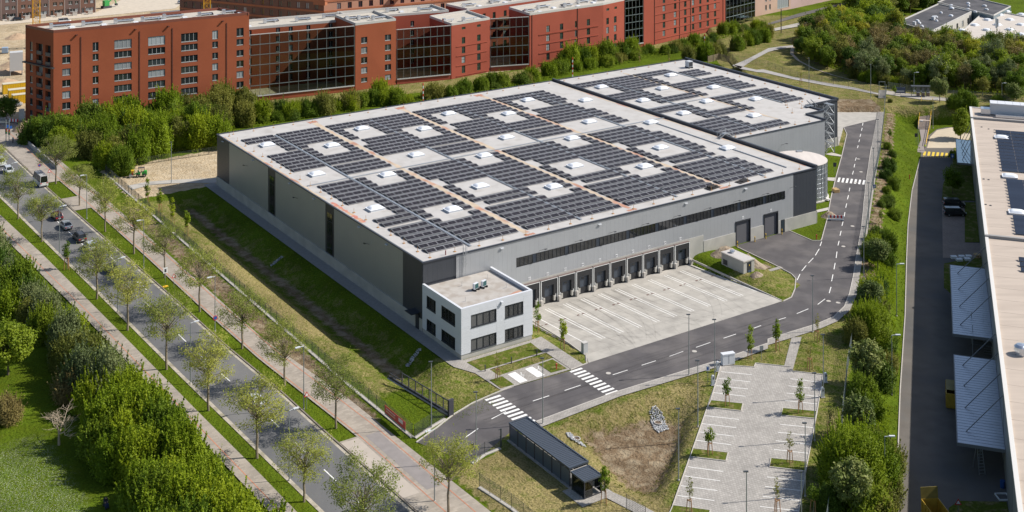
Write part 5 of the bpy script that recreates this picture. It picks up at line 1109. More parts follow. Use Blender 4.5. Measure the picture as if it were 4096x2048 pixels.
def building(name, label, cat, foot, z1, rects=None, m=BR_A, roofm=RFL, z0=0.0, par=.7, group=None, capm=None, rev=.22, mats=None):
    foot = [Vector(p[:2]) for p in foot]; a0 = foot[0]; d0 = foot[1]-foot[0]; ang = math.atan2(d0.y, d0.x)
    root = thing(name, label, cat, (a0.x, a0.y, z0), ang, group); R = Matrix.Rotation(-ang, 2); loc = [R @ (p-a0) for p in foot]; n = len(loc)
    for i in range(n):
        p, q = loc[i], loc[(i+1) % n]; d = q-p; L_ = d.length; d = d/L_; inn = Vector((-d.y, d.x)); rc = (rects or {}).get(i, [])
        rc = [(max(.05,a), min(L_-.05,b), max(.05,c-z0), min(z1-z0-.1,e-z0), *st) for a,b,c,e,*st in rc if b > .3 and a < L_-.3 and e-c > .2]
        xs2 = sorted(set([0, L_]+[round(v,3) for r in rc for v in r[:2]])); zs2 = sorted(set([0, z1-z0]+[round(v,3) for r in rc for v in r[2:4]])); mb = MB()
        def pt(s, z, dp=0.0): e = p + d*s + inn*dp; return (e.x, e.y, z)
        for s0, s1 in zip(xs2, xs2[1:]):
            for c0, c1 in zip(zs2, zs2[1:]):
                sm_, zm = (s0+s1)/2, (c0+c1)/2
                if any(r[0] < sm_ < r[1] and r[2] < zm < r[3] for r in rc): continue
                mb.add([pt(s0,c0),pt(s1,c0),pt(s1,c1),pt(s0,c1)],[(0,1,2,3)])
        for r in rc:
            dp = r[6] if len(r) > 6 else rev
            a, b, c, e = r[:4]; mb.add([pt(a,c),pt(b,c),pt(b,e),pt(a,e),pt(a,c,dp),pt(b,c,dp),pt(b,e,dp),pt(a,e,dp)],[(0,1,5,4),(1,2,6,5),(2,3,7,6),(3,0,4,7)])
        part('wall', mb, (mats or {}).get(i, m), root)
        th = math.atan2(d.y, d.x)
        for r in rc:
            st, nn_ = (r[4] if len(r) > 4 else 'd'), (r[5] if len(r) > 5 else 2); dp = r[6] if len(r) > 6 else rev
            fm, mm, pn = win_meshes(r[1]-r[0], r[3]-r[2], st, nn_)
            o = link('window', fm, parent=root, loc=pt(r[0], r[2], dp-.12), rot=th)
            if mm: link('mullion', mm, parent=o)
            pq = link('pane', pn, parent=o)
            if WRND.random() < .2: pq.data = win_pale_pane(pn)
    part('roof', MB().poly([(p.x,p.y,z1-z0-par) for p in loc]), roofm, root)
    cp = MB()
    for i in range(n):
        p, q = loc[i], loc[(i+1) % n]; d = (q-p).normalized(); inn = Vector((-d.y, d.x)); c0, c1 = p+inn*.17-d*.0, q+inn*.17
        cp.bar((c0.x,c0.y,z1-z0-par/2+.02), (c1.x,c1.y,z1-z0-par/2+.02), .36, par+.06)
    part('parapet', cp, capm or CAP, root); root['_a'] = 0; del root['_a']; return root, loc
def clutter(root, loc, z, n, seed, L_, D_, solar=True):      # ducts, vents and small panels on a flat roof
    r = random.Random(seed)
    for k in range(n):
        x = L_*(k+.5)/n + r.uniform(-1,1); y = D_*r.uniform(.3,.65); l_ = r.uniform(3,6)
        mb = MB().tube((x-l_/2,y,z+.75),(x+l_/2,y+r.uniform(-.3,.3),z+.75),.22,7); mb.cbox((x-l_/2,y,z+.8),(.9,.9,1.3)); mb.cbox((x+l_*.3,y,z+.4),(.25,.25,.8)); part('roof_duct', mb, DUCT, root)
        if solar:
            mb = MB()
            for j in range(4): mb.cbox((x+j*1.15-1,y+2.2,z+.35),(1.05,1.7,.06),0,.25)
            part('roof_solar_panels', mb, PV, root)
        if r.random() < .6: part('roof_hatch', MB().box(x+2,x+3.4,y-2.4,y-1.1,z,z+.4), SKYL, root)
GRW = 'red brick housing row behind the hall'
# R1, the tall block
A1, B1, C1 = G(214,122,27), G(996.6,49.7,27), G(107,101,27); dep1 = (C1-A1)*1.05
cols1 = [(313,355,2),(466,496,2),(575,663,4),(745,831,4),(911,995,4),(1068,1097,2),(1190,1226,2)]
rows1 = [edge_hit(A1,B1,334*.795,y*.795)[1] for y in (227,275,286,322,345,382,402,440,459,497,515,553,575,606)]
zr = [(rows1[2*k+1], rows1[2*k]) for k in range(7)]
rc1 = []
for x0, x1, n_ in cols1:
    s0, s1 = edge_hit(A1,B1,x0*.795,300)[0], edge_hit(A1,B1,x1*.795,300)[0]
    for a, c in zr: rc1.append((s0, s1, a, c, 'd', n_))
rcl = []; Dl = dep1.length
for f0, f1, n_ in ((.10,.29,1),(.38,.62,2),(.74,.84,1)):
    for a, c in zr: rcl.append((Dl*f0, Dl*f1, a-(.5 if n_ > 1 else .0), c, 'd', n_, 1.0 if f0 < .7 else .25))
rcl = [(Dl-b, Dl-a, c, e, *st) for a,b,c,e,*st in rcl]
b1, l1 = building('housing_block', 'tall orange-red brick housing block of seven storeys at the road corner', 'apartment block', [A1,B1,B1+dep1,A1+dep1], 27, {0:rc1, 3:rcl}, BR_A, capm=mat('cap_red',(.20,.06,.035)), group=GRW)
clutter(b1, l1, 26.3, 7, 1, (B1-A1).length, 12)
for px in (407,702,867,1140):
    s = edge_hit(A1,B1,px*.795,300)[0]; part('downpipe', MB().box(s-.12,s+.12,-.12,.02,0,24.5), mat('pipe_brown',(.10,.03,.02)), b1); part('overflow_spout', MB().cbox((s-1.2,-.3,25.2),(.5,.6,.3)), MATS['pipe_brown'], b1)
for a, c in zr:
    for f in (.19,.5): part('balcony_rail', MB().box(-.0,.05,0,0,0,0).cbox((0,0,0),(.01,.01,.01)) if False else MB().cbox((l1[3]*f).to_3d()+Vector((-.06,-.03,a+.1)), (.08, Dl*.17, 1.0), math.atan2(l1[3].y,l1[3].x)-math.pi/2), mat('rail_dark',(.04,.05,.07),rough=.4), b1)
part('ledge', MB().cbox((l1[3]*.5).to_3d()+Vector((-.35,-.2,zr[1][0]-.7)), (.9, Dl+.8, .35), math.atan2(l1[3].y,l1[3].x)-math.pi/2), WFR, b1)
fdir = (B1-A1).normalized(); fper = Vector((-fdir.y, fdir.x, 0))
# front-line survey of the other blocks
R2A, R2B = Vector((-48.8,398,0)), Vector((-36.9,406,0)); R3A, R3B = Vector((-19.6,413.4,0)), Vector((-7.4,424,0)); R4A, R4B = Vector((5.9,428.3,0)), Vector((40.2,457.6,0)); R5A, R5B = Vector((47.8,463.5,0)), Vector((83.4,499.5,0))
def px_rects(A, B, cols, rows, st, n_=2, sheet=None):
    out = []; ox, oy, sc_ = sheet; zz = [edge_hit(A,B,ox+cols[0][0]*sc_, oy+y*sc_)[1] for r in rows for y in r]
    for x0, x1 in cols:
        s0, s1 = edge_hit(A,B,ox+x0*sc_,300)[0], edge_hit(A,B,ox+x1*sc_,300)[0]
        for k in range(len(rows)): out.append((s0, s1, zz[2*k+1], zz[2*k], st, n_))
    return out
s7 = 800/2576
rc = px_rects(R2A,R2B,[(2397,2477)],[(482,570),(612,700),(742,830),(872,955),(1005,1070)],'d',2,(700,0,s7)) + px_rects(R2A,R2B,[(128,207)],[(450,533),(577,662),(706,792),(833,920),(965,1035)],'d',2,(1500,0,s7))
b2, l2 = building('housing_block', 'orange-red brick block with two window columns between two glazed courts', 'apartment block', [R2A,R2B,R2B+fper*17,R2A+fper*17], 21, {0:rc}, BR_A, group=GRW); clutter(b2, l2, 20.3, 3, 2, 13, 14)
rc = px_rects(R3A,R3B,[(1118,1162),(1316,1360)],[(482,565),(607,690),(731,815),(855,945)],'g',2,(1500,0,s7)) + px_rects(R3A,R3B,[(1118,1165),(1314,1360)],[(350,382)],'g',1,(1500,0,s7))
rc3 = rc
b3, l3 = building('housing_block', 'red brick block with green-framed windows and wavy lintels beside glazed court', 'apartment block', [R3A,R3B,R3B+fper*16,R3A+fper*16], 18, {0:rc}, BR_B, group=GRW); clutter(b3, l3, 17.3, 2, 3, 15, 11, False)
R4M = R4A + (R4B-R4A)*.73 + Vector((1.1,-1.3,0))
rc = px_rects(R4A,R4M,[(2208,2250),(2382,2424)],[(333,415),(452,535),(570,655),(692,775)],'g',2,(1500,0,s7)) + px_rects(R4A,R4M,[(0,22),(152,193)],[(272,355),(390,475),(508,592),(628,710)],'g',2,(2300,0,s7))
rcb = px_rects(R4M,R4B,[(404,436),(502,535)],[(235,318),(352,435),(468,550),(585,660)],'g',2,(2300,0,s7)) + px_rects(R4M,R4B,[(404,440),(508,540)],[(112,142)],'g',1,(2300,0,s7))
rc4 = rc
b4, l4 = building('housing_block', 'red brick block with bent front, green windows and raised brick bands', 'apartment block', [R4A,R4M,R4B,R4B+fper*14,R4A+fper*14], 18.6, {0:rc,1:rcb}, BR_B, group=GRW); clutter(b4, l4, 17.9, 5, 4, 42, 12)
cc5 = [(1130,1162),(1275,1305),(1405,1435),(1507,1535),(1600,1627),(1695,1724),(1790,1818)]
rc = []
for x0, x1 in cc5:
    s0, s1 = edge_hit(R5A,R5B,2300+x0*s7,100)[0], edge_hit(R5A,R5B,2300+x1*s7,100)[0]
    for k in range(6): zt = 2.3+k*3.05; rc.append((s0,s1,zt,zt+2.1,'g',2))
rc5 = rc
b5, l5 = building('housing_block', 'long red brick block with seven green window columns beside the lobby', 'apartment block', [R5A,R5B,R5B+fper*14,R5A+fper*14], 20.5, {0:rc}, BR_B, group=GRW)
for bb, A, B, rr_ in ((b3,R3A,R3B,rc3),(b4,R4A,R4M,rc4),(b5,R5A,R5B,rc5)):
    L_ = (B-A).length
    for z in sorted(set(round(r[2],1) for r in rr_ if r[3]-r[2] > 1.5)): part('brick_band', MB().box(L_*.12,L_*.93,-.14,.0,z-.75,z-.5), BR_B, bb)
for bb, A, B, pxs in ((b4,R4A,R4M,(2120+8,2310)),(b5,R5A,R5B,(2618,2718,2762,2892))):
    for px in pxs:
        s = edge_hit(A,B,px,100)[0]; part('downpipe', MB().box(s-.1,s+.1,-.14,.0,0,18), MATS['pipe_brown'], bb)
# wings behind the courts
def wing(A, B, off, dep, z, label, m, seed, cols, rows_z, st='d'):
    A2, B2 = A+fper*off, B+fper*off; L_ = (B2-A2).length; rc = [(L_*f, L_*f+1.3, a, a+2.0, st, 2) for f in cols for a in rows_z]
    b, l = building('housing_wing', label, 'apartment block', [A2,B2,B2+fper*dep,A2+fper*dep], z, {0:rc}, m, group='wings behind the glazed courts'); clutter(b, l, z-.7, max(2,int(L_/9)), seed, L_, dep); return b
wing(B1-Vector((0,0,27))+Vector((-1,-.5,0)), R2A+Vector((6,3,0)), 16, 13, 19.4, 'set-back brick wing behind the widest glazed court', BR_A, 51, (.14,.36,.46,.6,.78), (1.5,4.6,7.7,10.8,13.9,16.5))
wing(R2B+Vector((-6,-3,0)), R3A+Vector((8,4,0)), 20, 13, 18.6, 'set-back brick wing behind the middle glazed court', BR_B, 52, (.2,.4,.6,.8), (1.5,4.6,7.7,10.8,13.9))
wing(R3B+Vector((-3,-2,0)), R4A+Vector((3,2,0)), 34, 10, 12.0, 'low set-back brick wing behind the narrow glazed court', BR_B, 53, (.3,.7), (1.5,4.6,7.7), 'g')
# glass noise walls
GLZ = glass_mat('court_glass', (.62,.70,.67), -.02); FRAMEG = mat('glazing_frame', (.22,.26,.26), rough=.4, metal=.5)
def glass_wall(A, B, zb, zt, nc, nr, label):
    d = B-A; L_ = d.length; ang = math.atan2(d.y, d.x); g = thing('glass_screen', label, 'glass wall', (A.x,A.y,0), ang, 'glass screens closing the courts')
    part('base_wall', MB().box(0,L_,-.1,.3,0,zb), BR_A if L_ > 30 else BR_B, g); part('sill', MB().box(0,L_,-.35,.35,zb,zb+.25), CAP, g)
    z0 = zb+.25; f = MB()
    for k in range(nc+1): x = L_*k/nc; part('post', MB().box(x-.06,x+.06,-.05,.2,z0,zt), FRAMEG, g); f.bar((x,.2,zt-1.5),(x,1.6,z0),.1)
    for k in range(nr+1): z = z0+(zt-z0)*k/nr; part('rail', MB().box(0,L_,-.16,.16,z-.09,z+.09).box(0,L_,.9,1.1,z-.25,z-.15), FRAMEG if k < nr else CAP, g)
    for i in range(nc):
        for j in range(nr): o = unit('pane', GLZ, g, (L_*(i+.5)/nc, .02, z0+(zt-z0)*(j+.5)/nr), (L_/nc-.2, .03, (zt-z0)/nr-.2))
    return g
glass_wall(B1-Vector((0,0,27))+Vector((.3,.2,0)), R2A-Vector((.3,.2,0)), 1.5, 20.2, 11, 6, 'wide tall glass screen between the tall block and two-column block')
glass_wall(R2B+Vector((.3,.2,0)), R3A-Vector((.3,.2,0)), 1.5, 17.4, 8, 5, 'glass screen of the middle court beside the wavy-lintel block')
glass_wall(R3B+Vector((.3,.2,0)), R4A-Vector((.3,.2,0)), 1.5, 17.5, 6, 5, 'narrower glass screen with balconies and trees showing behind')
glass_wall(R4B+Vector((.3,.3,0)), R5A-Vector((.3,.3,0)), 1.5, 20.2, 5, 7, 'narrow tall glass screen beside the long block with seven window columns')
R6A, R6B = R5B, Vector((98.1,515.8,0)); R7B = Vector((108.8,526,0)); R8B = Vector((116.2,533,0)); R9B = Vector((146,562,0))
lob = glass_wall(R6A+Vector((.3,.3,0)), R6B, .3, 21, 8, 6, 'glazed lobby front with diagonal braces and small glass porch')
lob['group'] = 'glazed fronts of the housing row'; Ll = (R6B-R6A).length
br_ = MB()
for k in range(8):
    for j in range(6): br_.bar((Ll*(k+.2)/8,.4,.6+3.4*j),(Ll*(k+.6)/8,.4,.6+3.4*j+2.6),.14)
part('brace', br_, CAP, lob); part('porch', MB().box(6.5,13,-4.5,-.2,3.1,3.3).box(6.5,6.6,-4.5,-.2,.1,3.1).box(12.9,13,-4.5,-.2,.1,3.1).box(6.5,13,-4.5,-4.4,.1,.4), glass_mat('porch_glass',(.8,.85,.85),.2), lob)
rc = [(L0, L0+1.1, a, a+2.2, 'd', 2) for L0 in (7.0,9.8) for a in (3,6.5,10,13.5)]
building('housing_block', 'pale sand-coloured brick block beyond the glazed lobby', 'apartment block', [R6B,R7B,R7B+fper*16,R6B+fper*16], 22, {0:rc}, BR_P, group=GRW)
rc = [(.8,9,2.5,9.5,'d',5),(.8,9,11,18,'d',5)]
building('housing_block', 'pale brick block with large glazed stairwell near the tram stop', 'apartment block', [R7B,R8B,R8B+fper*16,R7B+fper*16], 22, {0:rc}, BR_P, group=GRW)
rc = [(L0, L0+1.0, a, a+2.0, 'd', 1) for L0 in (8,16,24,32) for a in (4.2,9)]
building('housing_block', 'pinkish pale brick block at the far end of the housing row', 'apartment block', [R8B,R9B,R9B+fper*16,R8B+fper*16], 22, {0:rc}, BR_K, group=GRW)
building('lobby_building', 'dark building body behind the glazed lobby', 'apartment block', [R6A+fper*2,R6B+fper*2,R6B+fper*16,R6A+fper*16], 21, {}, mat('lobby_wall',(.05,.05,.05)))
building('stair_building', 'dark stair core behind the narrow tall glass screen', 'apartment block', [R4B+fper*6,R5A+fper*6,R5A+fper*14,R4B+fper*14], 20, {}, BR_B)
# second row: corner block with balconies, low solar-roofed block, rowhouses
CB = Vector((-68,462,0)); dl = Vector((-.9,.43,0)).normalized(); dr = Vector((.87,.49,0)).normalized()
Lw, Rw = 66, 118
rcl = [(x, x+1.5, a, a+2.2, 'r', 2) for x in np.arange(2, Lw-2, 4.0) for a in (2.5,6.2,9.9,13.6,17.3,21.0)]
rcr = [(x, x+1.6, a, a+2.2, 'r', 2) for x in np.arange(5, Rw-3, 4.2) for a in (2.5,6.2,9.9,13.6,17.3,21.0)]
bb, lb = building('courtyard_block', 'terracotta brick corner block with red-framed windows and corner balconies behind the row', 'apartment block', [CB+dl*Lw, CB, CB+dr*Rw, CB+dr*Rw+dl*12, CB+dl*14+dr*14, CB+dl*Lw+dr*14], 25, {0:rcl, 1:rcr}, BR_S, mats={0:BR_C})  # browner brick on the left front paints its shade into the wall
for z in (5.3,9.0,12.7,16.4,20.1):
    part('floor_band', MB().box(0,Lw,-.15,0,z,z+.7), BR_T, bb)
    a_, c_ = lb[1], lb[2]; part('floor_band', MB().bar((a_.x,a_.y,z+.35),(c_.x,c_.y,z+.35),.35,.7), BR_T, bb)
for x, z in ((Lw-3.5,8.3),(Lw-3.5,15.7)): part('balcony', MB().box(x,x+5,-1.6,.0,z,z+.9).box(x,x+5,-1.6,-1.5,z+.9,z+1.9), BR_T, bb)
for s in (28, 72):
    for z in (4.6,8.3,12,15.7): 
        p_ = lb[1].lerp(lb[2], s/Rw); part('balcony', MB().cbox((p_.x,p_.y,z),(3.6,3.2,.9),math.atan2(lb[2].y-lb[1].y,lb[2].x-lb[1].x)), BR_T, bb)
K1, K2, K3 = G(1783,15,18.2), G(1867,34,18.2), G(2300,-28,18.2)
rc = [(x, x+1.3, a, a+2.2, 'g', 2) for x in (3,7,11.5,16.5,22.5,28,33,38) for a in (3,6.5,10,13.4)]
bc, lc = building('courtyard_block', 'lower red block with solar roof and wooden balconies behind the green-window blocks', 'apartment block', [K2, K3, K3+(K1-K2), K1], 18.2, {0:rc}, BR_B, mats={3:brick('brick_red_shaded',(.22,.055,.045),(.2,.05,.04))}); clutter(bc, lc, 17.5, 4, 61, 45, 11)  # left face gets a deeper red with its shade painted in
for x in (13,19,25):
    for z in (9.3,12.7): part('balcony', MB().box(x,x+4.4,-1.8,0,z,z+.25).box(x,x+4.4,-1.8,-1.7,z+.25,z+1.3), mat('balcony_wood',(.22,.12,.075)), bc)
H0, H1 = G(-60,87,0), G(383,50,0); hd = (H1-H0).normalized(); hp2 = Vector((-hd.y,hd.x,0)); HL = (H1-H0).length; nh = 7; hw = HL/nh
for k in range(nh):
    a = H0+hd*hw*k; c = H0+hd*hw*(k+1); t_ = k % 2
    rc = [(.5,1.5,.1,2.3,'d',1,.6)] if True else []
    rc += [(2.0,4.0,1.0,2.3,'d',2),(hw-2.2,hw-.8,1.0,2.4,'d',2),(hw-2.2,hw-.8,4.0,5.4,'d',2),(1.4,3.0,4.0,5.6,'d',2),(1.4,3.0,7.0,8.6,'d',2),(hw-2.2,hw-.8,7.0,8.5,'d',2)]
    hb, hl = building('rowhouse', '%s rowhouse of %s brick from the crossing end of the building site' % (ORD[nh-1-k], 'mauve-brown' if t_ else 'red-brown'), 'rowhouse', [a,c,c+hp2*11,a+hp2*11], 10.5, {0:rc}, BR_D if t_ else BR_C, group='rowhouses by the building site')
    part('doorstep', MB().box(.3,2.0,-1.6,0,0,.3), CONC2, hb); part('downpipe', MB().box(hw-.25,hw-.1,-.12,0,.0,10), mat('pipe_grey',(.5,.45,.42)), hb); part('wall_lamp', MB().cbox((1.9,-.12,2.6),(.22,.2,.22)), SKYL, hb)
    bx_ = thing('bin_store', '%s concrete bin box before the rowhouses from the crossing end' % ORD[nh-1-k], 'bin box', a+hd*(hw*.55)-hp2*3.0, math.atan2(hd.y,hd.x), 'bin boxes before the rowhouses'); part('box', MB().box(-.9,.9,-.5,.5,0,1.4), CONC2, bx_); part('lid', MB().box(-.95,.95,-.55,.55,1.4,1.5), CONC, bx_)
# crossing beyond: paving and hedges
struct('far_street', MB().poly([G(600,50),G(760,36),G(760,62),G(620,66)], .03), mat('far_asphalt',(.15,.145,.145),rough=.9))
struct('far_pavement', MB().poly([G(-60,105),G(383,66),G(700,34),G(760,-8),G(500,-8),G(383,50),G(-60,90)], .02), mat('far_slab',(.52,.45,.36),rough=.9,var=.1,vscale=.5))
# tower cranes (yellow lattice masts)
def crane(p, w, h, label):
    c = thing('crane_mast', label, 'crane', p, .3, 'yellow tower cranes'); q = w/2
    for sx in (-q,q):
        for sy in (-q,q): part('chord', MB().bar((sx,sy,0),(sx,sy,h),.22), MATS['crane_yellow'], c)
    lm = MB(); s = w*1.0; n = int(h/s)
    for k in range(n):
        z = k*s
        for (a, b) in (((-q,-q),(q,-q)),((q,-q),(q,q)),((q,q),(-q,q)),((-q,q),(-q,-q))):
            lm.bar((*a,z),(*b,z),.10).bar((*(a if k % 2 else b),z),(*(b if k % 2 else a),z+s),.10)
    part('lattice', lm, MATS['crane_yellow'], c); part('ladder', MB().bar((-.25,0,0),(-.25,0,h),.08).bar((.25,0,0),(.25,0,h),.08), MATS['crane_yellow'], c); part('foot', MB().box(-q-1.2,q+1.2,-q-1.2,q+1.2,-.1,.5), CONC2, c)
mat('crane_yellow', (.72,.38,.02), rough=.5)
crane((-172,462,0), 2.4, 44, 'yellow lattice crane mast between the tall block and the rowhouses'); crane((-110.5,463,0), 2.3, 44, 'yellow lattice crane mast before the dark side of the terracotta corner block')
# tram stop and right-hand flat buildings
struct('tram_platform', MB().poly([K(3,10,150,1.5),K(3,150,118,1.5),K(3,410,50,1.5),K(3,420,62,1.5),K(3,165,133,1.5),K(3,10,162,1.5)], 1.72), CONC)
struct('tram_track', MB().poly([K(3,300,95,1.5),K(3,420,62,1.5),K(3,425,85,1.5),K(3,300,118,1.5)], 1.68), mat('track_bed',(.16,.12,.10)))
struct('far_path', MB().strip([K(3,0,118,1.5),K(3,150,70,1.5),K(3,420,5,1.5)],[K(3,0,128,1.5),K(3,170,82,1.5),K(3,430,12,1.5)],1.62), ASPH3)
tf = thing('platform_railing', 'long pale railing along the tram platform', 'railing', K(3,165,118,1.5), 0)
rp = [K(3,165,118,1.7),K(3,260,85,1.7),K(3,410,42,1.7)]; o0 = tf.location
for a, c in zip(rp, rp[1:]):
    n_ = 8
    for z in (.5,1.1): part('rail', MB().bar(a-o0+Vector((0,0,z)),c-o0+Vector((0,0,z)),.09), CAP, tf)
    for k in range(n_+1): q = a.lerp(c,k/n_)-o0; part('post', MB().bar(q,q+Vector((0,0,1.15)),.09), CAP, tf)
for i_, (x, y, l_) in enumerate(((66,165,'black catenary mast by the tram platform end'),(424,15,'black catenary mast at the far end of the tram platform'))):
    p = K(3,x,y,1.5); c = thing('catenary_mast', l_, 'mast', p, 0); part('mast', MB().tube((0,0,0),(0,0,9),.16,8), WFR, c); part('arm', MB().bar((0,0,8.4),(3.2,-1.2,8.8),.08), WFR, c)
zr2 = 6.5
D1, D2, D3, D4 = K(3,648,110,zr2), K(3,822,157,zr2), K(3,1025,57,zr2), K(3,930,-20,zr2)
wl_ = (D3-D2).length
rc = [(wl_*f, wl_*f+2.2, 2.2, 4.6, 'd', 2) for f in (.18,.32,.46,.60,.74,.88)]
fb, fl_ = building('flat_building', 'pale concrete building with dark bitumen roof beyond the wood', 'commercial building', [D2,D3,D3+(D1-D2)+(D4-D3)*.0,D1], zr2, {0:rc}, mat('pale_render',(.50,.48,.44),rough=.9,var=.08,vscale=.3), RFD, z0=1.0, par=.35)
fb2, _ = building('flat_building', 'long dark-roofed wing with rooftop ventilators beyond the wood', 'commercial building', [D3+(D3-D2)*.02+(D2-D1)*.6, D3+(D3-D2)*.02+(D2-D1)*.6+(D3-D2)*.5, D3+(D3-D2)*.55+(D1-D2)*1.05, D3+(D3-D2)*.02+(D1-D2)*1.05], zr2+.3, {}, mat('blue_glass_wall',(.12,.17,.20),rough=.2), RFD, z0=1.0, par=.35)
def vents(root, pts, z, seed):
    r = random.Random(seed)
    for (x, y) in pts:
        w = r.uniform(.8,1.6); part('roof_vent', MB().box(x-w/2,x+w/2,y-w/2,y+w/2,z,z+.35).lathe([(w*.5,.35),(w*.42,.6),(.02,.72)],10,(x,y,z)), SKYL if r.random() < .6 else SKYC, root)
vents(fb, [(8,6),(14,9),(22,5),(30,8),(36,4),(18,11),(40,9)], zr2-1.35, 4); vents(fb2, [(4,8),(8,12),(12,6),(16,14),(20,9),(7,18),(13,20),(22,16)], zr2-1.05, 5)
for i_, (x, y) in enumerate(((24,7),(25.8,7.3),(10,9.5))): part('roof_cooler', MB().box(x-.6,x+.6,y-.5,y+.5,zr2-1.3,zr2-.1), SKYC, fb)
WH_ = [K(3,925,200,5.5), K(3,1500,330,5.5), K(3,1700,160,5.5), K(3,1100,45,5.5)]
fh, fhl = building('flat_hall', 'wide low hall with pale gravel roof and dome skylights beyond the wood', 'commercial building', WH_, 5.5, {}, MATS['pale_render'], mat('pale_gravel_roof',(.50,.45,.40),rough=.95,var=.08,vscale=.6), z0=1.0, par=.3)
R_ = Matrix.Rotation(-fh.rotation_euler.z, 2)
for x, y in [(975,155),(1040,128),(1105,102),(1165,77),(1100,153),(1155,127),(1217,101),(1275,75),(1160,185),(1216,151),(1272,126),(1215,208),(1272,175),(1110,60),(1150,50),(1200,60)]:
    p = K(3,x,y,5.2); q = R_ @ (p.xy-fh.location.xy); part('skylight', MB().box(q.x-1.4,q.x+1.4,q.y-1.2,q.y+1.2,4.1,4.5).lathe([(1.3,.4),(1.1,.75),(.02,.95)],10,(q.x,q.y,4.1)), SKYL, fh)
am = thing('antenna_mast', 'short antenna mast with panel antennas on the pale gravel roof', 'antenna', K(3,1152,200,5.2), 0); part('mast', MB().tube((0,0,0),(0,0,7.5),.12,7), WFR, am); part('panel', MB().box(-.55,-.15,-.2,.2,4.2,7.8), SKYL, am); part('panel', MB().box(.15,.5,-.2,.2,4.6,7.4), SKYL, am); part('cabinet', MB().box(-1.4,1.2,-.6,.6,0,1.0), SKYC, am)
# ================================================================== site furniture
POLE = mat('lamp_pole', (.30,.33,.34), rough=.45, metal=.4); HEADM = mat('lamp_head', (.07,.075,.08), rough=.4); HEADL = mat('street_lamp_head', (.62,.64,.66), rough=.35)
def lampmesh(h, arm, street):
    a = MB().tube((0,0,-.1),(0,0,h),.09,8,.055).mesh('pole'); a.materials.append(POLE)
    b = (MB().bar((0,0,h),(arm,0,h+.08),.07).cbox((arm+.3,0,h+.08),(.8,.3,.14)) if street else MB().cbox((arm*.5+.1,0,h+.05),(.62,.26,.12))).mesh('lamp_head'); b.materials.append(HEADL if street else HEADM)
    c = MB().lathe([(.16,-.1),(.16,.12),(.09,.14)],8).mesh('base'); c.materials.append(CONC2); return a, b, c
LA = lampmesh(9.8, -.4, False); LB = lampmesh(9.6, .7, True); LC = lampmesh(6.6, .7, True)
def lamp(p, ms, label, rz=0.0, group=None, s=1.0):
    o = thing('street_lamp', label, 'lamp post', p, rz, group); o.scale = (1,1,s)
    link('pole', ms[0], parent=o); link('lamp_head', ms[1], parent=o); link('base', ms[2], parent=o); return o
SL = [(K(5,882,865),'lamp post beside the fence corner at the entrance'),(K(5,1108,1035),'lamp post on the shelter side of the entrance'),(K(6,155,845),'lamp post between the crossing and the bicycle shelter'),(K(6,890,600),'lamp post on the pavement edge above the basin'),(K(6,1020,628),'lamp post beside the two charging posts by the basin'),(K(6,935,858),'lamp post on the basin rim, nearer the site road'),(K(6,838,1128),'lamp post on the basin rim, farther from the site road'),(K(7,225,382),'lamp post on the outer bend of the site road'),(K(7,278,712),'lamp post beside the slope-side charging posts'),(K(7,235,928),'lamp post beside the middle bays of the slope-side column'),(K(7,187,1208),'lamp post beside the low bays of the slope-side column'),(K(7,168,1480),'lamp post past the last bays of the slope-side column'),(K(6,1180,1480),'lamp post in the lower middle of the parking court')]
for p, l_ in SL: lamp(on(p), LA, l_, 0.1, 'lamp posts of the site')
for i_, (x, y) in enumerate([(553,795),(531,955),(506,1150),(482,1395)]): lamp(on(K(3,x,y)), LA, '%s lamp post from the rear yard along the fenced pavement' % ORD[i_], .1, 'lamp posts of the site')
for i_, (x, y) in enumerate([(862,922)]): lamp(on(K(0,x,y)), LA, 'lamp post on the path behind the ditch', .1, 'lamp posts of the site')
lamp(on(K(3,206,478)), LA, 'lamp post behind the rear hall parapet', .1, 'lamp posts of the site'); lamp(on(K(3,517,515)), LA, 'lamp post at the corner of the rear yard', .1, 'lamp posts of the site')
for i_, (x, y) in enumerate([(1738,2006),(1215,1636),(860,1326),(575,1074),(347,874)]): lamp(G(x,y), LB, '%s street lamp from the entrance on the fenced side of the road' % ORD[i_], ANG+math.pi, 'street lamps of the road')
for i_, (x, y) in enumerate([(1157,1922),(762,1533),(471,1247),(238,1016),(46,823)]): lamp(G(x,y), LB, '%s street lamp from the entrance on the park side of the road' % ORD[i_], ANG, 'street lamps of the road')
for i_, (x, y) in enumerate([(587,1245),(623,682),(647,290)]): lamp(on(K(7,x,y,-2.2)), LB, '%s cobra-head lamp from the yellow container on the slope foot' % ORD[i_], .0, 'street lamps of the neighbouring lot')
for i_, (x, y, z, l_) in enumerate([(755,715,-2,'lamp post beside the long outdoor stair'),(735,480,1.2,'lamp post behind the turnstile canopy'),(830,585,.4,'lamp post beside the top flight of the stair'),(1177,535,1.0,'lamp post behind the neighbouring hall roof')]): lamp(on(K(3,x,y,z)), LC, l_, .0, 'street lamps of the neighbouring lot', [1,1,1.25,.95][i_])
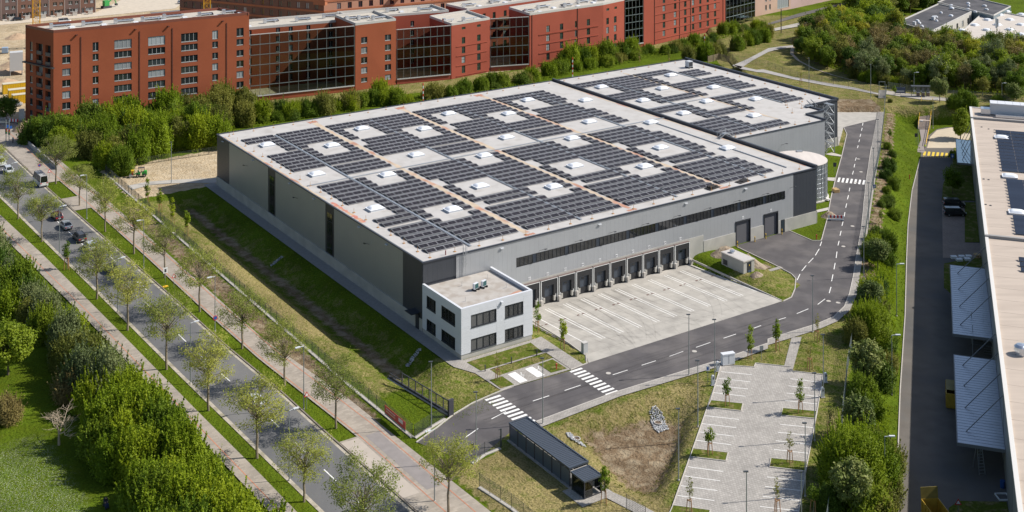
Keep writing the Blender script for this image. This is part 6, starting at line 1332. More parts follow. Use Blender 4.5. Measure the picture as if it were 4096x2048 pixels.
# ---- wire fences
FEN = mat('fence_steel', (.075,.085,.085), rough=.5, metal=.3); FENG = mat('fence_galv', (.33,.36,.35), rough=.5, metal=.4)
def fence(pts, label, h=2.0, pitch=2.5, m=FEN, group='mesh fences', wires=9, curb=False, zf=None):
    P = [Vector(p) for p in pts]; o = thing('mesh_fence', label, 'fence', P[0], 0, group); o0 = P[0]; pm_ = MB().box(-.035,.035,-.035,.035,-.1,h+.03).mesh('post'); pm_.materials.append(m)
    for a, c in zip(P, P[1:]):
        L_ = (c-a).xy.length; n = max(1, round(L_/pitch)); ang = math.atan2(c.y-a.y, c.x-a.x)
        pn = MB(); w = L_/n
        for k in range(wires): z = .06+(h-.08)*k/(wires-1); pn.box(0,w,-.012,.012,z-.011,z+.011)
        for k in range(1, 12): pn.box(w*k/12-.007,w*k/12+.007,-.01,.01,.05,h)
        pm2 = pn.mesh('mesh_panel'); pm2.materials.append(m)
        for k in range(n):
            q = a.lerp(c, k/n); z = gz1(q.x,q.y) if zf is None else q.z
            link('post', pm_, parent=o, loc=(q.x-o0.x, q.y-o0.y, z-o0.z)); link('mesh_panel', pm2, parent=o, loc=(q.x-o0.x, q.y-o0.y, z-o0.z), rot=ang)
        if curb: part('edging', MB().bar((a-o0)+Vector((0,0,.03)), (c-o0)+Vector((0,0,.03)), .55, .14), CONC2, o)
    q = P[-1]; link('post', pm_, parent=o, loc=(q.x-o0.x, q.y-o0.y, (gz1(q.x,q.y) if zf is None else q.z)-o0.z)); return o
fence([W(-19.5,121.5), W(-19.6,106), W(-19.7,83), W(-19.8,57), W(-19.8,-12), W(-19.4,-30.6)], 'dark mesh fence between the road walk and the ditch', curb=True)
fence([W(-19.2,-31.0), W(-15.6,-29.6), W(-12.6,-28.6)], 'short dark mesh fence between fence corner and sliding gate', curb=True)
fence([on(K(0,530,865)), on(K(0,640,840)), on(K(0,900,800)), on(K(0,1098,770))], 'dark mesh fence between sown strip and the shrub bank', h=1.8)
fence([on(Vector((x-.5,y,0))) for y, x in FT[::-1] if y > 236], 'tall mesh fence along the top of the slope, site road part', h=2.2, m=FENG)
fence([on(Vector((x-.5,y,0))) for y, x in FT[::-1] if y <= 236], 'tall mesh fence along the top of the slope, parking court part', h=2.2, m=FENG)
fence([on(K(2,1110,300,1.5)), on(K(2,1288,335,1.5)), on(K(3,150,390,1.5)), on(K(3,330,425,1.5)), on(K(3,560,468,1.5))], 'mesh fence on the far side of the upper path', h=1.8, pitch=4.5)
fence([on(K(3,605,452,1.5)), on(K(3,860,490,1.5)), on(K(3,1300,520,1.5))], 'mesh fence between upper street and the wood', h=2.4, pitch=4, m=FENG)
fence([W(-16.0,-41.6), W(-13.2,-40.6), W(-10.4,-40.4)], 'short dark mesh fence with wicket beside the bicycle shelter', h=1.8, curb=True)
fence([CS(1900,1600,S23,50,1005), CS(1900,1600,S23,420,1250), CS(1900,1600,S23,700,1480)], 'dark mesh fence before the bicycle shelter lawn', curb=True)
fence([CS(1900,1600,S23,1740,1255), CS(1900,1600,S23,1960,1400)], 'dark mesh fence at the end of the shelter path')
wk = thing('wicket_post', 'tall dark gate post with reader beside the bicycle shelter', 'gate post', W(-10.0,-40.0), ANG); part('post', MB().box(-.08,.08,-.08,.08,0,2.6), FEN, wk); part('arm', MB().box(-.4,.1,-.05,.05,2.45,2.55), FEN, wk)
# sliding gate
ga, gb = W(-12.9,-15.8), W(-11.4,-28.2); gd = (gb-ga); gl = gd.length
gt = thing('sliding_gate', 'black cantilever sliding gate parked open on the lawn', 'gate', ga, math.atan2(gd.y,gd.x))
part('bottom_beam', MB().box(-3.5,gl,-.12,.12,.12,.42), INK, gt); part('top_rail', MB().box(0,gl,-.06,.06,2.0,2.12), INK, gt); part('tail_brace', MB().bar((-3.5,0,.35),(0,0,.9),.08).box(-3.4,-.0,-.05,.05,.86,.94), INK, gt)
for k in range(8): part('upright', MB().box(gl*k/7-.07,gl*k/7+.07,-.07,.07,.4,2.05), INK, gt)
for k in range(70): part('bar', MB().box(gl*(k+.5)/70-.014,gl*(k+.5)/70+.014,-.014,.014,.42,2.0), INK, gt) if k % 2 else None
part('portal', MB().box(gl-.1,gl+.25,-.45,.45,0,2.5), INK, gt); part('track', MB().box(-3.6,gl,-.35,.35,0,.08), CONC2, gt)
# banner on the fence
bn = thing('banner', 'red letting banner with white lines and pale blue edge on the fence corner', 'banner', W(-19.95,-23.2), ANG-math.pi/2)
BL = 6.4
part('cloth', MB().box(0,BL,-.02,.01,.75,1.95), mat('banner_red',(.62,.10,.085),rough=.6), bn); part('lower_edge', MB().box(0,BL,-.022,.01,.5,.75), mat('banner_blue',(.30,.48,.52),rough=.6), bn)
for k in range(9): part('lettering', MB().box(.5+k*.32,.5+k*.32+.2,-.03,-.02,1.5,1.68), mat('banner_white',(.75,.72,.70)), bn); part('lettering', MB().box(.5+k*.32,.5+k*.32+.22,-.03,-.02,1.1,1.30), mat('banner_cream',(.78,.62,.42)), bn)
part('white_box', MB().box(4.3,5.6,-.03,-.02,1.25,1.8), MATS['banner_white'], bn)
# bicycle shelter and smoking shelter
SHM = mat('shelter_sheet', (.095,.112,.14), rough=.4, metal=.4); SHS = mat('shelter_side', (.14,.17,.21), rough=.35, metal=.4)
bs = thing('bicycle_shelter', 'long dark grey shelter with ribbed roof beside the entrance', 'bicycle shelter', W(-8.1,-54.1), ANG)
sl_, sw_ = 14.7, 3.1
part('roof', MB().box(-.05,sw_+.05,-.05,sl_+.05,2.42,2.5), SHM, bs); part('fascia', MB().box(-.1,.08,-.1,sl_+.1,2.4,2.66).box(sw_-.08,sw_+.1,-.1,sl_+.1,2.4,2.66).box(.08,sw_-.08,-.1,.08,2.4,2.655).box(.08,sw_-.08,sl_-.08,sl_+.1,2.4,2.655), SHM, bs)
for k in range(36): part('roof_rib', MB().box(.1,sw_-.1,.2+k*.4,.2+k*.4+.18,2.5,2.585), SHM, bs)
for k in range(8):
    y = sl_*k/7
    for x in (.05, sw_-.05): part('post', MB().box(x-.06,x+.06,y-.06,y+.06,0,2.42), INK, bs)
for k in range(7):
    y = sl_*k/7; part('side_panel', MB().box(.02,.06,y+.12,y+sl_/7-.12,.12,2.2), SHS, bs); part('side_panel', MB().box(sw_-.06,sw_-.02,y+.12,y+sl_/7-.12,.12,2.2), SHS, bs) if k < 3 else None
for k in range(12): part('end_slat', MB().box(.1,sw_-.1,-.03,.03,.3+k*.16,.3+k*.16+.1), CAP, bs)
part('floor', MB().box(-.3,sw_+.3,-.3,sl_+.3,-.05,.045), PAVE, bs)
ss = thing('smoking_shelter', 'small glazed smoking shelter with ribbed dark roof at the shelter end', 'shelter', W(-8.3,-57.7), ANG)
part('roof', MB().box(-.05,2.95,-.05,2.9,2.3,2.38), SHM, ss); part('fascia', MB().box(-.1,.08,-.1,2.95,2.28,2.5).box(2.85,3.0,-.1,2.95,2.28,2.5).box(.08,2.85,-.1,.08,2.28,2.495).box(.08,2.85,2.8,2.95,2.28,2.495), SHM, ss)
for k in range(7): part('roof_rib', MB().box(.1,2.8,.25+k*.38,.25+k*.38+.17,2.38,2.46), SHM, ss)
for x in (.05,2.85):
    for y in (.05,2.8): part('post', MB().box(x-.06,x+.06,y-.06,y+.06,0,2.3), INK, ss)
SG = glass_mat('shelter_glass', (.72,.78,.76), .04)
for nm_, b_ in (('pane',(.02,.04,.1,2.75)),('pane',(.1,1.4,.02,.04)),('pane',(2.86,2.88,.1,2.75))): part(nm_, MB().box(b_[0],b_[1],b_[2],b_[3],.15,2.2), SG, ss)
part('rail', MB().box(.0,.1,.1,2.75,.1,.18).box(.1,2.8,.0,.1,.1,.18).box(.1,2.8,.0,.1,1.0,1.06), INK, ss); part('bench', MB().box(.25,.7,.6,2.4,.42,.48).box(.3,.36,.7,.76,0,.42).box(.3,.36,2.2,2.26,0,.42), INK, ss)
ab = thing('ashtray_bin', 'grey ash bin on a post inside the smoking shelter', 'bin', W(-6.0,-56.4,.04), ANG); part('bin', MB().box(-.22,.22,-.2,.2,.5,1.25), mat('bin_grey',(.2,.21,.22)), ab); part('post', MB().box(-.04,.04,-.04,.04,0,.5), INK, ab); part('hood', MB().box(-.27,.27,-.25,.25,1.25,1.33), INK, ab)
# transformer kiosk, spoil heaps
tk = thing('transformer_station', 'small pale concrete transformer kiosk with dark door between docks and roller doors', 'kiosk', W(64.3,-13.1,.1), ANG)
part('wall', MB().box(0,2.9,0,6.2,-.3,2.5), PRECAST, tk); part('roof', MB().box(-.12,3.02,-.12,6.32,2.5,2.72), CONC2, tk); part('roof_top', MB().box(.05,2.85,.05,6.15,2.72,2.75), MEMB, tk)
part('door', MB().box(.95,2.05,-.05,.02,.05,2.3), DARKF, tk); part('louvre', MB().box(1.15,1.85,-.07,-.05,.25,.75), mat('louvre_blue',(.05,.08,.14)), tk); part('warning_sign', MB().cbox((1.5,-.07,1.7),(.2,.02,.25)), YEL, tk); part('side_louvre', MB().box(-.05,.02,4.5,5.7,.5,1.5), DARKF, tk); part('roof_vent', MB().lathe([(.42,0),(.42,.3),(.55,.32),(.5,.5),(.02,.6)],12,(1.4,4.6,2.75)), DUCT, tk)
SPOIL = mat('spoil_earth', (.33,.265,.19), rough=.95, var=.25, vscale=1.5, col2=(.20,.15,.11), c2scale=.8, bump=.15, bscale=3)
def heap(p, rx, ry, h, label, seed, rz=0.0, m=SPOIL, group='spoil heaps'):
    r = np.random.RandomState(seed); n = 22; mb = MB()
    for j in range(n+1):
        for i in range(n+1):
            x, y = -1+2*i/n, -1+2*j/n; d = min(1, math.hypot(x,y)); z = h*(1-d**1.25)*(1+.10*r.normal()*(d < .9)) if d < 1 else -.1
            mb.v.append((x*rx, y*ry, max(z, -.08)))
    for j in range(n):
        for i in range(n): a = j*(n+1)+i; mb.f.append((a,a+1,a+n+2,a+n+1))
    o = link('earth_heap', mb.mesh('earth_heap'), m, loc=p, rot=rz, smooth=True); return tag(o, label, 'earth heap', group)
heap(on(W(68.6,-3.2)), 3.4, 2.2, 1.6, 'long earth heap between kiosk and hall wall', 1, ANG); heap(on(W(69.4,-8.2)), 2.0, 5.2, 1.5, 'ridge of clods between kiosk and roller door apron', 2, ANG+.1); heap(on(W(65.8,-15.1)), 1.5, 1.0, .7, 'small gravel heap before the kiosk door', 3, ANG)
heap(on(CS(2700,300,S17,1325,1215)), 1.9, 1.4, 1.1, 'earth heap beside the striped road barrier', 4); heap(G(100,522), 3.6, 3.0, 2.6, 'sandy heap at the junction below the tall brick block', 5, m=mat('pile_sand',(.40,.28,.18),rough=.95,var=.15,vscale=1.5))
# hydrants, cabinets, chargers, bollard lights, signs
def hydrant(p, l_):
    o = thing('hydrant', l_, 'hydrant', on(p), 0, 'red hydrants'); part('body', MB().lathe([(.14,0),(.14,.1),(.09,.12),(.09,.8),(.13,.82),(.12,.95),(.02,1.02)],10), mat('hydrant_red',(.45,.05,.03),rough=.5), o); part('outlet', MB().tube((-.2,0,.65),(.2,0,.65),.05,8), MATS['hydrant_red'], o)
hydrant(K(6,223,570), 'red hydrant on the small bed beside the disabled bays'); hydrant(CS(2700,700,S17,1215,550), 'red hydrant on the lawn wedge before the roller doors'); hydrant(K(3,712,900,-2.8), 'red hydrant post on the green slope')
cbn = thing('yard_cabinet', 'grey upright control cabinet at the corner of the concrete yard', 'cabinet', on(K(6,365,484)), ANG); part('body', MB().box(-.45,.45,-.35,.35,0,1.7), mat('cabinet_grey',(.42,.43,.43),rough=.5), cbn); part('hood', MB().box(-.5,.5,-.4,.4,1.7,1.8), CAP, cbn)
wc = thing('switch_cabinet', 'white switch cabinet between site road and parking court', 'cabinet', on(K(6,1086,545)), .3); part('body', MB().box(-1.1,1.1,-.4,.4,.1,1.75), mat('cabinet_white',(.66,.68,.70),rough=.5), wc); part('roof', MB().box(-1.15,1.15,-.45,.45,1.75,1.9), CLAD, wc); part('plinth', MB().box(-1.0,1.0,-.35,.35,0,.1), CONC2, wc); part('door_gap', MB().box(-.02,.02,-.42,-.4,.25,1.7), INK, wc)
for i_, (p, l_) in enumerate(((K(6,1035,580),'white charging post beside the white switch cabinet'),(K(6,1011,650),'white charging post on the basin side, second from switch cabinet'),(K(7,289,636),'white charging post on the slope side, nearer the footpath'),(K(7,275,711),'white charging post on the slope side, farther from the footpath'))):
    o = thing('charging_post', l_, 'charging post', on(p), .2, 'electric car charging posts'); part('body', MB().box(-.24,.24,-.17,.17,.08,1.35).tube((-.0,-.17,1.35),(0,.17,1.35),.24,14), MATS['cabinet_white'], o); part('plinth', MB().box(-.35,.35,-.25,.25,0,.08), CONC2, o); part('display', MB().tube((0,-.16,1.1),(0,-.20,1.1),.11,12), INK, o)
for i_, (x, y) in enumerate(((1153,580),(1285,540))): 
    o = thing('bollard_light', 'dark bollard light in the office bed, %s the entrance crossing' % ('nearer' if i_ == 0 else 'second from'), 'bollard light', on(K(5,x,y)), 0, 'bollard lights'); part('post', MB().tube((0,0,0),(0,0,.95),.09,8), INK, o); part('cap', MB().tube((0,0,.95),(0,0,1.05),.1,8), HEADM, o)
o = thing('bollard_light', 'dark bollard light beside the disabled bays', 'bollard light', on(K(6,125,500)), 0, 'bollard lights'); part('post', MB().tube((0,0,0),(0,0,.95),.09,8), INK, o); part('cap', MB().tube((0,0,.95),(0,0,1.05),.1,8), HEADM, o)
def sign(p, l_, shape, m, h=2.3, size=.35, rz=0.0, back=None):
    o = thing('road_sign', l_, 'sign', p, rz, 'signs'); part('pole', MB().tube((0,0,0),(0,0,h+size),.035,6), POLE, o)
    if shape == 'disc': part('plate', MB().tube((0,-.05,h),(0,-.02,h),size,18), m, o); part('face', MB().tube((0,-.06,h),(0,-.05,h),size*.72,18), back or m, o)
    elif shape == 'tri':
        q = lambda s, y: [(-s,y,h-s*.6),(s,y,h-s*.6),(0,y,h+s*1.1)]
        part('plate', MB().add(q(size,-.05)+q(size,-.02),[(0,1,2),(3,5,4),(0,3,4,1),(1,4,5,2),(2,5,3,0)]), m, o); part('face', MB().add(q(size*.6,-.055)+q(size*.6,-.05),[(0,1,2),(3,5,4)]), back or m, o)
    else: part('plate', MB().box(-size*.8,size*.8,-.05,-.02,h-size,h+size), m, o)
    if shape not in ('disc','tri') and back: part('symbol', MB().box(-size*.35,size*.35,-.06,-.05,h-size*.6,h+size*.5), back, o)
    return o
SR = mat('sign_red',(.55,.03,.03),rough=.5); SB = mat('sign_blue',(.02,.10,.36),rough=.5); SWH = mat('sign_white',(.75,.75,.74),rough=.5)
sign(CS(0,550,S17,338,330), 'round red and blue no-stopping sign near the junction', 'disc', SR, 2.6, .38, ANG, SB); sign(CS(0,550,S17,425,345), 'red-edged triangular roadworks sign beside the junction walk', 'tri', SR, 1.6, .5, ANG, SWH); sign(K(4,1083,380), 'round red and blue no-stopping sign on the verge opposite the park', 'disc', SR, 2.4, .42, ANG, SB)
sign(K(4,832,135), 'white lane-merge board sign on the verge beside yellow feet', 'rect', SWH, 2.4, .55, ANG, INK); sign(K(4,875,160), 'triangular roadworks sign above a round limit sign', 'tri', SR, 2.2, .5, ANG, SWH); sign(K(5,255,770), 'triangular roadworks sign on the verge by the entrance', 'tri', SR, 2.2, .48, ANG, SWH)
sign(on(CS(2700,300,S17,1372,850)), 'square black sign board on the lawn behind the tank', 'rect', INK, 2.3, .5); sign(on(K(3,535,985)), 'blue pedestrian crossing sign beside the zebra', 'rect', SB, 2.2, .4, 0, SWH); sign(on(K(6,985,640)), 'slim white and blue parking sign by the charging posts', 'rect', SWH, 2.4, .42, .2, SB); sign(on(K(6,1255,530)), 'small grey sign on the lawn by the site road', 'rect', POLE, 2.2, .4, .2); sign(on(K(5,1085,1030)), 'small dark sign on a post at the wicket', 'rect', HEADM, 2.1, .35, .2)
sign((*K(3,928,835,-3).xy,-3), 'blue pedestrian sign at the yellow crossing of the neighbouring lot', 'rect', SB, 2.6, .55, 0, SWH); sign((*K(7,957,1300,-3).xy,-3), 'triangular warning sign on the shaded lawn by the yellow container', 'tri', SR, 1.6, .5, 0, SWH); sign(on(K(3,745,715,-2.5)), 'black backed sign on the green slope beside the stair', 'rect', INK, 2.2, .5)
yb = thing('rubber_block', 'yellow rubber sign feet on the verge below the merge sign', 'rubber block', K(4,832,155), ANG); part('foot', MB().box(-.5,.5,-.3,.3,0,.14), YEL, yb); part('socket', MB().box(-.12,.12,-.12,.12,.14,.26), YEL, yb)
# striped barrier, pallet of boxes, crate debris
rb = thing('road_barrier', 'red and white striped barrier board on the site road', 'barrier', CS(2700,300,S17,1382,1250), -.12); 
for k in range(9): part('stripe', MB().box(-1.7+k*.38,-1.7+(k+1)*.38,-.04,.04,.55,1.15), SR if k % 2 else SWH, rb)
part('rail', MB().box(-1.7,1.7,-.05,.05,.1,.4), SWH, rb)
for s in (-1.4,1.4): part('foot', MB().box(s-.3,s+.3,-.4,.4,0,.12), INK, rb)
pt_ = thing('pallet_stack', 'stack of pale timber pallets on the road edge beside the tank', 'pallets', CS(2700,300,S17,1380,1003), .3)
for k in range(5): part('pallet', MB().box(-.6,.6,-.8,.8,k*.16,k*.16+.11), mat('pallet_wood',(.50,.34,.16),rough=.8,objvar=.15), pt_)
dbp = thing('sheet_pile', 'loose metal offcut sheets at the foot of the tank', 'metal sheets', CS(2700,300,S17,1305,1075), .4)
for k in range(4): part('sheet', MB().cbox((.2*k-.3,.3*(k%2),.1+.08*k),(1.8,.9,.04),.4*k,.08*k), CAP, dbp)
# ---- water tank, stair tower
TK = mat('tank_steel',(.50,.53,.56),rough=.35,metal=.75,var=.08,vscale=.8)
tn = thing('sprinkler_tank', 'round galvanised sprinkler tank with flat pale roof behind the dark corner', 'water tank', (67.0,297.4,0), 0)
prof = []
for k in range(8): z = k*1.05; prof += [(6.2,z),(6.2,z+.98),(6.23,z+1.0),(6.23,z+1.04)]
part('shell', MB().lathe(prof+[(6.2,8.4)],56), TK, tn, smooth=False); part('roof', MB().lathe([(6.28,8.4),(6.28,8.5),(.02,8.95)],56), mat('tank_roof',(.62,.56,.51),rough=.5,var=.08,vscale=1,streak=(2,.1,1)), tn); part('base_ring', MB().lathe([(6.6,0),(6.6,.22),(6.2,.25)],48), CONC2, tn)
for k in range(28):
    a = 2*math.pi*k/28; part('rib', MB().bar((6.24*math.cos(a),6.24*math.sin(a),.2),(6.24*math.cos(a),6.24*math.sin(a),8.4),.06), TK, tn)
part('roof_hatch', MB().cbox((1.0,5.0,8.75),(1.4,.9,.2),.2), STEEL, tn); part('pipe', MB().tube((-1.0,-6.45,0),(-1.0,-6.45,7.8),.12,8), STEEL, tn); part('pipe', MB().tube((5.0,-4.1,0),(5.0,-4.1,6.5),.08,8), STEEL, tn)
STEELD = mat('weathered_steel',(.30,.32,.34),rough=.5,metal=.5)
st = thing('stair_tower', 'open galvanised steel stair tower in the notch of the rear hall', 'stair tower', W(138.2,34.0), ANG)
for x in (0,4.2):
    for y in (0,2.6): part('post', MB().box(x-.08,x+.08,y-.08,y+.08,0,12.6), STEELD, st)
for k in range(5):
    z = 2.5*k; part('landing', MB().box(-.1,1.2,-.1,2.7,z+1.2,z+1.26).box(3.0,4.3,-.1,2.7,z+2.45,z+2.51), STEELD, st)
    for y in (.1,1.2): part('stringer', MB().bar((1.2,y,z+1.25),(3.0,y,z+2.5),.05,.22).bar((1.2,y,z+2.25),(3.0,y,z+3.5),.04), STEELD, st)
    for y in (1.4,2.5): part('stringer', MB().bar((3.0,y,z),(1.2,y,z+1.25),.05,.22).bar((3.0,y,z+1.0),(1.2,y,z+2.25),.04), STEELD, st)
    for j in range(6): part('tread', MB().box(1.3+j*.28,1.55+j*.28,.1,1.2,z+1.3+j*.2,z+1.34+j*.2), STEELD, st); part('tread', MB().box(2.75-j*.28,3.0-j*.28,1.4,2.5,z+.1+j*.2,z+.14+j*.2), STEELD, st)
    part('brace', MB().bar((0,-.05,z),(4.2,-.05,z+2.4),.07).bar((4.25,0,z),(4.25,2.6,z+2.4),.07).bar((-.1,0,z+2.3),(4.3,0,z+2.3),.05), STEELD, st)
part('roof_flight', MB().bar((-.5,2.8,12.0),(-.5,5.2,13.2),.06,.25).bar((1.0,2.8,12.0),(1.0,5.2,13.2),.06,.25).box(-2.8,-.5,2.6,4.0,12.3,12.36).bar((-2.8,2.6,13.4),(1,2.6,13.4),.05).bar((-2.8,2.6,12.3),(-2.8,2.6,13.4),.05), STEELD, st)
# ---- stone aprons and outfalls
STN = [mat('stone_grey',(.40,.40,.40),rough=.9,objvar=.3), mat('stone_dark',(.26,.27,.29),rough=.9,objvar=.3)]
def stonemesh(seed):
    r = random.Random(seed); vs = []
    for z, s in ((-.3,.8),(.15,1.0),(.45,.5)):
        for k in range(6): a = k*math.pi/3; q = s*r.uniform(.7,1.15); vs.append((.5*q*math.cos(a),.5*q*math.sin(a),z*.7))
    f = [tuple(range(6))[::-1], tuple(range(12,18))] + [(l*6+k, l*6+(k+1)%6, (l+1)*6+(k+1)%6, (l+1)*6+k) for l in (0,1) for k in range(6)]
    mb = MB(); mb.v = vs; mb.f = f; me = mb.mesh('stone'); me.materials.append(STN[seed % 2]); return me
STM = [stonemesh(k) for k in range(6)]
def stones(poly, n, label, seed, s=(.24,.42), grate=None, zz=None):
    pts = scatter(poly, n, .21, seed, 9000); c = Vector((sum(p[0] for p in poly)/len(poly), sum(p[1] for p in poly)/len(poly), 0)); o = thing('stone_apron', label, 'stones', on(c), 0, 'stone aprons'); r = random.Random(seed)
    for x, y in pts:
        q = link('stone', STM[r.randrange(6)], parent=o, loc=(x-c.x, y-c.y, gz1(x,y)-o.location.z+.05), rot=r.uniform(0,6)); k = r.uniform(*s); q.scale = (k,k,k*.8)
    if grate is not None:
        g = Vector(grate); part('outfall_grate', MB().lathe([(.62,.15),(.62,.28),(.5,.28),(.5,.15)],18,(0,0,0)), CONC2, o, loc=(g.x-c.x,g.y-c.y,gz1(g.x,g.y)-o.location.z)); part('grate_bars', MB().box(-.5,.5,-.5,.5,.1,.2), mat('rust_bars',(.13,.09,.06)), o, loc=(g.x-c.x,g.y-c.y,gz1(g.x,g.y)-o.location.z))
SC = lambda x,y,z=-1.0: CS(1900,1600,S23,x,y,z)
stones([SC(2010,110),SC(2065,70),SC(2150,110),SC(2200,200),SC(2230,245),SC(2110,285),SC(2060,240),SC(2025,160)], 260, 'stone pitching round the larger outfall on the basin bank', 1, grate=SC(2105,185))
stones([SC(1050,460),SC(1095,432),SC(1150,470),SC(1275,545),SC(1220,588),SC(1130,545),SC(1080,510)], 190, 'stone pitching round the outfall beside the bicycle shelter', 2, grate=SC(1165,515))
def strip_poly(a, c, w): d = (c-a); n = Vector((-d.y,d.x,0)).normalized()*w/2; return [a-n, c-n, c+n, a+n]
stones(strip_poly(K(5,825,485,-.8), K(5,760,560,-2.1), .7), 60, 'line of stones down the ditch bank near the office', 3); stones(strip_poly(K(5,130,0,-.8), K(5,75,45,-2.1), .7), 50, 'line of stones down the ditch bank at the wall middle', 4)
# striped posts and tram fence behind the hall
for i_, (x, y0) in enumerate(((2290,308),(2818,208),(1692,418))):
    o = thing('striped_post', '%s red and white striped post beyond the hall roof from the rear hall corner' % ORD[(1,0,2)[i_]], 'post', G(x,y0), 0, 'striped posts behind the hall')
    for k in range(8): part('band', MB().tube((0,0,k*.8),(0,0,(k+1)*.8),.16,8), SR if k % 2 else SWH, o)
pf = thing('timber_screen', 'weathered slatted timber screen beyond the rear hall corner', 'fence', K(2,985,318,1.0), 0); q0 = pf.location
tsp = [K(2,985,318,1.0), K(2,1040,304,1.0), K(2,1095,318,1.0)]
for a, c in zip(tsp, tsp[1:]):
    for k in range(7): part('slat', MB().bar(a-q0+Vector((0,0,.3+k*.32)), c-q0+Vector((0,0,.3+k*.32)), .05, .2), mat('old_timber',(.20,.15,.10),rough=.9), pf)
    for t in (0,.5): q = a.lerp(c,t)-q0; part('post', MB().bar(q,q+Vector((0,0,2.6)),.14), MATS['old_timber'], pf)
# ================================================================== neighbouring hall
NR = 9.5; N0, N1 = Vector((122.0,340.0,0)), Vector((46.0,108.0,0)); nd = (N0-N1).normalized(); npx = Vector((nd.y,-nd.x,0)); NL = (N0-N1).length
nang = math.atan2(nd.y, nd.x) - math.pi/2           # local +y runs along the hall, +x away from the road
nh_ = thing('neighbour_hall', 'long low hall with pale brown ribbed roof and canopies beyond the slope', 'warehouse', (N1.x,N1.y,-3), nang)
NROOF = mat('brown_roof', (.46,.385,.32), rough=.75, var=.07, vscale=.5, col2=(.42,.35,.29), c2scale=.2, streak=(.3,2.0,1))
NWALL = mat('neighbour_wall', (.25,.25,.25), rough=.5, metal=.2, var=.06, vscale=.4)
part('wall', MB().box(0,70,0,NL,0,NR+2.9), NWALL, nh_)
for k in range(46): y0 = NL*k/46; unit('roof_sheet', NROOF, nh_, (35.2, y0+NL/92, NR+2.96), (69.8, NL/46-.05, .12))
part('parapet', MB().box(-.25,.35,-.1,NL+.1,NR+2.7,NR+3.25), mat('white_parapet',(.62,.60,.57),rough=.6), nh_); part('parapet', MB().box(.35,70,NL-.25,NL+.15,NR+2.7,NR+3.2), MATS['white_parapet'], nh_)
def nloc(p): R = Matrix.Rotation(-nang, 2); return R @ (Vector(p[:2])-N1.xy)
for y in (nloc(K(3,1105,1195,NR))[1], nloc(K(3,1050,600,NR))[1]):
    part('fire_parapet', MB().box(.5,70,y-.35,y+.35,NR+3.0,NR+3.55).box(-.3,.5,y-.35,y+.35,NR+2.8,NR+3.5), mat('parapet_grey',(.30,.29,.28),rough=.7), nh_)
for k in range(1,12): part('wall_joint', MB().box(-.03,.0,NL*k/12-.06,NL*k/12+.06,0,NR+2.7), INK, nh_)
# roof-mounted solar rows
PVN = mat('solar_cell_blue', (.030,.040,.062), rough=.22, spec=.8, objvar=.12)
npm = {}
def nrow(px, py, length, idx, blk):
    q = nloc(K(3,px,py,NR+.3)); a = thing('solar_row', '%s solar row of the %s block on the neighbouring brown roof' % (ORD[idx], blk), 'solar array', Vector((*(N1.xy + Matrix.Rotation(nang,2) @ Vector(q)),NR+.02)), nang, 'solar rows on the neighbouring roof')
    n = int(length/3.4)
    if 'p' not in npm: npm['p'] = MB().box(0,3.36,-.55,.55,-.02,.02).mesh('solar_panel'); npm['p'].materials.append(PVN); npm['s'] = MB().add([(0,-.5,0),(0,.55,0),(0,.55,.5)],[(0,1,2)]).mesh('support'); npm['s'].materials.append(RACK)
    for k in range(n): link('solar_panel', npm['p'], parent=a, loc=(k*3.4,0,.38), rot=(.35,0,0)); link('support', npm['s'], parent=a, loc=(k*3.4-.02,0,.12))
for k in range(13): nrow(1145+k*2.6, 661+k*16, 46 if k > 3 else 46, k, 'far')
for k in range(10): nrow(1198+k*2.6, 908+k*15.5, 44, k, 'middle')
for k in range(6): nrow(1232+k*2.4, 1092+k*15.5, 42, k, 'near')
for k in range(3): nrow(1262+k*5, 1305+k*26, 40, k, 'lowest')
for x, y in ((1175,697),(1217,893),(1253,1075)):
    q = nloc(K(3,x,y,NR)); s = link('skylight', curb, parent=nh_, loc=(q[0],q[1],NR+3.02)); link('dome', dome, parent=s); link('rim', rim, parent=s)
q = nloc(K(7,1275,495,NR)); part('roof_fan', MB().lathe([(.9,0),(.9,.5),(1.1,.6),(1.05,1.2),(.7,1.5),(.02,1.6)],16,(q[0],q[1],NR+3)), DUCT, nh_)
q = nloc(K(3,1185,585,NR)); part('air_handler', MB().box(q[0]-3.2,q[0]+6,q[1],q[1]+3,NR+3.3,NR+6.0), SKYC, nh_); part('air_handler', MB().box(q[0]+6,q[0]+22,q[1]-.5,q[1]+2.5,NR+3.3,NR+5.4), mat('duct_grey',(.30,.32,.33),rough=.5), nh_); part('air_inlet', MB().box(q[0]-5.5,q[0]-3.2,q[1]-.3,q[1]+2.2,NR+3.2,NR+4.6), DUCT, nh_)
for k in range(5): part('handler_roof', MB().box(q[0]-3.2+k*1.84,q[0]-3.2+(k+1)*1.84-.06,q[1]-.2,q[1]+3.2,NR+6.0,NR+6.2), CLAD, nh_)
part('pipe_run', MB().box(q[0]-2,q[0]+14,q[1]-2.2,q[1]-1.4,NR+3.1,NR+3.7).tube((q[0]+9,q[1]-2,NR+3.1),(q[0]+9,q[1]+1,NR+4.5),.4,8), DUCT, nh_)
for xx, yy in ((1075,640),(1110,650),(1140,655),(1060,900),(1085,902),(1110,905),(1095,1030),(1120,1035)): q = nloc(K(3,xx,yy,NR)); part('roof_fixing', MB().box(q[0]-.2,q[0]+.2,q[1]-.2,q[1]+.2,NR+3.02,NR+3.12), INK, nh_)
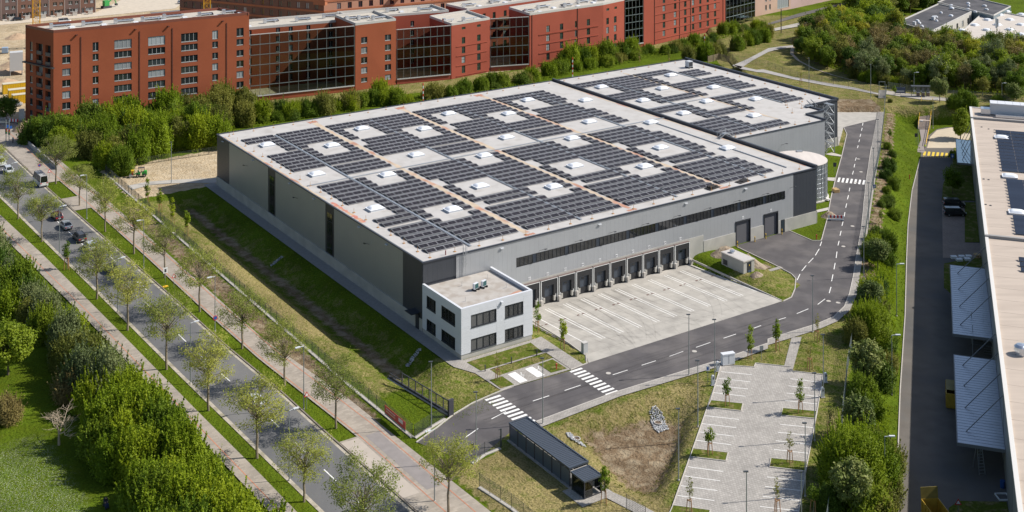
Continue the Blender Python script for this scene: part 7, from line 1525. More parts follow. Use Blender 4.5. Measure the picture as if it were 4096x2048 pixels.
# canopies
CORR = mat('corrugated_sheet', (.42,.45,.50), rough=.35, metal=.6, var=.06, vscale=.6)
def canopy(px_pts, z, label, nrib, m=CORR, glassy=False):
    P = [K(*p, z) for p in px_pts]; q = [nloc(p) for p in P]; x0 = sum(k[0] for k in (q[0],q[3]))/2; x1 = -.05; y1 = (q[0][1]+q[1][1])/2; y0 = (q[2][1]+q[3][1])/2
    o = thing('canopy', label, 'canopy', Vector((*(N1.xy + Matrix.Rotation(nang,2) @ Vector((x0,y0))),-3)), nang, 'canopies of the neighbouring hall'); w = x1-x0; l = y1-y0; zt = z+3
    for k in range(nrib): unit('roof_sheet' if not glassy else 'pane', m, o, (w/2, l*(k+.5)/nrib, zt), (w, l/nrib*.88 if not glassy else l/nrib-.08, .06 if not glassy else .03)); 
    if not glassy: part('deck', MB().box(0,w,0,l,zt-.12,zt-.05), m, o)
    part('edge_beam', MB().box(-.12,.02,-.1,l+.1,zt-.4,zt+.06).box(0,w,-.12,0,zt-.4,zt+.05).box(0,w,l,l+.12,zt-.4,zt+.05), mat('beam_grey',(.16,.17,.18),rough=.5), o)
    for k in range(4): y = l*(k+.5)/4; part('stay', MB().tube((1.2,y,zt),(w,y+3.0,zt+4.6),.07,6), MATS['beam_grey'], o)
    return o
canopy([(7,918,52),(7,1090,58),(7,1110,395),(7,932,410)], 1.6, 'corrugated canopy over the upper loading bay with slanted stays', 34)
canopy([(7,937,503),(7,1145,520),(7,1200,970),(7,955,945)], 1.6, 'corrugated canopy over the lower loading bay with slanted stays', 34)
canopy([(3,947,702),(3,1020,705),(3,1028,820),(3,952,822)], 1.6, 'glass canopy over the side entrance beside the dense tree', 14, glass_mat('canopy_glass',(.55,.66,.68),.35), True)
sv = thing('escape_stair', 'grey steel escape stair between the two corrugated canopies', 'stair', (*K(7,1090,500,-3).xy,-3), nang)
for k in range(14): part('tread', MB().box(-.1,1.1,k*.3,k*.3+.26,.25+k*.3,.30+k*.3), MATS['beam_grey'], sv)
part('landing', MB().box(-2.0,1.2,-1.4,0,2.2,2.28).box(-.2,1.2,4.2,5.6,4.4,4.5), MATS['beam_grey'], sv)
for x in (-2.0,1.2):
    for y in (-1.4,4.2): part('post', MB().box(x-.06,x+.06,y-.06,y+.06,0,5.6), STEEL, sv)
part('handrail', MB().bar((-2,-1.4,3.3),(1.2,-1.4,3.3),.06).bar((1.2,0,1.4),(1.2,4.2,5.6),.06).bar((-.1,0,1.4),(-.1,4.2,5.6),.06).bar((-2,-1.4,3.3),(-2,0,3.3),.06), STEEL, sv)
# retaining wall, stair, turnstiles
rw = [K(3,838,612,-3), K(3,880,590,-3), K(3,905,580,-3), K(3,1020,585,-3)]; rwt = thing('retaining_wall', 'stained concrete retaining wall above the turning area', 'retaining wall', rw[0], 0); r0 = rw[0]
for i_, (a, c) in enumerate(zip(rw, rw[1:])):
    L_ = (c-a).length; n = max(2, round(L_/1.9)); hts = ((1.2,2.2),(2.2,3.2),(3.3,3.3))[i_]
    for k in range(n):
        p, q_ = a.lerp(c,k/n), a.lerp(c,(k+1)/n); h_ = hts[0]+(hts[1]-hts[0])*(k+.5)/n; d_ = (q_-p).normalized()*.03
        part('panel', MB().bar((p-r0+d_)+Vector((0,0,h_/2)), (q_-r0-d_)+Vector((0,0,h_/2)), .35, h_), mat('stained_concrete',(.34,.31,.28),rough=.9,var=.15,vscale=.8,col2=(.20,.17,.15),c2scale=.6,streak=(2,2,.2)), rwt)
    for k in range(n+1): q_ = a.lerp(c,k/n)-r0; h_ = hts[0]+(hts[1]-hts[0])*k/n; part('railing_post', MB().bar(q_+Vector((0,0,h_)), q_+Vector((0,0,h_+1.1)), .07), FENG, rwt)
    for z in (.3,.6,.85,1.1): part('rail', MB().bar(a-r0+Vector((0,0,hts[0]+z)), c-r0+Vector((0,0,hts[1]+z)), .05), FENG, rwt)
sa, sb = K(3,784,652,-3), K(3,800,505,1.4); sv2 = thing('outdoor_stair', 'long outdoor stair with three flights and yellow handrails', 'stair', sa, 0); sdir = (sb-sa); run = sdir.xy.length; sdn = Vector((sdir.x,sdir.y,0)).normalized(); sper = Vector((sdn.y,-sdn.x,0))
ns = 30; hgt = 4.3
for k in range(ns):
    lan = 1.2*(k//10); t0 = (k/ns)*(run-2.4)+lan; c_ = sdn*(t0+(run-2.4)/ns/2); z_ = hgt*(k+1)/ns
    part('step', MB().cbox(c_+Vector((0,0,z_-.09)), (2.9,(run-2.4)/ns*.98,.18), math.atan2(sdn.y,sdn.x)-math.pi/2), mat('step_concrete',(.42,.34,.29),rough=.9), sv2)
    part('riser', MB().cbox(c_-sdn*((run-2.4)/ns/2)+Vector((0,0,z_-.12)), (2.9,.05,.2), math.atan2(sdn.y,sdn.x)-math.pi/2), INK, sv2)
for k in (1,2): part('landing', MB().cbox(sdn*((run-2.4)*k/3+1.2*k-.6)+Vector((0,0,hgt*k/3-.1)), (2.9,1.3,.2), math.atan2(sdn.y,sdn.x)-math.pi/2), MATS['step_concrete'], sv2)
for s in (-1.55,1.55):
    for k in range(3):
        a = sdn*((run-2.4)*k/3+1.2*k)+sper*s+Vector((0,0,hgt*k/3)); c = sdn*((run-2.4)*(k+1)/3+1.2*k)+sper*s+Vector((0,0,hgt*(k+1)/3)); part('stringer', MB().bar(a,c,.2,.35), MATS['step_concrete'], sv2)
        part('handrail', MB().bar(a+Vector((0,0,1)),c+Vector((0,0,1)),.09).bar(a,a+Vector((0,0,1)),.09).bar(c,c+Vector((0,0,1)),.09).bar(a+Vector((0,0,.5)),c+Vector((0,0,.5)),.06), YEL, sv2)
yr = thing('yellow_railing', 'yellow tubular railing between stair foot and turning area', 'railing', K(3,812,650,-3), 0); ya, yb2 = Vector((0,0,0)), K(3,795,735,-3)-K(3,812,650,-3)
for z in (.5,1.0): part('rail', MB().bar(ya+Vector((0,0,z)),yb2+Vector((0,0,z)),.09), YEL, yr)
for k in range(9): q_ = ya.lerp(yb2,k/8); part('post', MB().bar(q_,q_+Vector((0,0,1)),.09), YEL, yr)
struct('stair_path', MB().poly([K(3,762,652,-3),K(3,812,652,-3),K(3,795,745,-3),K(3,785,770,-3),K(3,748,765,-3),K(3,770,700,-3)], -2.94), mat('stair_path_asphalt',(.27,.23,.21),rough=.9))
tc = thing('turnstile_canopy', 'dark flat canopy on brick piers over the pedestrian turnstiles', 'canopy', on(K(3,720,488,1.2)), -.05)
tw = (K(3,830,490,1.2)-K(3,720,488,1.2)).length
part('roof', MB().box(0,tw+.5,-.9,.9,2.9,3.1), HEADM, tc)
for x in (.1,2.4): part('post', MB().box(x-.06,x+.06,-.06,.06,0,2.9), HEADM, tc)
for f in (.32,.55,.78): part('turnstile', MB().box(tw*f-.35,tw*f+.35,-.3,.3,1.25,2.9), MATS['beam_grey'], tc); part('pier', MB().box(tw*f-.4,tw*f+.4,-.4,.4,0,1.15), mat('pier_brown',(.24,.17,.14)), tc); part('pier_cap', MB().box(tw*f-.45,tw*f+.45,-.45,.45,1.15,1.27), SWH, tc)
part('notice', MB().box(.7,1.3,-.08,-.03,1.3,1.9), SWH, tc); part('notice', MB().box(2.8,3.3,-.08,-.03,1.3,1.7), SWH, tc)
sb_ = thing('sign_board', 'wide dark blue two-panel sign board with pale lettering by the upper path', 'sign board', on(K(3,640,474,1.5)), -.05)
sw2 = (K(3,690,474,1.5)-K(3,640,474,1.5)).length
for a, c in ((0,.485),(.515,1)): part('panel', MB().box(sw2*a,sw2*c,-.04,.04,.35,2.1), mat('board_blue',(.075,.095,.15),rough=.5), sb_)
for k in range(14): part('lettering', MB().box(.3+k*(sw2-.6)/14,.3+(k+.62)*(sw2-.6)/14,-.055,-.045,.75,1.15), SWH, sb_)
for x in (0,.5,1): part('post', MB().box(sw2*x-.05,sw2*x+.05,-.03,.05,-.1,2.15), HEADM, sb_)
yst = thing('yard_steps', 'short concrete steps from the rear yard pavement up to the path', 'steps', on(K(3,572,520,0)), 0); ysd = (K(3,574,478,1.5)-K(3,572,520,0)); 
for k in range(9): part('step', MB().cbox(Vector((ysd.x*(k+.5)/9, ysd.y*(k+.5)/9, 1.5*(k+1)/9-.1)), (2.0, ysd.xy.length/9*.95, .2)), CONC, yst)
part('gate_frame', MB().bar((ysd.x-.9,ysd.y,1.5),(ysd.x-.9,ysd.y,4.0),.12).bar((ysd.x+.9,ysd.y,1.5),(ysd.x+.9,ysd.y,4.0),.12).bar((ysd.x-.9,ysd.y,4.0),(ysd.x+.9,ysd.y,4.0),.12), FENG, yst)
# containers and clutter in the shaded yard
def skip(p, rz, l, w, h, label, open_lid=False):
    o = thing('skip_container', label, 'container', (*Vector(p).xy,-3), rz, 'skips of the neighbouring hall'); m = mat('skip_yellow',(.42,.27,.03),rough=.6,var=.2,vscale=1.5)
    part('shell', MB().box(-w/2,w/2,-l/2,-l/2+.08,.15,h).box(-w/2,w/2,l/2-.08,l/2,.15,h).box(-w/2,-w/2+.08,-l/2+.08,l/2-.08,.15,h).box(w/2-.08,w/2,-l/2+.08,l/2-.08,.15,h).box(-w/2,w/2,-l/2,l/2,.1,.2), m, o)
    for k in range(6): part('rib', MB().box(-w/2-.06,-w/2,-l/2+l*(k+.5)/6-.06,-l/2+l*(k+.5)/6+.06,.15,h), m, o)
    part('lid', MB().cbox((0,l*.12,h+.02),(w,l*.7,.06),0,.02) if not open_lid else MB().cbox((0,l/2+.1,h+.7),(w,.08,1.5),0,-.15), mat('skip_olive',(.22,.17,.04),rough=.6,var=.2,vscale=1), o); return o
skip(K(7,932,735,-3), nang, 5.0, 2.2, 2.4, 'yellow container half under the lower canopy'); skip(K(7,858,1365,-3), .1, 5.6, 2.4, 2.3, 'olive yellow container with raised end flap in the open yard', True)
ld = thing('step_ladder', 'tall aluminium step ladder standing in the shaded yard', 'ladder', (*K(7,1078,1100,-3).xy,-3), .1)
for s in (-.45,.45): part('rail', MB().bar((s,0,0),(s*.7,1.0,4.2),.07).bar((s,2.0,0),(s*.7,1.0,4.2),.06), STEEL, ld)
for k in range(10): part('rung', MB().bar((-.42,.1*k,.4*k+.2),(.42,.1*k,.4*k+.2),.06), STEEL, ld)
pg = thing('pallet_goods', 'white wrapped pallets and cable drums beside the upper canopy', 'pallets', (*K(7,935,12,-3).xy,-3), .0)
for i_, (x, y) in enumerate(((0,0),(1.7,.2),(3.2,.3),(.6,-1.5),(2.4,-1.2))): part('wrapped_pallet', MB().box(x-.6,x+.6,y-.5,y+.5,.0,.5), SWH, pg)
part('cable_drum', MB().lathe([(.02,0),(.7,0),(.7,.12),(.3,.14),(.3,.6),(.7,.62),(.7,.74),(.02,.76)],16,(5.0,.5,0)), MATS['pallet_wood'], pg)
bb_ = thing('blue_drum', 'blue plastic drum against the shaded hall wall', 'drum', (*K(7,1180,1165,-3).xy,-3), 0); part('drum', MB().lathe([(.02,0),(.32,0),(.34,.1),(.34,.85),(.30,.95),(.02,.96)],12), mat('drum_blue',(.01,.06,.22),rough=.5), bb_); part('lid', MB().lathe([(.33,.94),(.33,1.0),(.02,1.02)],12), MATS['drum_blue'], bb_)
fcg = thing('wire_crate', 'white wire frame crate on the ground by the shaded wall', 'crate', (*K(7,1182,1215,-3).xy,-3), .05)
for a, c in (((-.8,-.8),(.8,-.8)),((.8,-.8),(.8,.8)),((.8,.8),(-.8,.8)),((-.8,.8),(-.8,-.8))): part('frame', MB().bar((*a,.1),(*c,.1),.12,.2), SWH, fcg)
# ================================================================== vehicles
CARG = mat('car_glass', (.012,.014,.016), rough=.05, spec=.8); TYRE = mat('tyre', (.015,.015,.015), rough=.85); RIM = mat('rim', (.45,.46,.47), rough=.35, metal=.8); TAILM = mat('tail_lamp', (.45,.015,.01), rough=.3); HEADM2 = mat('head_lamp', (.75,.77,.78), rough=.15); PLATE = mat('plate', (.72,.72,.68), rough=.5)
def carpaint(nm, c): return mat('paint_'+nm, c, rough=.28, metal=.25, coat=.8, spec=.5)
def loft(stations):                                          # stations: (x, half width low, half width high, z low, z mid, z top) -> smooth shell
    mb = MB(); n = 8
    for x, wl_, wh_, z0, zm, z1 in stations:
        mb.v += [(x,-wl_*.86,z0),(x,wl_*.86,z0),(x,wl_,z0+(zm-z0)*.35),(x,wl_*.99,zm),(x,wh_,z1-(z1-zm)*.12),(x,-wh_,z1-(z1-zm)*.12),(x,-wl_*.99,zm),(x,-wl_,z0+(zm-z0)*.35)]
        # crown vertex pair folded into wh
    for k in range(len(stations)-1):
        for j in range(n): a, b = k*n+j, k*n+(j+1) % n; mb.f.append((a, b, b+n, a+n))
    mb.f.append(tuple(range(n))[::-1]); mb.f.append(tuple((len(stations)-1)*n+j for j in range(n))); return mb
STY = {'sedan': dict(L=4.6, W=.89, hood=.92, roof=1.45, c=(-1.75,-1.0,.55,1.45), tail=1.02), 'hatch': dict(L=4.2, W=.88, hood=.95, roof=1.48, c=(-1.95,-1.55,.45,1.3), tail=1.0), 'suv': dict(L=4.6, W=.93, hood=1.05, roof=1.72, c=(-2.1,-1.85,.5,1.3), tail=1.1), 'van': dict(L=4.9, W=.95, hood=1.15, roof=1.9, c=(-2.35,-2.2,1.0,1.75), tail=1.2), 'bus': dict(L=6.6, W=1.02, hood=1.25, roof=2.75, c=(-3.25,-3.2,2.1,2.9), tail=1.3)}
def car(p, rz, style, paint, label, group, rack=False):
    S = STY[style]; L2 = S['L']/2; W_ = S['W']; o = thing('car' if style not in ('bus','van') else 'minibus' if style == 'bus' else 'van', label, 'minibus' if style == 'bus' else 'van' if style == 'van' else 'car', p, rz, group); zb = .24; h = S['hood']; t_ = S['tail']; c = S['c']
    part('body', loft([(-L2,W_*.82,W_*.78,.42,.62,t_-.12),(-L2+.12,W_*.95,W_*.88,.30,.66,t_),(c[0],W_,W_*.90,zb,.70,t_),(0,W_,W_*.92,zb,.70,h+.02),(c[3],W_,W_*.90,zb,.68,h),(L2-.5,W_*.96,W_*.82,zb,.62,h-.12),(L2-.1,W_*.88,W_*.72,.30,.56,h-.26),(L2,W_*.74,W_*.62,.36,.5,h-.36)]), paint, o, smooth=False)
    hr = S['roof']; zb2 = min(h,t_)-.06
    cab = MB(); st_ = [(c[0],W_*.88,t_-.04),(c[1],W_*.74,hr-.05),(c[2],W_*.74,hr-.03),(c[3],W_*.86,h-.04)]
    for x, w, z in st_: cab.v += [(x,-w,z),(x,w,z)]
    cab.v += [(c[0],-W_*.9,zb2),(c[0],W_*.9,zb2),(c[3],-W_*.9,zb2),(c[3],W_*.9,zb2)]
    cab.f += [(0,1,3,2),(2,3,5,4),(4,5,7,6),(0,2,4,6,10,8),(1,9,11,7,5,3),(0,8,9,1),(6,7,11,10)]
    part('windows', cab, CARG, o)
    part('roof', MB().prism([(c[1]-.03,-W_*.75),(c[2]+.05,-W_*.75),(c[2]+.05,W_*.75),(c[1]-.03,W_*.75)],hr-.055,hr+.02), paint, o)
    for s in (-1,1):
        for a, b in (((c[0],W_*.885,t_-.03),(c[1],W_*.745,hr-.03)),((c[2],W_*.745,hr-.02),(c[3],W_*.865,h-.03)),(((c[1]+c[2])/2,W_*.745,hr-.03),((c[0]+c[3])/2-.1,W_*.90,zb2))): part('pillar', MB().bar((a[0],s*a[1],a[2]),(b[0],s*b[1],b[2]),.09,.06), paint, o)
    for x in (-L2*.62,L2*.64):
        for s in (-1,1):
            w_ = part('wheel', MB().tube((0,-.1,0),(0,.1,0),.32,14), TYRE, o, loc=(x,s*(W_-.09),.32)); part('rim', MB().tube((0,-.11*1,0),(0,.11,0),.19,10), RIM, w_)
    for s in (-1,1):
        part('tail_lamp', MB().cbox((-L2+.03,s*W_*.68,t_-.25),(.12,.34,.18)), TAILM, o); part('head_lamp', MB().cbox((L2-.2,s*W_*.6,h-.36),(.3,.32,.14),-s*.3), HEADM2, o); part('mirror', MB().cbox((c[3]-.35,s*(W_+.1),h+.08),(.14,.22,.14)), paint, o)
    part('plate', MB().cbox((-L2-.01,0,.62),(.03,.5,.11)), PLATE, o); part('bumper', MB().cbox((-L2+.02,0,.42),(.1,W_*1.5,.16)).cbox((L2-.06,0,.42),(.12,W_*1.2,.16)), INK, o)
    if rack:
        for s in (-1,1): part('roof_rail', MB().box(c[1]+.1,c[2]-.1,s*W_*.6-.03,s*W_*.6+.03,hr+.03,hr+.09), INK, o)
    return o
VD = math.atan2(W(0,1).y-W(0,0).y, W(0,1).x-W(0,0).x) + .03      # away from the entrance along the road
GR = 'cars on the road'
car(CS(0,550,S17,488,695), VD, 'hatch', carpaint('plum',(.085,.02,.03)), 'dark plum hatchback with red tail lamps leading the queue', GR)
car(CS(0,550,S17,565,775), VD, 'sedan', carpaint('silver',(.38,.41,.45)), 'silver blue saloon behind the plum hatchback', GR)
car(CS(0,550,S17,682,880), VD, 'suv', carpaint('taupe',(.075,.065,.06)), 'dark taupe off-roader behind the silver saloon', GR, True)
car(CS(0,550,S17,772,955), VD, 'hatch', carpaint('white',(.68,.69,.69)), 'white hatchback half hidden under a plane tree', GR)
car(CS(0,550,S17,955,1150), VD, 'sedan', carpaint('black',(.015,.015,.017)), 'black saloon at the end of the queue', GR)
car(CS(0,550,S17,345,400), VD, 'bus', carpaint('buswhite',(.72,.72,.71)), 'white minibus with dark rear window', GR)
car(CS(0,550,S17,75,300), VD+math.pi, 'hatch', carpaint('white',(.68,.69,.69)), 'white car coming past the minibus at the junction', GR); car(CS(0,550,S17,8,235), VD+math.pi, 'suv', carpaint('white',(.68,.69,.69)), 'white off-roader coming through the junction', GR)
car(K(5,-5,745), VD, 'sedan', carpaint('white',(.68,.69,.69)), 'white saloon on the road opposite the site entrance', GR)
pa_ = K(3,935,1040,-3); pb_ = K(3,940,1085,-3)
car((pa_.x,pa_.y,-2.95), -.05, 'van', carpaint('ink',(.012,.013,.016)), 'black people carrier in the shaded lot, nearer the glass canopy', 'cars in the shaded lot'); car((pb_.x,pb_.y,-2.95), -.05, 'van', carpaint('ink',(.012,.013,.016)), 'black people carrier in the shaded lot, farther from the glass canopy', 'cars in the shaded lot')
car(G(258,90), .5, 'van', carpaint('white',(.68,.69,.69)), 'white van with red stripes parked by the building site', 'vehicles at the building site'); car(G(72,82), .5, 'hatch', carpaint('black',(.015,.015,.017)), 'black car parked before the rowhouses', 'vehicles at the building site'); car(G(730,14), .5, 'hatch', carpaint('silver',(.38,.41,.45)), 'silver car at the far crossing', 'vehicles at the building site'); car(G(55,425), .3, 'van', carpaint('silver',(.38,.41,.45)), 'pale blue-grey van beside the yellow containers', 'vehicles at the building site')
# ---- building-site containers
CY = mat('container_yellow',(.72,.46,.02),rough=.5)
def box_cont(p, rz, l, w, h, label):
    o = thing('site_container', label, 'container', p, rz, 'yellow site containers'); part('body', MB().box(0,l,0,w,0,h), CY, o)
    for k in range(14): part('rib', MB().box(l*(k+.3)/14,l*(k+.7)/14,-.05,0,.15,h-.15), CY, o)
    part('roof', MB().box(-.03,l+.03,-.06,w+.03,h,h+.06), mat('container_roof',(.55,.50,.38),rough=.7), o); part('door', MB().box(-.05,0,.2,w-.2,.15,h-.2), CY, o)
box_cont(G(12,378), .5, 7, 2.5, 3.0, 'yellow ribbed site container, farthest from the junction'); box_cont(G(35,400), .5, 7, 2.5, 2.8, 'yellow site container in the middle of the three'); box_cont(G(50,418), .5, 6, 2.4, 2.6, 'yellow site container nearest the junction')
gcb = thing('site_cabin', 'tall pale grey site silo cabin behind the brick corner', 'cabin', (-163,420,0), .4); part('body', MB().box(-2,2,-1.5,1.5,1.5,7.5), mat('cabin_grey',(.5,.5,.5)), gcb)
for x in (-1.8,1.8): part('leg', MB().box(x-.12,x+.12,-1.3,1.3,0,1.5), STEEL, gcb)
ibc = thing('water_container', 'blue and white caged water container on the sand', 'container', G(20,212), .3); part('tank', MB().box(-1,1,-1,1,.2,2.0), mat('ibc_blue',(.28,.36,.46)), ibc); part('pallet', MB().box(-1.1,1.1,-1.1,1.1,0,.2), INK, ibc)
for i_, (x, y) in enumerate(((60,260),(30,290),(90,230),(20,335),(70,150))): heap(G(x,y), 5, 4, 1.6, 'low sandy heap on the building site', 60+i_, .3*i_, mat('pile_sand',(.40,.28,.18)), 'sandy heaps on the building site')
exc = thing('excavator', 'green tracked excavator beside the rowhouse end', 'excavator', G(425,32), .8); part('cab', MB().box(-1.2,1.0,-1,1,1.0,3.2), mat('machine_green',(.03,.28,.06)), exc); part('track', MB().box(-1.9,1.9,-1.3,-.7,0,.9).box(-1.9,1.9,.7,1.3,0,.9), INK, exc); part('boom', MB().bar((.8,0,2),(3.5,0,4.2),.4).bar((3.5,0,4.2),(4.6,0,1.4),.3), MATS['machine_green'], exc); part('bucket', MB().cbox((4.6,0,1.0),(.9,1.2,.8)), INK, exc)
wbx = thing('utility_kiosk', 'white flat-roofed utility cabin below the tall brick block', 'kiosk', K(0,425,637), math.radians(29)); part('wall', MB().box(0,6.2,0,3.4,0,2.9), mat('kiosk_white',(.60,.60,.57),rough=.8), wbx); part('roof', MB().box(-.2,6.4,-.2,3.6,2.9,3.15), CAP, wbx); part('roof_gravel', MB().box(.1,6.1,.1,3.3,3.15,3.18), RFL, wbx); part('window', MB().box(.6,1.8,-.03,.01,1.6,2.3), SKYC, wbx)
# ---- junction: signals, barriers, wall
def signal(p, label):
    o = thing('traffic_light', label, 'traffic light', p, VD-math.pi/2, 'traffic lights at the junction'); part('pole', MB().tube((0,0,0),(0,0,6.2),.11,8), POLE, o)
    hd = part('signal_head', MB().box(-.25,.25,-.3,-.02,2.5,3.9), INK, o)
    for k, c_ in enumerate(((.5,.03,.02),(.35,.2,.02),(.02,.2,.06))): part('lens', MB().tube((0,-.36,3.65-k*.45),(0,-.29,3.65-k*.45),.15,10), mat('lens_%d' % k, c_, rough=.3), hd)
    part('arm', MB().bar((0,0,5.8),(-6,.4,6.2),.08), POLE, o); part('plate', MB().box(.15,.75,-.08,-.03,4.0,4.7), SB, o)
signal(CS(0,400,420/1568,135,655), 'traffic light mast with blue arrow plate at the junction corner'); signal(CS(0,400,420/1568,90,640), 'traffic light mast with yellow housing beside the junction kerb')
bw = thing('low_wall', 'grey concrete parapet wall beside the walk at the junction', 'wall', CS(0,400,420/1568,395,650), 0); wa, wb = Vector((0,0,0)), K(0,285,855)-bw.location
for k in range(8):
    p, q_ = wa.lerp(wb,k/8), wa.lerp(wb,(k+1)/8); d_ = (q_-p).normalized()*.02; part('panel', MB().bar(p+d_+Vector((0,0,.55)),q_-d_+Vector((0,0,.55)),.3,1.1), mat('wall_grey',(.33,.32,.31),rough=.9,objvar=.08), bw)
for i_, (x, y) in enumerate(((335,600),(375,610))):
    o = thing('warning_barrier', 'yellow and brown roadworks barrier at the walk end, %s' % ('outer' if i_ == 0 else 'beside the wall'), 'barrier', CS(0,400,420/1568,x,y+20), .5*i_, 'roadworks barriers at the junction')
    for k in range(4): part('board', MB().box(-.9,.9,-.04,.04,.3+k*.25,.5+k*.25), YEL if k % 2 else SR, o)
    part('foot', MB().box(-.9,.9,-.35,.35,0,.12), YEL, o)
o = thing('warning_barrier', 'red and white barrier in the shade of the tall block', 'barrier', CS(0,400,420/1568,205,345), -.3)
for k in range(6): part('board', MB().box(-1.5+k*.5,-1.0+k*.5,-.04,.04,.4,1.2), SR if k % 2 else SWH, o)
part('foot', MB().box(-1.4,1.4,-.3,.3,0,.12), INK, o)
o = thing('utility_pillar', 'tall white utility pillar in the shade of the tall block', 'cabinet', CS(0,400,420/1568,325,300), .2); part('body', MB().box(-.7,.7,-.4,.4,0,3.0), MATS['kiosk_white'], o); part('cap', MB().box(-.75,.75,-.45,.45,3.0,3.1), CAP, o)
# ================================================================== people
SKIN = mat('skin', (.52,.33,.24), rough=.6)
def person(p, rz, label, pose, cols, hair=(.05,.035,.025), sc_=1.0):
    J = {'pel':(0,0,.95),'spi':(0,0,1.18),'che':(0,0,1.38),'nec':(0,0,1.50),'hea':(0,.015,1.62),'top':(0,.0,1.73),
         'ls':(.19,0,1.42),'le':(.25,.0,1.14),'lw':(.26,.06,.88),'lh':(.26,.1,.78),'rs':(-.19,0,1.42),'re':(-.25,0,1.14),'rw':(-.26,.06,.88),'rh':(-.26,.1,.78),
         'lp':(.10,0,.90),'lk':(.11,.02,.50),'la':(.11,-.02,.09),'lt':(.11,.16,.04),'rp':(-.10,0,.90),'rk':(-.11,.02,.50),'ra':(-.11,-.02,.09),'rt':(-.11,.16,.04)}
    J.update(pose); Rr = dict(pel=.155,spi=.14,che=.165,nec=.06,hea=.095,top=.06,ls=.075,le=.048,lw=.035,lh=.04,rs=.075,re=.048,rw=.035,rh=.04,lp=.10,lk=.065,la=.045,lt=.04,rp=.10,rk=.065,ra=.045,rt=.04)
    names = list(J); ed = [('pel','spi'),('spi','che'),('che','nec'),('nec','hea'),('hea','top'),('che','ls'),('ls','le'),('le','lw'),('lw','lh'),('che','rs'),('rs','re'),('re','rw'),('rw','rh'),('pel','lp'),('lp','lk'),('lk','la'),('la','lt'),('pel','rp'),('rp','rk'),('rk','ra'),('ra','rt')]
    me = bpy.data.meshes.new('person'); me.from_pydata([J[n] for n in names], [(names.index(a), names.index(b)) for a, b in ed], []); o = bpy.data.objects.new('person', me); COL.objects.link(o)
    md_ = o.modifiers.new('Skin','SKIN'); 
    for i, n in enumerate(names): v = me.skin_vertices[0].data[i]; v.radius = (Rr[n], Rr[n]*(.72 if n in ('pel','spi','che') else 1)); v.use_root = (n == 'pel')
    o.modifiers.new('Sub','SUBSURF').levels = 1
    dg = bpy.context.evaluated_depsgraph_get(); m2 = bpy.data.meshes.new_from_object(o.evaluated_get(dg)); bpy.data.objects.remove(o)
    m2.name = 'person'; m2.materials.clear()
    for c in cols + [SKIN, mat('hair', hair, rough=.8)]: m2.materials.append(c)
    K_ = {n: Vector(J[n]) for n in names}
    for f in m2.polygons:
        c = f.center; n = min(names, key=lambda q: (K_[q]-c).length)
        f.material_index = 1 if n in ('lp','rp','lk','rk','pel') else 2 if n in ('la','ra','lt','rt') else 3 if n in ('nec','hea','lh','rh','lw','rw') else 4 if n == 'top' else 0
        if n == 'hea' and (c.y < K_['hea'].y-.03 or c.z > K_['hea'].z+.05): f.material_index = 4
    m2.polygons.foreach_set('use_smooth',[True]*len(m2.polygons))
    q = link('person', m2, loc=p, rot=rz); q.scale = (sc_,)*3; return tag(q, label, 'person')
HIVIS = mat('hi_vis',(.55,.75,.03),rough=.6); DKT = mat('dark_trousers',(.03,.03,.04),rough=.8); BOOT = mat('boots',(.025,.02,.018),rough=.7); TEAL = mat('teal_shirt',(.20,.34,.33),rough=.8); NAVY = mat('navy_jacket',(.025,.03,.045),rough=.8); BEIGE = mat('beige_shirt',(.50,.42,.30),rough=.8)
walk = {'lk':(.11,.16,.52),'la':(.11,.22,.12),'lt':(.11,.40,.10),'rk':(-.11,-.02,.50),'ra':(-.11,-.24,.12),'rt':(-.11,-.08,.05),'lw':(.27,-.14,.90),'lh':(.27,-.2,.82),'rw':(-.27,.2,.92),'rh':(-.27,.28,.86)}
person((*K(3,790,757,-3).xy,-2.94), .2, 'person in a yellow high-visibility vest walking towards the stair', walk, [HIVIS,DKT,BOOT])
sit = {'lk':(.13,.44,.94),'la':(.13,.46,.50),'lt':(.13,.62,.46),'rk':(-.13,.44,.94),'ra':(-.13,.46,.50),'rt':(-.13,.62,.46),'che':(0,.06,1.38),'nec':(0,.09,1.50),'hea':(0,.14,1.60),'top':(0,.14,1.71),'ls':(.19,.06,1.42),'rs':(-.19,.06,1.42),'le':(.24,.14,1.16),'re':(-.24,.14,1.16),'lw':(.14,.36,1.08),'rw':(-.14,.36,1.08),'lh':(.08,.42,1.06),'rh':(-.08,.42,1.06)}
person(W(-7.85,-56.2,-.38), ANG-math.pi/2+.1, 'person in a pale teal shirt sitting on the smoking shelter bench', sit, [TEAL,mat('brown_trousers',(.14,.10,.07)),BOOT])
mp_ = G(425,2030)
ms = thing('mobility_scooter', 'dark mobility scooter standing in the shade at the thicket edge', 'scooter', mp_, -2.6)
for x, y in ((-.28,-.45),(.28,-.45),(-.2,.5),(.2,.5)): part('wheel', MB().tube((x-.05,y,.18),(x+.05,y,.18),.18,10), TYRE, ms)
part('chassis', MB().box(-.25,.25,-.5,.6,.2,.32), NAVY, ms); part('seat', MB().box(-.25,.25,-.45,.05,.5,.62).box(-.25,.25,-.5,-.4,.62,1.1), INK, ms); part('tiller', MB().bar((0,.55,.3),(0,.35,1.0),.07).bar((-.3,.35,1.0),(.3,.35,1.0),.05), INK, ms); part('shroud', MB().box(-.2,.2,.35,.62,.3,.7), mat('scooter_blue',(.02,.03,.09)), ms)
person((mp_.x,mp_.y,-.33), -2.6, 'person in a dark jacket sitting on the mobility scooter', {k: (v[0], v[1]-.25, v[2]) for k, v in {**{n: c for n, c in (('pel',(0,0,.95)),('spi',(0,0,1.18)),('lp',(.1,0,.9)),('rp',(-.1,0,.9)))}, **sit}.items()}, [NAVY,DKT,BOOT], (.45,.42,.40))
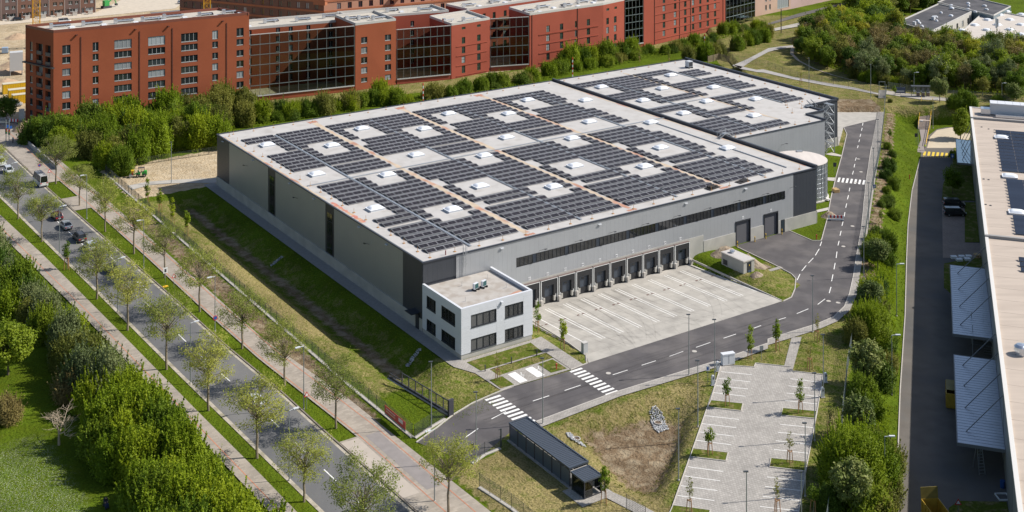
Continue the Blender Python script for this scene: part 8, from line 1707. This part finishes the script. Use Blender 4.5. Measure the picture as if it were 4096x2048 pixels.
person(CS(0,400,420/1568,135,650)+Vector((.9,.3,0)), 1.0, 'person in pale top waiting at the traffic light mast', {}, [SWH,DKT,BOOT])
# green compact loader with seeder
tp_ = CS(480,640,140/1098,640,520); tr_ = thing('compact_loader', 'small green articulated loader with roof and yellow seeder on the sown strip', 'tractor', tp_, math.pi+.22)
GRN = mat('loader_green',(.03,.36,.05),rough=.4)
part('rear_body', MB().prism([(-1.55,-.5),(-.35,-.5),(-.35,.5),(-1.55,.5)],.45,1.15).prism([(-1.5,-.45),(-.9,-.45),(-.9,.45),(-1.5,.45)],1.15,1.4), GRN, tr_); part('front_body', MB().prism([(.0,-.42),(1.0,-.42),(1.0,.42),(.0,.42)],.4,.95).bar((.2,0,.9),(.6,0,1.5),.5,.3), GRN, tr_); part('seat', MB().box(-.7,-.2,-.25,.25,1.0,1.15), INK, tr_)
for x in (-.95,.6):
    for s in (-1,1): w_ = part('wheel', MB().tube((x,s*.42,.42),(x,s*.74,.42),.42,14), TYRE, tr_); part('rim', MB().tube((x,s*.41,.42),(x,s*.76,.42),.2,10), RIM, w_)
part('canopy', MB().box(-.95,.55,-.5,.5,2.15,2.24), mat('canopy_brown',(.10,.075,.07)), tr_)
for x, y in ((-.9,-.45),(-.9,.45),(.5,-.4),(.5,.4)): part('canopy_post', MB().bar((x,y,1.0),(x,y,2.15),.06), INK, tr_)
part('loader_arm', MB().bar((.3,0,1.0),(1.7,0,.6),.16,.2), GRN, tr_); part('hopper', MB().box(1.55,2.15,-.35,.35,1.25,1.55).box(1.5,2.2,-.4,.4,1.55,1.68), YEL, tr_); part('hopper_stand', MB().box(1.7,2.0,-.2,.2,.45,1.25), SR, tr_); part('roller', MB().tube((2.3,-.85,.22),(2.3,.85,.22),.22,12).box(1.7,2.6,-.85,.85,.42,.5), mat('roller_grey',(.32,.31,.31)), tr_)
drv = person((0,0,0), 0, 'person in a beige shirt driving the green loader', sit, [BEIGE,DKT,BOOT]); drv.location = tr_.matrix_basis @ Vector((-.45,0,.18)); drv.rotation_euler = (0,0,math.pi+.22-math.pi/2)
